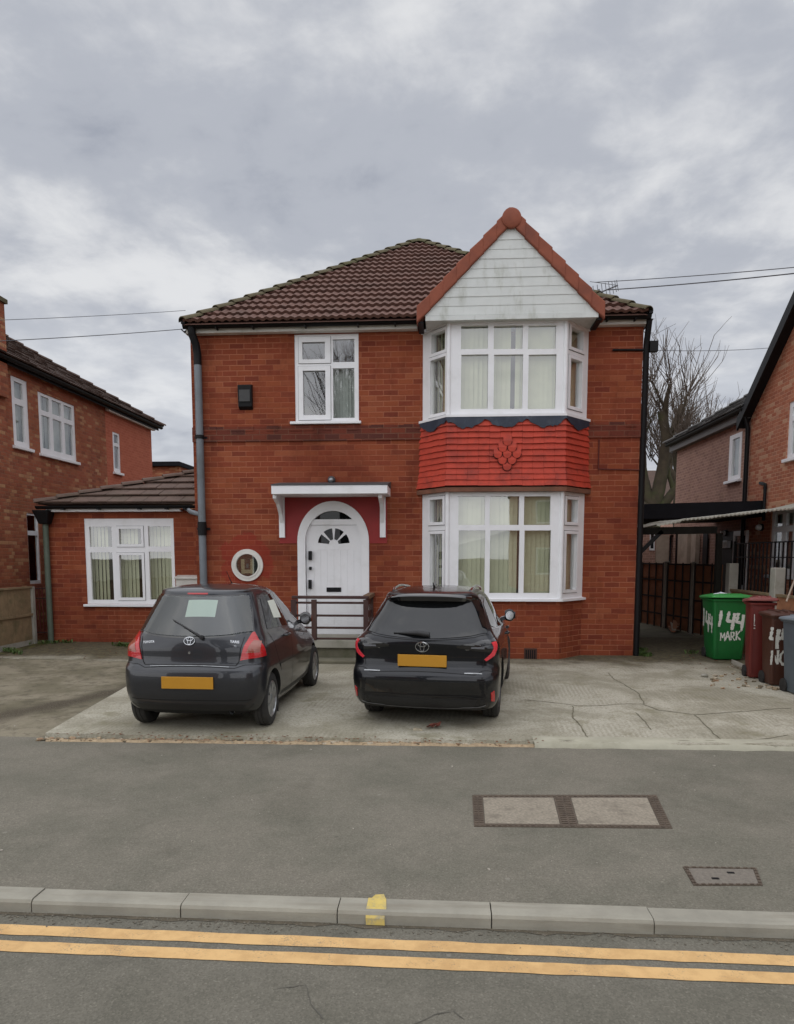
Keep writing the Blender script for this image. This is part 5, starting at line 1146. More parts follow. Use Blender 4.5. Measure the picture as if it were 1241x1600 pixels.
class Car:
    def __init__(s, name, label, spec, paint, loc, heading, scale=1.0, SZ=1.095):
        s.L = spec; s.e = thing(name, label, 'car', loc, math.radians(90-heading)); s.e.scale = (scale,scale,scale*SZ); s.p = paint
        keys = list(zip(*spec['levels'])); z = keys[0]; s.fn = [pchip(z, k) for k in keys[1:]]
        zs = []; q = z[0]
        while q < spec['zfine']: zs.append(q); q += .022
        q = spec['zfine']
        while q < z[-1]-.0005: zs.append(q); q += .007
        zs.append(z[-1]); mb = MB(); rows = [s.loop(a) for a in zs]; mb.grid(rows, loop=True)
        n = len(rows[0]); half = n//2
        for r, base, rev in ((rows[0],0,True),(rows[-1],n*(len(rows)-1),False)):   # caps as strips across the car
            for k in range(half):
                a, b = k, (k+1); c, d = n-1-k, (n-2-k) if k < half-1 else None
                if b <= half-1 and n-2-k >= half: mb.face((base+a, base+b, base+n-2-k, base+n-1-k))
        body = mb.build('body', [paint, M['under']], s.e, local=True, fixn=True)
        dg = bpy.context.evaluated_depsgraph_get(); me = body.data
        s.bvh = BVHTree.FromPolygons([v.co.copy() for v in me.vertices], [tuple(p.vertices) for p in me.polygons])
        s.body = body
        # wheel arches
        cut = MB(); 
        for x, r in ((spec['xr'],spec['arch']),(spec['xf'],spec['arch'])):
            for sg in (-1,1): cut.lathe([(0,0),(r,0),(r,.40),(0,.40)], (x,sg*.52,spec['wr']), (0,sg,0), 40)
        c = cut.build('cutter', M['under'], s.e, local=True, fixn=True, weld=True)
        md = body.modifiers.new('B','BOOLEAN'); md.object = c; md.operation = 'DIFFERENCE'; md.solver = 'EXACT'
        bpy.context.view_layer.update(); dg = bpy.context.evaluated_depsgraph_get()
        nm = bpy.data.meshes.new_from_object(body.evaluated_get(dg), preserve_all_data_layers=True, depsgraph=dg)
        body.modifiers.clear(); body.data = nm; bpy.data.objects.remove(c)
        b = bmesh.new(); b.from_mesh(nm)
        for f in b.faces:
            ce = f.calc_center_median(); f.smooth = True
            for x in (spec['xr'],spec['xf']):
                if math.hypot(ce.x-x, ce.z-spec['wr']) < spec['arch']-.004 and abs(ce.y) < .93 and abs(ce.y) > .50: f.material_index = 1; f.smooth = False
            if f.normal.z < -.8 and ce.z < .4: f.material_index = 1
        # the rear bumper is a panel of its own
        bf = [f for f in b.faces if f.calc_center_median().x < spec['bump_x'] and f.calc_center_median().z < spec['bump_z'] and f.material_index == 0]
        g = bmesh.ops.duplicate(b, geom=bf+list({e for f in bf for e in f.edges})+list({v for f in bf for v in f.verts}))
        b2 = bmesh.new(); b2.from_mesh(nm); b2.free()
        nf = [x for x in g['geom'] if isinstance(x, bmesh.types.BMFace)]; vm = {}; bm3 = MB()
        for f in nf:
            ids = []
            for v in f.verts:
                if v not in vm: vm[v] = bm3.vert(v.co)
                ids.append(vm[v])
            bm3.face(ids)
        bmesh.ops.delete(b, geom=nf, context='FACES'); bmesh.ops.delete(b, geom=bf, context='FACES')
        b.to_mesh(nm); b.free(); nm.set_sharp_from_angle(angle=math.radians(50))
        s.bumper = bm3.build('bumper', paint, s.e, local=True, smooth=50)
    def loop(s, z):
        xr, xf, bow, rr, wr, w, wf, rf, bowf = [f(z) for f in s.fn]; h = []
        for i in range(9): y = (wr-rr)*i/9; h.append((xr+bow*(y/wr)**2, y))
        ys = wr-rr; xs = xr+bow*(ys/wr)**2; a0 = math.atan(2*bow*ys/wr**2); ra = (wr-ys)/(1-math.sin(a0))     # corner arc carries on from the slope of the bowed tail
        for i in range(10): a = a0+(math.pi/2-a0)*i/10; h.append((xs+ra*(math.cos(a0)-math.cos(a)), ys+ra*(math.sin(a)-math.sin(a0))))
        xc = xs+ra*math.cos(a0)
        xe = xf-bowf-rf; ws = pchip([0,.45,1], [wr,w,wf])
        for i in range(28): t = i/27; h.append((xc+(xe-xc)*t, ws(t)))
        for i in range(1,9): a = math.pi/2*i/9; h.append((xe+rf*math.sin(a), wf-rf*.8*(1-math.cos(a))))
        y0 = h[-1][1]; x0 = h[-1][0]
        for i in range(1,9): t = i/8; h.append((x0+(xf-x0)*(1-(1-t)**2), y0*(1-t)))
        left = [(x,y,z) for x, y in h[1:-1]]; right = [(x,-y,z) for x, y in reversed(h[1:-1])]
        # even loop: left side from the tail forwards, then right side back
        return [(x,y,z) for x,y,z in left]+right
    def cast(s, o, d):
        hit = s.bvh.ray_cast(V(o), V(d)); return hit[0]
    def rear(s, y, z):
        p = s.cast((-2,y,z),(1,0,0)); return p if p else V((s.fn[0](z)+.3, y, z))
    def side(s, x, z, sg=-1):
        p = s.cast((x,sg*3,z),(0,-sg,0)); return p if p else V((x, sg*s.fn[5](z), z))
    def snap(s, p, off):
        l, n, i, d = s.bvh.find_nearest(V(p)); return (l+n*off if n.dot(l-V((1.9,0,.6))) > 0 else l-n*off), n
    def patch(s, name, bot, top, mat, off=.004, nu=14, nv=8, parent=None, thick=0):
        def rs(pl, n):
            pl = [V(p) for p in pl]; d = [0]
            for a, b in zip(pl[:-1], pl[1:]): d.append(d[-1]+(b-a).length)
            out = []
            for i in range(n+1):
                t = d[-1]*i/n; k = max(j for j in range(len(pl)-1) if d[j] <= t+1e-9); q = (t-d[k])/max(1e-9,d[k+1]-d[k]); out.append(pl[k].lerp(pl[k+1], q))
            return out
        A, B = rs(bot, nu), rs(top, nu); mb = MB(); rows = []
        for j in range(nv+1): rows.append([s.snap(a.lerp(b, j/nv), off)[0] for a, b in zip(A, B)])
        mb.grid(rows)
        per = rows[0]+[r[-1] for r in rows[1:]]+rows[-1][::-1][1:]+[r[0] for r in rows[::-1]][1:-1]
        inn = [s.snap(p, -.004)[0] for p in per]; mb.grid([per, inn], loop=True)
        return mb.build(name, mat, parent or s.e, smooth=60, local=True)
    def line(s, pts, w, mat, off=.002, name='panel_gap', parent=None, step=.03):
        P = []
        for a, b in zip(pts[:-1], pts[1:]):
            a, b = V(a), V(b); n = max(1, int((b-a).length/step)); P += [a.lerp(b, k/n) for k in range(n)]
        P.append(V(pts[-1])); Q = [s.snap(p, off) for p in P]; A = []; B = []
        for k in range(len(Q)):
            t = (Q[min(k+1,len(Q)-1)][0]-Q[max(k-1,0)][0]).normalized(); r = Q[k][1].cross(t).normalized()*w/2; A.append(Q[k][0]+r); B.append(Q[k][0]-r)
        mb = MB(); mb.grid([A,B]); return mb.build(name, mat, parent or s.body, local=True)
    def wheel(s, x, sg, rimmat, spokes, w=.19, R=None, rr=None):
        R = R or s.L['wr']; rr = rr or R*.66; c = V((x, sg*s.L['track'], R)); ax = V((0,sg,0))
        we = bpy.data.objects.new('wheel', None); COL.objects.link(we); we.empty_display_size = .1; attach(we, s.e, True); we.location = c
        mb = MB(); h = w/2
        mb.lathe([(rr,-h+.01),(R-.05,-h),(R-.012,-h+.015),(R,-h+.04),(R,-.03),(R-.006,-.026),(R-.006,-.02),(R,-.016),(R,.016),(R-.006,.02),(R-.006,.026),(R,.03),(R,h-.04),(R-.012,h-.015),(R-.05,h),(rr+.01,h-.006),(rr,h-.02)], (0,0,0), ax, 48, close=True)
        ty = mb.build('tyre', M['tyre'], None, smooth=40); attach(ty, we, True)
        mb = MB(); mb.lathe([(rr+.005,h-.012),(rr-.012,h-.006),(rr-.022,h-.02),(rr-.03,h-.07)], (0,0,0), ax, 48)
        a0 = ax.orthogonal().normalized(); b0 = ax.cross(a0)
        for k in range(spokes):
            q = 2*math.pi*k/spokes; d = a0*math.cos(q)+b0*math.sin(q); t = ax.cross(d); wi, wo = .030, .052 if spokes < 8 else .034
            i0, o0 = d*.045+ax*(h-.02), d*(rr-.012)+ax*(h-.014)
            mb.hexa([i0-t*wi-ax*.03,i0+t*wi-ax*.03,o0+t*wo-ax*.03,o0-t*wo-ax*.03,i0-t*wi+ax*.006,i0+t*wi+ax*.006,o0+t*wo,o0-t*wo])
        mb.lathe([(0,h-.004),(.03,h-.004),(.058,h-.012),(.062,h-.06)], (0,0,0), ax, 20)
        ri = mb.build('rim', rimmat, None, smooth=35); attach(ri, we, True)
        mb = MB(); mb.lathe([(0,h-.075),(rr-.02,h-.075)], (0,0,0), ax, 32); mb.lathe([(0,-h+.02),(rr,-h+.02)], (0,0,0), ax, 32); bk = mb.build('brake_disc', M['under'], None); attach(bk, we, True)
        return we
    def lettering(s, body, y, z, size, m, name='lettering'):
        p = s.rear(y, z); l, n, i, d = s.bvh.find_nearest(p); n = n if n.x < 0 else -n
        X = V((0,-1,0)); X = (X-n*X.dot(n)).normalized(); Y = n.cross(X); mt = Matrix((( X.x,Y.x,n.x,p.x+n.x*.002),(X.y,Y.y,n.y,p.y+n.y*.002),(X.z,Y.z,n.z,p.z+n.z*.002),(0,0,0,1)))
        return text(name, body, size, m, s.e, mt, ext=.0012, off=.0008)
    def emblem(s, z, r, y=0):
        p = s.rear(y, z); l, n, i, d = s.bvh.find_nearest(p); n = n if n.x < 0 else -n; X = V((0,-1,0)); Y = n.cross(X).normalized()
        mb = MB()
        def ell(cx, cy, a, b, w):
            pts = [p+n*.008+X*(cx+a*math.cos(q))+Y*(cy+b*math.sin(q)) for q in [2*math.pi*k/28 for k in range(29)]]; mb.tube(pts, w, 6, cap=False)
        ell(0,0,r,r*.68,r*.085); ell(0,0,r*.30,r*.62,r*.075); ell(0,r*.33,r*.62,r*.30,r*.075)
        return mb.build('badge', M['chrome'], s.e, smooth=60, local=True)
    def plate_(s, z, w, h, mat):
        p = s.rear(0, z); x = min(s.rear(0,z-h/2).x, s.rear(0,z+h/2).x, s.rear(w/2,z).x if False else 9)-.006; mb = MB(); mb.box(x-.008,x+.001,-w/2,w/2,z-h/2,z+h/2); return mb.build('number_plate', mat, s.e, local=True, bevel=.004)
    def mirror(s, x, z, sg, paint):
        p = s.side(x, z, sg); y = p.y; mb = MB(); rows = []
        for k in range(9):
            t = k/8; cx = x-.02+.0*t; yy = y+sg*(.05+.16*t); hh = (.06+.025*math.sin(math.pi*min(1,t*1.1)))*(1 if t < .85 else .75); dd = .075*(1 if t < .85 else .6)
            rows.append([(cx+dd*math.cos(a)*(1.2 if math.cos(a) > 0 else .6), yy, z+.05+hh*math.sin(a)) for a in [2*math.pi*i/16 for i in range(16)]])
        mb.grid(rows, loop=True); mb.poly(rows[0][::-1]); mb.poly(rows[-1]); mb.bar((x,y-sg*.03,z-.01),(x,y+sg*.09,z+.02),.09,.05)
        m_ = mb.build('door_mirror', paint, s.e, smooth=50, local=True)
        mb = MB(); rows = [[(x-.071, y+sg*(.125+.06*math.cos(a)), z+.05+.06*math.sin(a)) for a in [2*math.pi*i/16 for i in range(16)]]]; mb.poly(rows[0]); mb.build('mirror_glass', M['chrome'], m_, local=True); return m_
    def handle(s, x, z, sg, mat):
        p = s.side(x, z, sg); mb = MB(); y = p.y; mb.tube([(x-.09,y,z),(x-.08,y+sg*.03,z),(x,y+sg*.038,z+.002),(x+.08,y+sg*.03,z),(x+.09,y,z)], [.012,.014,.014,.014,.012], 8); return mb.build('door_handle', mat, s.e, smooth=50, local=True)
# level table columns: z, x tail, x nose, tail bow, tail corner radius, tail half width, mid half width, nose half width, nose radius, nose bow
hatch = dict(zfine=1.40, xr=.56, xf=3.02, wr=.292, arch=.335, track=.735, bump_x=.40, bump_z=.70, levels=[
 (.17,.26,3.58,.05,.16,.70,.74,.66,.25,.15),(.24,.12,3.68,.06,.18,.775,.80,.74,.28,.2),(.32,.055,3.72,.07,.20,.815,.825,.77,.32,.25),(.44,.012,3.745,.075,.21,.832,.845,.79,.34,.28),(.56,.0,3.74,.08,.21,.838,.848,.79,.36,.28),
 (.64,.008,3.70,.08,.21,.838,.848,.78,.36,.28),(.69,.028,3.64,.085,.20,.834,.846,.77,.36,.28),(.715,.062,3.60,.09,.19,.828,.845,.765,.36,.28),(.78,.078,3.48,.09,.18,.824,.843,.75,.36,.28),(.88,.085,3.25,.09,.17,.812,.836,.73,.36,.28),(0.97,0.1,2.98,0.14,0.27,0.786,0.818,0.72,0.34,0.28),
 (1.02,0.125,2.78,0.14,0.27,0.758,0.79,0.7,0.3,0.28),(1.06,0.15,2.68,0.14,0.27,0.738,0.768,0.69,0.28,0.28),(1.2,0.24,2.42,0.14,0.27,0.682,0.712,0.64,0.25,0.26),(1.33,0.325,2.16,0.14,0.27,0.628,0.66,0.59,0.24,0.24),(1.41,0.375,1.98,0.14,0.27,0.59,0.622,0.56,0.22,0.22),
 (1.445,0.385,1.88,0.14,0.27,0.566,0.598,0.53,0.22,0.2),(1.475,.43,1.76,.13,.14,.525,.555,.49,.22,.18),(1.497,.56,1.62,.15,.16,.45,.48,.42,.2,.15),(1.512,.78,1.45,.15,.18,.34,.37,.32,.18,.1),(1.518,.95,1.32,.1,.1,.2,.22,.2,.1,.05)])
def zc(y, n=1): return None
dy = dz(8.2)
hc = Car('hatchback_car', 'dark grey hatchback parked in front of the step with paper in its rear window', hatch, M['paint_grey'], tuple(PZ(322,1129,dz(7.9))+V((0,-.56,-.004))), 1.5, .985)
def build_hatch(c):
    R, S_ = c.rear, c.side
    yb = lambda w, n=8: [w*(1-2*i/n) for i in range(n+1)]        # from car-left (+y) to car-right
    # rear screen: dark cabin, paper, then glass
    bot = [R(y, 1.045-.035*(1-(abs(y)/.66)**2)) for y in yb(.665)]; top = [R(y, 1.405) for y in yb(.545)]
    c.patch('window_seal', [R(y, 1.025-.035*(1-(abs(y)/.68)**2)) for y in yb(.685)], [R(y, 1.425) for y in yb(.56)], M['gloss'], .002, 18, 10)
    c.patch('cabin_dark', bot, top, M['cabin'], .004, 18, 10)
    c.patch('rear_window', bot, top, M['carglass'], .012, 18, 10)
    # tail lamps wrapping round the corners
    for sg in (-1, 1):
        inn = [R(sg*.575,.765), R(sg*.60,.87), R(sg*.635,.97), R(sg*.66,1.035)]
        out = [c.side(.30,.80,sg), c.side(.285,.90,sg), c.side(.31,.98,sg), c.side(.33,1.04,sg)]
        tl = c.patch('tail_light', inn, out, M['lampred'], .014, 12, 14)
        c.patch('indicator_lens', [R(sg*.64,.845), R(sg*.665,.905), R(sg*.69,.955)], [R(sg*.765,.845), R(sg*.77,.90), R(sg*.765,.94)], M['lampclear'], .017, 8, 8, parent=tl)
    for sg in (-1, 1):
        b_ = [c.side(.62,1.045,sg), c.side(1.0,1.035,sg), c.side(1.40,1.02,sg)]; t_ = [c.side(.80,1.37,sg), c.side(1.0,1.395,sg), c.side(1.36,1.40,sg)]
        c.patch('side_window', b_, t_, M['carglass_dark'], .006, 16, 8)
        b_ = [c.side(1.47,1.02,sg), c.side(2.0,.995,sg), c.side(2.38,.985,sg)]; t_ = [c.side(1.43,1.40,sg), c.side(1.75,1.38,sg), c.side(2.05,1.30,sg)]
        c.patch('side_window', b_, t_, M['carglass_dark'], .006, 16, 8)
        c.patch('pillar_trim', [c.side(1.40,1.02,sg), c.side(1.47,1.02,sg)], [c.side(1.36,1.40,sg), c.side(1.43,1.40,sg)], M['gloss'], .004, 3, 8)
        c.line([c.side(1.44,1.0,sg), c.side(1.46,.6,sg), c.side(1.44,.30,sg)], .008, M['under']); c.line([c.side(2.42,.95,sg), c.side(2.47,.6,sg), c.side(2.42,.30,sg)], .008, M['under']); c.line([c.side(.58,1.02,sg), c.side(.76,.75,sg), c.side(.90,.55,sg)], .008, M['under'])
        c.line([c.side(.95,.285,sg), c.side(2.6,.285,sg)], .05, M['trim'], name='sill_trim'); c.line([c.side(.85,.62,sg), c.side(2.45,.60,sg)], .035, M['paint_grey'], .008, 'side_moulding')
        c.handle(1.22,.93,sg,M['paint_grey']); c.handle(2.05,.91,sg,M['paint_grey']); c.mirror(2.30,.98,sg,M['gloss'])
        c.patch('headlight', [c.side(3.05,.72,sg), V((3.5,sg*.45,.72))], [c.side(3.0,.86,sg), V((3.3,sg*.45,.88))], M['lampgrey'], .006)
        c.wheel(hatch['xr'], sg, M['rim'], 7, .175); c.wheel(hatch['xf'], sg, M['rim'], 7, .175)
    c.patch('windscreen', [V((2.62,y,1.08)) for y in yb(.60)], [V((1.95,y,1.42)) for y in yb(.50)], M['carglass_dark'], .006)
    # tailgate shut lines, bumper shelf highlight painted on as a silver line, handle recess
    c.line([R(-.60,1.0),R(-.575,.87),R(-.56,.75),R(-.53,.715),R(.53,.715),R(.56,.75),R(.575,.87),R(.60,1.0)], .009, M['under'])
    c.line([R(-.83,.70),R(-.56,.702),R(-.52,.69),R(.52,.69),R(.56,.702),R(.83,.70)], .007, M['under'])
    c.line([R(-.46,.702),R(.46,.702)], .007, M['rim'], .004, 'bumper_bright_line')
    c.line([R(-.70,.365),R(0,.36),R(.70,.365)], .007, M['under'])
    c.patch('bumper_insert', [R(y,.235) for y in yb(.62)], [R(y,.315) for y in yb(.72)], M['trim'], .004, 14, 4)
    p = R(0,.845); mb = MB(); mb.lathe([(0,.008),(.014,.008),(.016,0)], p, (-1,0,0), 14); mb.build('tailgate_lock', M['chrome'], c.e, local=True)
    c.emblem(.965,.062); c.lettering('TOYOTA', .50, .945, .036, M['chrome']); c.lettering('YARIS', -.505, .955, .040, M['chrome']); c.lettering('T3', -.515, .912, .030, M['chrome'])
    c.plate_(.545,.60,.125,M['plate'])
    # wiper, spoiler lip, aerial, tailpipe
    a, b = R(-.145,1.005)+V((-.022,0,0)), R(.215,1.165)+V((-.026,0,0)); mb = MB(); mb.tube([a, a.lerp(b,.3)+V((-.012,0,.004)), b], [.016,.012,.007], 8); m_ = a.lerp(b,.12); mb.tube([m_+V((.012,0,0)), b+V((.012,.02,0.01))], .007, 6); mb.lathe([(.0,.03),(.022,.028),(.026,0)], a, (-1,0,0), 12)
    mb.build('wiper', M['trim'], c.e, smooth=50, local=True)
    c.patch('high_brake_light', [R(y,1.432) for y in yb(.12)], [R(y,1.447) for y in yb(.12)], M['lampred'], .006, 6, 2)
    top = c.cast((1.62,0,3),(0,0,-1)); mb = MB(); mb.tube([top, top+V((-.05,0,.03)), top+V((-.22,0,.16))], [.012,.006,.003], 6); mb.build('aerial', M['trim'], c.e, local=True)
    mb = MB(); mb.tube([(.16,-.45,.22),(.6,-.45,.24)], .028, 12, cap=False); mb.lathe([(.028,0),(.028,.3),(.0,.3)], (.16,-.45,.22), (1,0,0), 12); mb.build('exhaust_pipe', M['steel'], c.e, smooth=50, local=True)
    mb = MB(); mb.box(.35,3.3,-.6,.6,.17,.24); mb.tube([(.5,-.6,.26),(.5,.6,.26)], .05, 10); mb.build('underbody', M['under'], c.e, local=True)
    for sg in (-1,1): mb = MB(); mb.box(.80,.82,sg*.66,sg*.82,.10,.33); mb.build('mud_flap', M['trim'], c.e, local=True)
    return c
build_hatch(hc)
# papers resting behind the glass (things of their own)
def glass_note(car, pts_b, pts_t, name, label, off=.0075):
    o = car.patch(name, pts_b, pts_t, M['paper'], off, 6, 4); mw = Matrix.Translation(car.e.location) @ Matrix.Rotation(car.e.rotation_euler.z,4,'Z') @ Matrix.Diagonal((*car.e.scale,1))
    o.data.transform(mw); o.parent = None; o.matrix_parent_inverse = Matrix.Identity(4); tag(o, label, 'paper'); return o
R = hc.rear
glass_note(hc, [R(.10,1.20),R(-.245,1.20)], [R(.095,1.37),R(-.245,1.37)], 'paper_sheet', 'white paper sheet behind the rear window of the grey hatchback')
glass_note(hc, [hc.side(.98,1.14),hc.side(1.27,1.12)], [hc.side(.98,1.33),hc.side(1.24,1.33)], 'paper_sheet', 'white paper sheet in the side window of the grey hatchback', .010)
estate = dict(zfine=1.34, xr=.90, xf=3.60, wr=.325, arch=.37, track=.755, bump_x=.52, bump_z=.60, levels=[
 (.17,.30,4.45,.05,.20,.76,.80,.70,.25,.15),(.22,.13,4.56,.06,.22,.83,.85,.78,.30,.2),(.30,.06,4.60,.07,.24,.87,.875,.82,.34,.28),(.42,.02,4.64,.08,.25,.886,.89,.84,.36,.3),(.52,.0,4.65,.085,.25,.890,.893,.84,.38,.3),
 (.575,.008,4.62,.09,.25,.890,.893,.83,.38,.3),(.615,.045,4.58,.10,.24,.887,.892,.83,.38,.3),(.66,.095,4.54,.11,.22,.884,.890,.82,.38,.3),(.74,.110,4.42,.11,.20,.884,.890,.81,.38,.3),(.83,.105,4.20,.11,.19,.880,.888,.80,.38,.3),(.90,.098,3.95,.11,.19,.862,.876,.78,.36,.3),(0.945,0.105,3.72,0.14,0.26,0.832,0.85,0.76,0.34,0.3),
 (0.985,0.16,3.52,0.14,0.26,0.8,0.818,0.74,0.3,0.28),(1.02,0.21,3.4,0.14,0.26,0.776,0.796,0.72,0.28,0.28),(1.15,0.345,3.05,0.14,0.26,0.706,0.736,0.66,0.26,0.26),(1.27,0.465,2.72,0.14,0.26,0.64,0.674,0.6,0.24,0.24),(1.33,0.505,2.55,0.14,0.26,0.604,0.64,0.57,0.23,0.22),
 (1.365,0.46,2.42,0.14,0.26,0.585,0.615,0.54,0.22,0.2),(1.4,0.44,2.28,0.14,0.26,0.556,0.586,0.52,0.22,0.2),(1.425,.55,2.12,.15,.15,.510,.540,.48,.2,.18),(1.445,.80,1.95,.15,.17,.42,.45,.40,.18,.14),(1.457,1.12,1.78,.12,.15,.30,.32,.28,.15,.1),(1.462,1.3,1.65,.06,.1,.18,.2,.16,.1,.05)])
ecar = Car('estate_car', 'blue black estate car parked beneath the bay window', estate, M['paint_black'], tuple(PZ(673,1113,dz(8.6))+V((-.10,-.90,-.004))), 8.0, .975, 1.115)
def build_estate(c):
    R = c.rear; yb = lambda w, n=10: [w*(1-2*i/n) for i in range(n+1)]
    bot = [R(y, 1.00-.045*(1-(abs(y)/.73)**2)) for y in yb(.735)]; top = [R(y, 1.33) for y in yb(.605)]
    c.patch('rear_window', bot, top, M['carglass_dark'], .006, 20, 10)
    c.line([R(y, .985-.045*(1-(abs(y)/.74)**2)) for y in yb(.75)], .010, M['under'])
    # roof spoiler: black lip above the glass
    rows = []; mb = MB()
    for y in yb(.60, 16):
        p = c.rear(y*.98, 1.385); q = abs(y)/.60; x = p.x; 
        rows.append([V((x+.16,y,1.418-.05*q**4)), V((x-.01,y*.99,1.412-.05*q**3)), V((x-.045,y*.985,1.385-.05*q**3)), V((x-.03,y*.97,1.335-.015*q**2)), V((x+.06,y*.95,1.315))])
    mb.grid(rows); mb.poly(rows[0]); mb.poly(rows[-1]); mb.build('roof_spoiler', M['gloss'], c.e, smooth=50, local=True)
    for sg in (-1, 1):
        tl = c.patch('tail_light', [R(sg*.40,.868), R(sg*.60,.838), R(sg*.80,.815), c.side(.33,.83,sg), c.side(.42,.85,sg)], [R(sg*.40,.888), R(sg*.60,.915), R(sg*.80,.935), c.side(.33,.945,sg), c.side(.46,.945,sg)], M['gloss'], .008, 18, 6)
        c.patch('light_blade', [R(sg*.790,.912), R(sg*.815,.855), R(sg*.785,.80), R(sg*.715,.745)], [R(sg*.835,.915), R(sg*.850,.855), R(sg*.825,.785), R(sg*.735,.728)], M['lampbright'], .013, 14, 6, parent=tl)
        c.patch('reversing_lens', [R(sg*.56,.862), R(sg*.715,.855)], [R(sg*.57,.876), R(sg*.715,.88)], M['lampgrey'], .012, 6, 2, parent=tl)
        c.patch('bumper_bright_line', [R(sg*.50,.602), R(sg*.70,.598)], [R(sg*.50,.611), R(sg*.70,.607)], M['rim'], .006, 6, 2, parent=c.bumper)
        c.patch('reflector', [R(sg*.80,.31), R(sg*.835,.30)], [R(sg*.80,.40), R(sg*.835,.42)], M['lampred'], .008, 3, 5, parent=c.bumper)
        b_ = [c.side(.62,1.06,sg), c.side(.9,1.015,sg), c.side(1.22,1.0,sg)]; t_ = [c.side(.92,1.28,sg), c.side(1.1,1.32,sg), c.side(1.24,1.335,sg)]
        c.patch('side_window', b_, t_, M['carglass_dark'], .006, 14, 8)
        b_ = [c.side(1.26,1.0,sg), c.side(1.6,.985,sg), c.side(2.05,.975,sg)]; t_ = [c.side(1.27,1.335,sg), c.side(1.7,1.35,sg), c.side(2.02,1.35,sg)]
        c.patch('side_window', b_, t_, M['carglass_dark'], .006, 14, 8)
        b_ = [c.side(2.11,.975,sg), c.side(2.7,.965,sg), c.side(3.1,.96,sg)]; t_ = [c.side(2.08,1.35,sg), c.side(2.35,1.33,sg), c.side(2.62,1.24,sg)]
        c.patch('side_window', b_, t_, M['carglass_dark'], .006, 14, 8)
        c.line([c.side(.60,1.03,sg),c.side(1.4,.975,sg),c.side(2.2,.955,sg),c.side(3.1,.94,sg)], .014, M['chrome'], .005, 'window_trim')
        for pl in ([(1.24,.96),(1.30,.7),(1.42,.5)],[(2.08,.95),(2.10,.6),(2.08,.30)],[(3.12,.92),(3.16,.6),(3.10,.30)]): c.line([c.side(x,z,sg) for x, z in pl], .008, M['under'])
        c.line([c.side(1.3,.285,sg), c.side(3.2,.285,sg)], .06, M['trim'], name='sill_trim')
        c.handle(1.95,.86,sg,M['paint_black']); c.handle(2.95,.84,sg,M['paint_black']); c.mirror(2.95,.955,sg,M['paint_black'])
        c.patch('headlight', [c.side(3.8,.66,sg), V((4.35,sg*.5,.66))], [c.side(3.75,.76,sg), V((4.2,sg*.5,.80))], M['lampgrey'], .006)
        c.wheel(estate['xr'], sg, M['rim_dark'], 10, .215); c.wheel(estate['xf'], sg, M['rim_dark'], 10, .215)
        pts = []
        for k in range(14):                             # silver roof rails
            t = k/13; x = .78+1.55*t; h = .035*math.sin(math.pi*min(1,max(0,t)))**.4; y = .515-.03*(2*t-1)**2
            p = c.cast((x,sg*y,3),(0,0,-1)); pts.append(p+V((0,0,h)) if p else V((x,sg*y,1.42)))
        mb = MB(); mb.tube(pts, .017, 8); mb.build('roof_rail', M['chrome'], c.e, smooth=50, local=True)
    c.patch('windscreen', [V((3.3,y,1.02)) for y in yb(.62)], [V((2.5,y,1.36)) for y in yb(.5)], M['carglass_dark'], .006)
    c.line([R(-.86,.60),R(-.70,.63),R(-.62,.592),R(.62,.592),R(.70,.63),R(.86,.60)], .007, M['under'])
    c.line([R(-.70,.95),R(-.72,.80),R(-.70,.66)], .006, M['under']); c.line([R(.70,.95),R(.72,.80),R(.70,.66)], .006, M['under'])
    c.patch('bumper_panel', [R(y,.385) for y in yb(.76)], [R(y,.52) for y in yb(.74)], M['gloss'], .003, 16, 4, parent=c.bumper)
    c.patch('bumper_insert', [R(y,.205) for y in yb(.74)], [R(y,.335) for y in yb(.80)], M['trim'], .004, 16, 4, parent=c.bumper)
    c.line([R(-.72,.345),R(-.5,.37),R(.5,.37),R(.72,.345)], .008, M['trim'], .004, 'bumper_crease', c.bumper); c.line([R(-.74,.27),R(.74,.27)], .012, M['lampgrey'], .008, 'diffuser_trim', c.bumper); c.line([R(-.72,.53),R(.72,.53)], .008, M['under'], .003, 'bumper_crease', c.bumper)
    c.emblem(.872,.078); c.lettering('HYBRID', .56, .852, .026, M['chrome']); c.lettering('COROLLA', -.57, .853, .030, M['chrome'])
    c.plate_(.725,.58,.125,M['plate'])
    a, b = R(-.06,.985)+V((-.03,0,.01)), R(.30,1.0)+V((-.02,0,.005)); mb = MB(); mb.tube([a+V((0,-.02,0)), a.lerp(b,.35)+V((-.014,0,.012)), b], [.028,.026,.008], 10); mb.tube([a.lerp(b,.2)+V((.012,0,0)), b+V((.012,.06,0))], .008, 6); mb.build('wiper', M['trim'], c.e, smooth=50, local=True)
    top = c.cast((1.0,0,3),(0,0,-1)); mb = MB(); rows = []
    for k in range(6): t = k/5; rows.append([top+V((-.02-.13*t+.06*(1-t)*math.cos(a)*0, .016*(1-t*.6)*math.cos(a), .065*t*math.sin(math.pi/2*1)+.0+.012*math.sin(a))) for a in [2*math.pi*i/10 for i in range(10)]])
    rows = [[top+V((.06-.15*t+(.06*(1-t))*math.cos(a), .02*(1-t*.8)*math.sin(a), -.01+.075*t)) for a in [2*math.pi*i/12 for i in range(12)]] for t in (0,.3,.6,.85,1)]
    mb.grid(rows, loop=True); mb.poly(rows[-1]); mb.build('roof_aerial', M['gloss'], c.e, smooth=50, local=True)
    mb = MB(); mb.box(.45,4.1,-.66,.66,.17,.25); mb.tube([(.9,-.62,.3),(.9,.62,.3)], .06, 10); mb.build('underbody', M['under'], c.e, local=True)
build_estate(ecar)
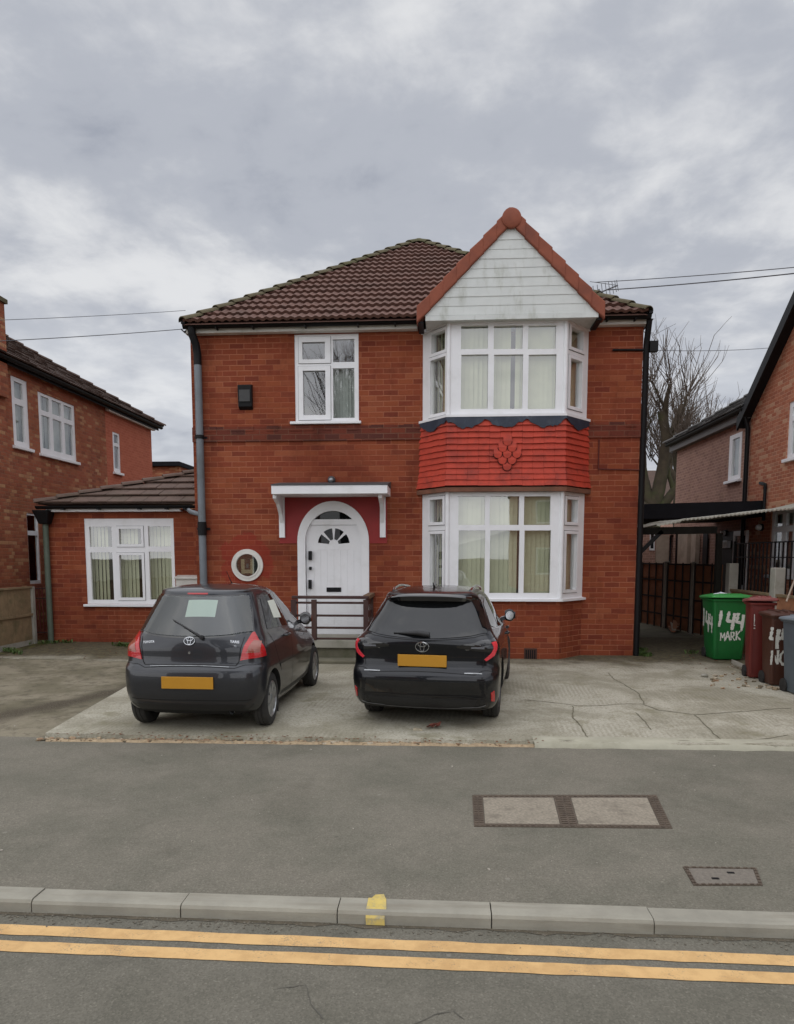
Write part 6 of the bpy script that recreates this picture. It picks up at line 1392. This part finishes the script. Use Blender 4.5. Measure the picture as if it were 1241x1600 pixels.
# ================================================================= wheelie bins with hand-painted numbers
M['whitepaint'] = surf('white_brush_paint', srgb(222,222,214), .7, .08, 30, dirt=srgb(170,176,160), dirt_amt=.5, dscale=20)
STROKES = {'1':[[(.26,1),(.30,.5),(.27,-.02)]],'4':[[(.10,1),(.05,.42),(.35,.40),(.66,.46)],[(.50,.92),(.47,.4),(.50,-.10)]],'M':[[(0,0),(.06,1),(.30,.35),(.56,1),(.62,-.05)]],
 'A':[[(0,0),(.28,1),(.58,-.04)],[(.12,.36),(.50,.40)]],'R':[[(.06,0),(.05,1),(.42,.95),(.50,.72),(.40,.50),(.08,.46)],[(.2,.46),(.58,-.06)]],'K':[[(.05,-.03),(.05,1)],[(.52,1),(.10,.48),(.58,-.02)]],
 'N':[[(0,0),(.03,1),(.5,.03),(.53,1.02)]],'O':[[(.3,1),(.06,.75),(.04,.3),(.28,0),(.52,.28),(.52,.75),(.28,1)]],'=':[[(0,.7),(.4,.66)],[(.02,.32),(.42,.30)]]}
def brush(body, size, m, parent, w):
    """hand-painted characters: uneven brush strokes with runs of paint"""
    mb = MB(); W = sum(.60 for c in body)*size; x0 = -W/2; lw = .055+w*3
    for ci, ch in enumerate(body):
        yj = rnd.uniform(-.07,.07)*size; sc = size*rnd.uniform(.92,1.1)
        for st in STROKES[ch]:
            P = [V((x0+p[0]*.84*sc+rnd.uniform(-.02,.02)*sc, (p[1]-.5)*sc+yj, 0)) for p in st]; A = []; B = []
            for a, b in zip(P[:-1], P[1:]):
                n = max(2, int((b-a).length/.012))
                for k in range(n+1):
                    q = a.lerp(b, k/n); t = (b-a).normalized(); r = V((-t.y,t.x,0)); hw = lw*sc*(.85+.5*noise.noise((q.x*30+ci*7,q.y*30,1))+.25*noise.noise((q.x*90,q.y*90,ci)))
                    A.append(q+r*hw+V((0,0,.0015*len(mb.v)%.0009))); B.append(q-r*hw+V((0,0,.0005)))
            mb.grid([A,B])
            e = P[-1]
            if rnd.random() < .5: d = rnd.uniform(.05,.2)*sc; mb.quad(e+V((-.012*sc,0,.0002)), e+V((.02*sc,0,.0002)), e+V((.012*sc,-d,.0002)), e+V((0,-d,.0002)))
        x0 += .60*size*rnd.uniform(.95,1.04)
    o = mb.build('painted_number' if body[0].isdigit() else 'painted_lettering', M['whitepaint']); o.matrix_basis = m; attach(o, parent, True); return o
def binmat(name, c, dirt): return surf(name, c, .5, .14, 3, dirt=dirt, dirt_amt=.5, dscale=3, bump=.08)
M['bin_green'] = binmat('green_bin_plastic', srgb(22,104,46), srgb(20,66,36)); M['lid_green'] = binmat('green_lid_plastic', srgb(66,158,78), srgb(50,120,62))
M['bin_maroon'] = binmat('maroon_bin_plastic', srgb(104,36,30), srgb(76,34,28)); M['lid_maroon'] = binmat('maroon_lid_plastic', srgb(136,74,70), srgb(96,50,46))
M['bin_brown'] = binmat('brown_bin_plastic', srgb(74,42,30), srgb(54,38,28)); M['bin_grey'] = binmat('grey_bin_plastic', srgb(84,94,102), srgb(62,70,74)); M['lid_grey'] = binmat('grey_lid_plastic', srgb(120,130,138), srgb(88,96,100))
def wheelie_bin(label, loc, rz, w, d, h, body, lid, texts=(), open_lid=0.0):
    """front face looks along local -y"""
    e = thing('wheelie_bin', label, 'wheelie bin', loc, rz, 'wheelie bins along the right boundary')
    mb = MB(); L = []; bw, bd = w*.80, d*.76
    def ring(hw, hd, z, r=.05, yo=0):
        out = []
        for (cx, cy, a0) in ((hw-r,-hd+r,-90),(hw-r,hd-r,0),(-hw+r,hd-r,90),(-hw+r,-hd+r,180)):
            for i in range(5): a = math.radians(a0+22.5*i); out.append((cx+r*math.cos(a), cy+r*math.sin(a)+yo, z))
        return out
    prof = [(bw/2-.01,bd/2-.01,.03),(bw/2,bd/2,.06)]
    for t in (.15,.45,.75,.84): prof.append((bw/2+(w-bw)/2*t, bd/2+(d-bd)/2*t, .06+(h-.06)*t*.93/.84))
    prof += [(w/2+.012,d/2+.012,h*.935),(w/2+.018,d/2+.018,h*.945),(w/2+.018,d/2+.018,h*.965),(w/2-.01,d/2-.01,h*.967)]
    rows = [ring(a,b,z) for a,b,z in prof]; ids = mb.grid(rows, loop=True); mb.face(ids[0][::-1]); mb.face(ids[-1])
    for k in (-1,1):                                    # moulded ribs down the front and side panels
        for (xa,xb,ya,yb2) in ((k*bw*.40,k*w*.40,-bd/2,-d/2),):
            mb.hexa([(xa-.012,ya-.012,.10),(xa+.012,ya-.012,.10),(xa+.012,ya+.02,.10),(xa-.012,ya+.02,.10),(xb-.012,yb2-.006,h*.9),(xb+.012,yb2-.006,h*.9),(xb+.012,yb2+.03,h*.9),(xb-.012,yb2+.03,h*.9)])
    bo = mb.build('body', body, e, smooth=40, local=True)
    mb = MB(); rows = [ring(a,b,z,.06) for a,b,z in ((w/2+.035,d/2+.035,h*.958),(w/2+.04,d/2+.04,h*.972),(w/2+.03,d/2+.03,h*.992),(w/2-.03,d/2-.03,h*1.006),(w/2-.10,d/2-.10,h*1.018),(w/2*.4,d/2*.4,h*1.026))]
    ids = mb.grid(rows, loop=True); mb.face(ids[-1]); mb.face(ids[0][::-1])
    for k in (-1,0,1): mb.box(k*w*.25-.02,k*w*.25+.02,-d*.42,d*.42,h*1.004,h*1.026)
    ld = mb.build('lid', lid, e, smooth=40, local=True)
    if open_lid:
        piv = V((0,d/2+.03,h*.96)); ld.matrix_basis = Matrix.Translation(piv) @ Matrix.Rotation(-open_lid,4,'X') @ Matrix.Translation(-piv)
    mb = MB(); mb.tube([(-w*.38,d/2+.02,h*.95),(-w*.38,d/2+.09,h*.97),(w*.38,d/2+.09,h*.97),(w*.38,d/2+.02,h*.95)], .017, 8); mb.build('handle', body, e, smooth=50, local=True)
    for sg in (-1,1): mb = MB(); mb.lathe([(0,-.03),(.06,-.03),(.10,-.025),(.10,.025),(.06,.03),(0,.03)], (sg*(bw/2+.0),bd/2-.03,.10), (1,0,0), 24); mb.build('wheel', M['tyre'], e, smooth=40, local=True)
    mb = MB(); mb.tube([(-bw/2,bd/2-.03,.1),(bw/2,bd/2-.03,.1)], .012, 8); mb.build('axle', M['steel'], e, local=True)
    for (face, body_t, size, cx, cz, tilt, off) in texts:
        tz = lambda z: (z-.06)/(h-.06)
        if face == 'front': sl = (d-bd)/2/(h*.93-.06)*.84/.84; n = V((0,-1,-sl*.93)).normalized(); X = V((1,0,0)); py = -(bd/2+(d-bd)/2*tz(cz)/.93*.84) ; P = V((cx,py,cz))
        else: sl = (w-bw)/2/(h*.93-.06); n = V((-1,0,-sl*.93)).normalized(); X = V((0,-1,0)); P = V((-(bw/2+(w-bw)/2*tz(cz)/.93*.84), -cx, cz))
        Y = n.cross(X); ca, sa = math.cos(tilt), math.sin(tilt); X2 = X*ca+Y*sa; Y2 = n.cross(X2); P = P+n*.006
        m = Matrix(((X2.x,Y2.x,n.x,P.x),(X2.y,Y2.y,n.y,P.y),(X2.z,Y2.z,n.z,P.z),(0,0,0,1)))
        brush(body_t, size, m, e, off)
    return e
gl_ = PZ(1107,1030,dz(13)); gr_ = PZ(1160,1034,dz(13)); gcx, gcy = (gl_.x+gr_.x)/2+.06, 13.35
wheelie_bin('large green wheelie bin daubed with white numbers on two sides', (gcx,gcy,dz(gcy)-.01), math.radians(-2), .66, .70, 1.19, M['bin_green'], M['lid_green'],
    (('front','144',.29,.0,.76,-.08,.016),('front','MARK',.155,.02,.47,.05,.010),('side','144',.33,.0,.74,-.14,.016)), .05)
pm = PZ(1191,1062,dz(11.2)); 
wheelie_bin('tall narrow maroon wheelie bin between the green and grey bins', (pm.x+.0,pm.y+.20,dz(pm.y)-.01), math.radians(-8), .37, .36, 1.27, M['bin_maroon'], M['lid_maroon'],
    (('front','1',.18,-.12,.95,0,.006),('front','=',.12,-.11,.84,0,.006)), .10)
pb = PZ(1222,1076,dz(10.6)); wheelie_bin('brown wheelie bin with white 44 half hidden behind the grey bin', (pb.x+.10,pb.y+.36,dz(pb.y)-.01), math.radians(-4), .42, .46, 1.12, M['bin_brown'], M['bin_brown'],
    (('front','44',.28,-.06,.76,-.05,.014),('front','NO',.20,-.06,.44,.05,.012)))
pg = PZ(1240,1086,dz(10.2)); wheelie_bin('grey wheelie bin at the right edge in front of the brown one', (pg.x+.21,pg.y+.14,dz(pg.y)-.01), math.radians(0), .50, .50, 1.10, M['bin_grey'], M['lid_grey'], (('front','144',.2,0,.6,0,.008),), .03)
# odd bits lying round the bins
glare = thing('lid_glare', 'white crumpled shape put in for the shine on the green bin lid', 'glare', (gcx-.15,gcy-.1,1.35))  # white glare on the lid, modelled as a crumpled shape
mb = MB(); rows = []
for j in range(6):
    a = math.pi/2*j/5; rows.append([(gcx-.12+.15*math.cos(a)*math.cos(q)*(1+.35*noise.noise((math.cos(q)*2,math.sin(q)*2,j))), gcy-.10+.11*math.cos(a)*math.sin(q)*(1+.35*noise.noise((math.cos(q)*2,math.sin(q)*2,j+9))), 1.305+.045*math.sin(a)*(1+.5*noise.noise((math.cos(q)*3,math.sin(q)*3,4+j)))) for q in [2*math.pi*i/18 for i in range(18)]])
ids = mb.grid(rows, loop=True); mb.face(ids[0][::-1]); mb.build('glare', surf('white_glare', srgb(225,228,236), .35, .1, 8), glare)
a, b = PZ(1142,1038,.13), PZ(1184,1052,.15); pl = thing('broken_slab', 'pale broken concrete slab lying beside the maroon bin foot', 'slab', tuple((a+b)/2))
mb = MB(); mb.hexa([(a.x,a.y-.10,.13),(b.x,b.y-.12,.13),(b.x+.05,b.y+.10,.13),(a.x+.05,a.y+.12,.13),(a.x+.02,a.y-.08,.22),(b.x,b.y-.09,.20),(b.x+.03,b.y+.08,.19),(a.x+.04,a.y+.09,.21)]); mb.build('slab', M['post'], pl, bevel=.02, fixn=True)
p = PZ(1214,1068,dz(10.8)); st = MB(); 
def stone(name, label, p, r, mat, cat='stone'):
    mb = MB(); rows = []
    for j in range(7):
        a = -math.pi/2+math.pi*j/6; rows.append([(p.x+r*1.3*max(.05,math.cos(a))*math.cos(q)*(1+.3*noise.noise((math.cos(q),math.sin(q),j*.3+r*50))), p.y+r*max(.05,math.cos(a))*math.sin(q)*(1+.3*noise.noise((math.cos(q),math.sin(q),j*.3+r*80))), p.z+r*.55+r*.6*math.sin(a)) for q in [2*math.pi*i/12 for i in range(12)]])
    ids = mb.grid(rows, loop=True); mb.face(ids[0][::-1]); mb.face(ids[-1]); return tag(mb.build(name, mat, smooth=60), label, cat)
stone('stone', 'white stone lying on the ground beside the maroon bin', p, .075, M['post'])
stone('stone', 'small pale stone alone on the concrete in front of the green bin', PZ(1101,1058,dz(11.3)), .05, M['post'])
mb = MB()
for i in range(70):
    p = PZ(rnd.uniform(1110,1236), rnd.uniform(1050,1078), dz(11)); mb.cur = rnd.randint(0,4); chunk(mb, (p.x,p.y,dz(p.y)+.01), rnd.choice((.015,.02,.03,.04)), .5)
struct(mb.build('brick_rubble', M['rubble']), 'stuff')
lf = PZ(673,1138,dz(7.9)); lv = MB()
for k in range(7):
    a = rnd.uniform(0,6.28); c, s_ = math.cos(a), math.sin(a); o = V((lf.x+rnd.uniform(-.07,.07), lf.y+rnd.uniform(-.03,.03), dz(lf.y)+.015)); 
    lv.poly([o, o+V((c*.03-s_*.03,s_*.03+c*.03,.03)), o+V((c*.09,s_*.09,.035+.02*rnd.random())), o+V((c*.03+s_*.03,s_*.03-c*.03,.02))])
tag(lv.build('dead_leaf', surf('curled_brown_leaf', srgb(112,60,48), .8, .3, 20)), 'curled brown dead leaf on the concrete behind the black estate car', 'leaf')
cn_ = PZ(653,1141,dz(7.9)); mb = MB(); mb.hexa([(cn_.x-.06,cn_.y-.02,cn_.z),(cn_.x+.06,cn_.y-.03,cn_.z),(cn_.x+.05,cn_.y+.03,cn_.z),(cn_.x-.05,cn_.y+.03,cn_.z),(cn_.x-.05,cn_.y-.01,cn_.z+.025),(cn_.x+.05,cn_.y-.02,cn_.z+.015),(cn_.x+.04,cn_.y+.02,cn_.z+.02),(cn_.x-.04,cn_.y+.02,cn_.z+.03)])
tag(mb.build('crushed_wrapper', surf('dull_wrapper', srgb(150,140,118), .6, .3, 20), bevel=.005), 'crushed pale wrapper beside the brown leaf behind the black car', 'litter')
b = PZ(1236,1010,.3); br = thing('wooden_pole', 'leaning pale wooden pole resting on the plank wall', 'pole', (6.0,10.5,.1))
q0, q1 = PX(1229,940,5.85), PX(1246,895,6.1); mb = MB(); mb.tube([q0, q1, q1+(q1-q0)*1.5], .016, 8); mb.build('shaft', M['pale_wood'], br)
# ================================================================= bare trees
M['bark'] = surf('mossy_bark', srgb(66,57,44), .95, .4, 3, dirt=srgb(62,68,34), dirt_amt=.8, dscale=1.2, bump=.7, bscale=14)
M['twig'] = surf('grey_brown_twig', srgb(92,80,70), .9, .3, 6)
def grow(mb, p, d, r, L, depth, rg, spread, twig, gnarl=.25, up=.25, leafr=.008):
    n = 4 if depth > 1 else 3; pts = [p]; rs = [r]; q = p.copy(); dd = d.copy()
    for k in range(n):
        dd = (dd+V((rg.gauss(0,gnarl),rg.gauss(0,gnarl),rg.gauss(0,gnarl*.6)+up*.25))).normalized(); q = q+dd*(L/n); pts.append(q.copy()); rs.append(max(leafr, r*(1-.42*(k+1)/n)))
    mb.tube(pts, rs, 10 if r > .12 else (6 if r > .04 else 3), cap=r > .05)
    return pts, rs, dd
def pollard(name, label, base, trunk_h, r, limbs, twig_h, seed, nt=34):
    rg = random.Random(seed); e = thing(name, label, 'tree', tuple(base)); mt = MB(); mw = MB()
    b = V(base); pts = [b, b+V((.05,0,trunk_h*.4)), b+V((-.05,.1,trunk_h*.8)), b+V((0,0,trunk_h))]; mt.tube(pts, [r*1.25, r, r*.98, r*1.1], 14); top = pts[-1]
    for (az, el, L, rr) in limbs:
        d = V((math.cos(az)*math.cos(el), math.sin(az)*math.cos(el), math.sin(el)))
        P, R_, dd = grow(mt, top-d*.1-V((0,0,.15)), d, rr, L, 3, rg, .5, 0, .16, .5)
        ends = [(P[-1], dd, R_[-1])]
        for k in (2,3):
            d2 = (dd+V((rg.gauss(0,.7),rg.gauss(0,.5),.5))).normalized(); P2, R2, dd2 = grow(mt, P[k], d2, R_[k]*.62, L*rg.uniform(.4,.7), 2, rg, .5, 0, .2, .5); ends.append((P2[-1], dd2, R2[-1])); 
            if rg.random() < .8:
                d3 = (dd2+V((rg.gauss(0,.7),rg.gauss(0,.5),.3))).normalized(); P3, R3, dd3 = grow(mt, P2[2], d3, R2[2]*.6, L*rg.uniform(.3,.5), 2, rg, .5, 0, .2, .5); ends.append((P3[-1], dd3, R3[-1]))
        for (p, dd, rr2) in ends:                       # sheaf of thin whips from every knuckle
            for _ in range(nt):
                d4 = (dd*.5+V((rg.gauss(0,.55),rg.gauss(0,.45),rg.uniform(.35,1.1)))).normalized(); Lw = twig_h*rg.uniform(.35,1.0)
                W, WR, dw = grow(mw, p+V((rg.gauss(0,.07),rg.gauss(0,.07),rg.gauss(0,.07))), d4, rg.uniform(.014,.026), Lw, 1, rg, .3, 1, .10, .35, .006)
                for __ in range(4):
                    k = rg.randint(1,3); d5 = (dw+V((rg.gauss(0,.5),rg.gauss(0,.5),rg.uniform(0,.5)))).normalized(); grow(mw, W[k], d5, .010, Lw*rg.uniform(.25,.5), 1, rg, .3, 1, .12, .3, .005)
    mt.build('trunk', M['bark'], e, smooth=60); mw.build('crown', M['twig'], e); return e
TY = 29.0; tb = PY(1020,792,TY); R_ = math.radians
pollard('bare_tree', 'bare pollarded tree with thick mossy trunk behind the house', (tb.x,TY,0), tb.z-.1, .40,
    [(R_(178),R_(28),2.2,.30),(R_(0),R_(64),4.2,.30),(R_(15),R_(34),2.6,.22),(R_(165),R_(66),3.4,.26),(R_(80),R_(60),2.6,.22)], 2.2, 12, 12)
tb2 = PY(1062,792,36); pollard('bare_tree', 'bare thin whippy tree standing behind the lower roof on the right', (tb2.x,36,0), 5.6, .26, [(R_(0),R_(64),2.2,.22),(R_(180),R_(64),2.0,.22),(R_(70),R_(75),2.2,.22),(R_(120),R_(60),2.0,.2)], 2.6, 23, 12)
# far hedge and house roof glimpsed under the tree
dh = thing('distant_house', 'brown roofed house far behind the bare tree', 'house', (17,52,0)); a, b = PY(1000,760,52), PY(1060,760,52)
mb = MB(); mb.box(a.x-6,b.x+6,52,60,0,PY(1030,775,52).z); mb.build('wall', M['brick_pink'], dh); zr0, zr1 = PY(1030,775,52).z, PY(1030,735,56).z
mb = MB(); mb.quad((a.x-6.4,51.5,zr0-.1),(b.x+6.4,51.5,zr0-.1),(b.x+6.4,56,zr1),(a.x-6.4,56,zr1)); mb.quad((a.x-6.4,60.5,zr0-.1),(b.x+6.4,60.5,zr0-.1),(b.x+6.4,56,zr1),(a.x-6.4,56,zr1)); mb.build('roof', M['tile_dark'], dh)
# street side opposite (seen only mirrored in the window glass)
oy = -13.0
def opposite(x0, x1, lab):
    e = thing('terraced_house', lab, 'house', ((x0+x1)/2,oy,0)); f = Fr((0,oy,0),(1,0,0),(0,1,0)); w = x1-x0
    hs = [(x0+.7,x0+.7+w*.32,1.0,2.5),(x0+.7,x0+.7+w*.32,3.8,5.1),(x1-.7-w*.28,x1-.7,3.8,5.1),(x1-.7-w*.28,x1-.7,.1,2.2)]
    mb = MB(); mb.plate(f,(x0,x1,0,5.9),hs,0,-.12); mb.plate(Fr((x0,oy,0),(0,-1,0),(-1,0,0)),(0,8,0,5.9),[],0,0); mb.plate(Fr((x1,oy,0),(0,-1,0),(1,0,0)),(0,8,0,5.9),[],0,0); mb.build('wall', M['brick_right'], e)
    for h in hs: make_window(e, f, h, [(h[0]+.09,(h[0]+h[1])/2-.04,h[2]+.09,h[3]-.09),((h[0]+h[1])/2+.04,h[1]-.09,h[2]+.09,h[3]-.09)], gl='glass_dark')
    mb = MB(); mb.quad((x0-.1,oy+.35,5.85),(x1+.1,oy+.35,5.85),(x1+.1,oy-4,8.6),(x0-.1,oy-4,8.6)); mb.quad((x0-.1,oy-8.3,5.85),(x1+.1,oy-8.3,5.85),(x1+.1,oy-4,8.6),(x0-.1,oy-4,8.6)); mb.build('roof', M['tile_dark'], e)
opposite(-15.5,-8.5,'brick house opposite, mirrored in the left windows'); opposite(4.5,11.5,'brick house opposite, mirrored in the lower bay'); opposite(12.5,19.5,'brick house opposite, mirrored at the far right'); 
pollard('street_tree', 'bare street tree across the road mirrored in the upper window', (-4.6,-6.6,0), 4.6, .34, [(R_(20),R_(60),3.4,.24),(R_(170),R_(58),3.6,.24),(R_(90),R_(70),3.6,.24),(R_(-60),R_(64),3.4,.22)], 3.4, 5, 16)
pollard('street_tree', 'bare street tree across the road mirrored in the upper bay', (8.6,-6.8,0), 4.8, .30, [(R_(30),R_(60),3.2,.22),(R_(150),R_(62),3.4,.22),(R_(-90),R_(70),3.4,.22)], 3.4, 6, 16)
# ================================================================= aerial and overhead cables
M['wire'] = surf('black_cable', (.09,.09,.10), .6, .1)
M['alu'] = surf('dull_aluminium', srgb(120,122,126), .5, .1, metallic=.6)
AY = 14.0; p0 = PY(941,462,AY); ar = thing('tv_aerial', 'small multi element aerial on the roof behind the gable', 'aerial', tuple(p0))
bm0, bm1 = PY(928,461,AY), PY(965,446,AY); mb = MB(); mb.tube([bm0,bm1],.014,6); mb.build('boom', M['alu'], ar)
mb = MB(); mb.tube([PY(936,474,AY),PY(936,452,AY)],.018,6); mb.build('mast', M['alu'], ar)
mb = MB()
for t in (0,.18,.36,.52,.66,.8,.92,1): c = bm0.lerp(bm1,t); h = .17-.07*t; mb.tube([c+V((-.02,-.0,h)),c+V((.02,0,-h))],.007,5)
mb.tube([PY(922,440,AY),PY(966,446,AY)],.006,5); mb.build('elements', M['alu'], ar)
def cable(lab, a, b, sag=.1, r=.012):
    pts = [a.lerp(b,k/14)+V((0,0,-sag*4*(k/14)*(1-k/14))) for k in range(15)]; mb = MB(); mb.tube(pts, r*.72, 6); return tag(mb.build('overhead_cable', M['wire'], smooth=60), lab, 'cable', 'overhead cables')
def px2(x, y, d): return C0+ray(x, y)*d
def cab(lab, p, q, d0, d1, ext=1.4, sag=.0, r=.012):
    a, b = px2(*p, d0), px2(*q, d1); return cable(lab, a, a+(b-a)*ext, sag, r)
cab('upper overhead cable leaving the roof aerial towards the right', (930,441), (1241,413.5), 15.4, 12.5, 1.6, .05, .011)
cab('lower overhead cable leaving the roof towards the right', (950,453), (1241,423), 15.4, 12.5, 1.6, .05, .015)
cab('thin faint cable from the corner cable box to the right house', (1014,547), (1210,543), 13.7, 17.0, 1.0, .04, .008)
cab('upper overhead cable from the eaves corner towards the left', (290,485), (5,497), 17.5, 13.5, 1.5, .04, .008)
cab('lower overhead cable from the eaves corner towards the left', (288,514), (5,530), 13.4, 11.5, 1.5, .03, .009)
cab('thin cable crossing in front of the white gable boards', (965,446), (652,484), 12.3, 12.6, 1.0, .05, .005) if False else None
# ================================================================= sky, sun, camera
w = bpy.data.worlds.new('World'); SC.world = w; w.use_nodes = True; t = w.node_tree; t.nodes.clear()
def N(k, **kw):
    x = t.nodes.new(k)
    for a, b in kw.items(): setattr(x, a, b)
    return x
LK = t.links.new
SUN_EL, SUN_AZ = math.radians(66), math.radians(215)      # compass style: sun high behind the camera, slightly left
out = N('ShaderNodeOutputWorld'); sky = N('ShaderNodeTexSky', sky_type='NISHITA', sun_disc=False, sun_elevation=SUN_EL, sun_rotation=SUN_AZ)
b1 = N('ShaderNodeBackground'); b1.inputs[1].default_value = .10; LK(sky.outputs[0], b1.inputs[0])
tc = N('ShaderNodeTexCoord'); sx = N('ShaderNodeSeparateXYZ'); LK(tc.outputs['Generated'], sx.inputs[0])
def mth(op, a, b=None, c=None, clamp=False):
    x = N('ShaderNodeMath', operation=op); x.use_clamp = clamp
    for i, v in enumerate((a,b,c)):
        if v is None: continue
        if isinstance(v, bpy.types.NodeSocket): LK(v, x.inputs[i])
        else: x.inputs[i].default_value = v
    return x.outputs[0]
zc_ = mth('MAXIMUM', sx.outputs[2], 0.0); dv = mth('ADD', zc_, .16)
cb = N('ShaderNodeCombineXYZ'); LK(mth('DIVIDE', sx.outputs[0], dv), cb.inputs[0]); LK(mth('DIVIDE', sx.outputs[1], dv), cb.inputs[1]); cb.inputs[2].default_value = SKY_SEED
def noi(scale, det, rough, dist=0):
    x = N('ShaderNodeTexNoise'); x.inputs['Scale'].default_value = scale; x.inputs['Detail'].default_value = det; x.inputs['Roughness'].default_value = rough; x.inputs['Distortion'].default_value = dist
    LK(cb.outputs[0], x.inputs['Vector']); return x.outputs[0]
def rmp(f, stops):
    x = N('ShaderNodeValToRGB'); e = x.color_ramp.elements; x.color_ramp.interpolation = 'EASE'
    for i, (p, c) in enumerate(stops):
        q = e[i] if i < 2 else e.new(p)
        q.position = p; q.color = (*c, 1)
    LK(f, x.inputs[0]); return x.outputs[0]
big = noi(.62, 4, .5, .35); mid = noi(1.9, 6, .55, .25); fin = noi(5.5, 6, .6, .2)
dens = mth('ADD', mth('ADD', mth('MULTIPLY', big, .42), mth('MULTIPLY', mid, .40)), mth('MULTIPLY', fin, .18))
dark, midc, lite = srgb(146,152,166)[:3], srgb(183,187,196)[:3], srgb(228,229,231)[:3]
cl = rmp(dens, [(.38, dark), (.495, midc), (.62, lite)])
# the cloud deck thins towards the horizon and is brightest overhead (overcast luminance), so the light comes mostly from above
def rng(v, a, b, c, d):
    x = N('ShaderNodeMapRange', interpolation_type='SMOOTHSTEP'); LK(v, x.inputs[0])
    for i, q in enumerate((a,b,c,d)): x.inputs[i+1].default_value = q
    return x.outputs[0]
hz = rng(sx.outputs[2], .02, .42, 1.0, 0.0); hzc = mth('MULTIPLY', hz, rng(noi(1.1, 4, .55, .3), .38, .58, .15, .95))
mx = N('ShaderNodeMix', data_type='RGBA'); LK(hzc, mx.inputs[0]); LK(cl, mx.inputs[6]); mx.inputs[7].default_value = (*srgb(228,231,236)[:3], 1)
b2 = N('ShaderNodeBackground'); LK(mx.outputs[2], b2.inputs[0])
zen = rng(sx.outputs[2], .60, .95, 1.0, ZEN); beh = rng(sx.outputs[1], -.1, -.7, 1.0, BEH)
LK(mth('MULTIPLY', zen, beh), b2.inputs[1])
ms = N('ShaderNodeMixShader'); ms.inputs[0].default_value = .96; LK(b1.outputs[0], ms.inputs[1]); LK(b2.outputs[0], ms.inputs[2]); LK(ms.outputs[0], out.inputs[0])
sl = bpy.data.lights.new('sun', 'SUN'); sl.energy = SUN_E; sl.angle = math.radians(140); sl.color = (1,.97,.93); so_ = bpy.data.objects.new('sun', sl); COL.objects.link(so_)
sd = V((math.sin(SUN_AZ)*math.cos(SUN_EL), math.cos(SUN_AZ)*math.cos(SUN_EL), math.sin(SUN_EL))); so_.rotation_euler = sd.to_track_quat('Z','Y').to_euler(); so_.location = sd*60
cam = bpy.data.cameras.new('camera'); co = bpy.data.objects.new('camera', cam); COL.objects.link(co); SC.camera = co
cam.sensor_fit = 'VERTICAL'; cam.sensor_height = 36; cam.sensor_width = 36; cam.lens = CF/1600*36; cam.shift_y = (CCY-800)/1600; cam.shift_x = 0; cam.clip_end = 2000; cam.clip_start = .05
co.matrix_world = Matrix(((CR.x,CU.x,-CFW.x,0),(CR.y,CU.y,-CFW.y,0),(CR.z,CU.z,-CFW.z,CH),(0,0,0,1)))
SC.view_settings.view_transform = 'Standard'; SC.view_settings.look = 'None'; SC.view_settings.exposure = EXPO; SC.view_settings.gamma = 1
SC.render.engine = 'CYCLES'; SC.cycles.max_bounces = 8; SC.cycles.transparent_max_bounces = 12; SC.cycles.use_denoising = True
SC.render.resolution_x, SC.render.resolution_y = 794, 1024
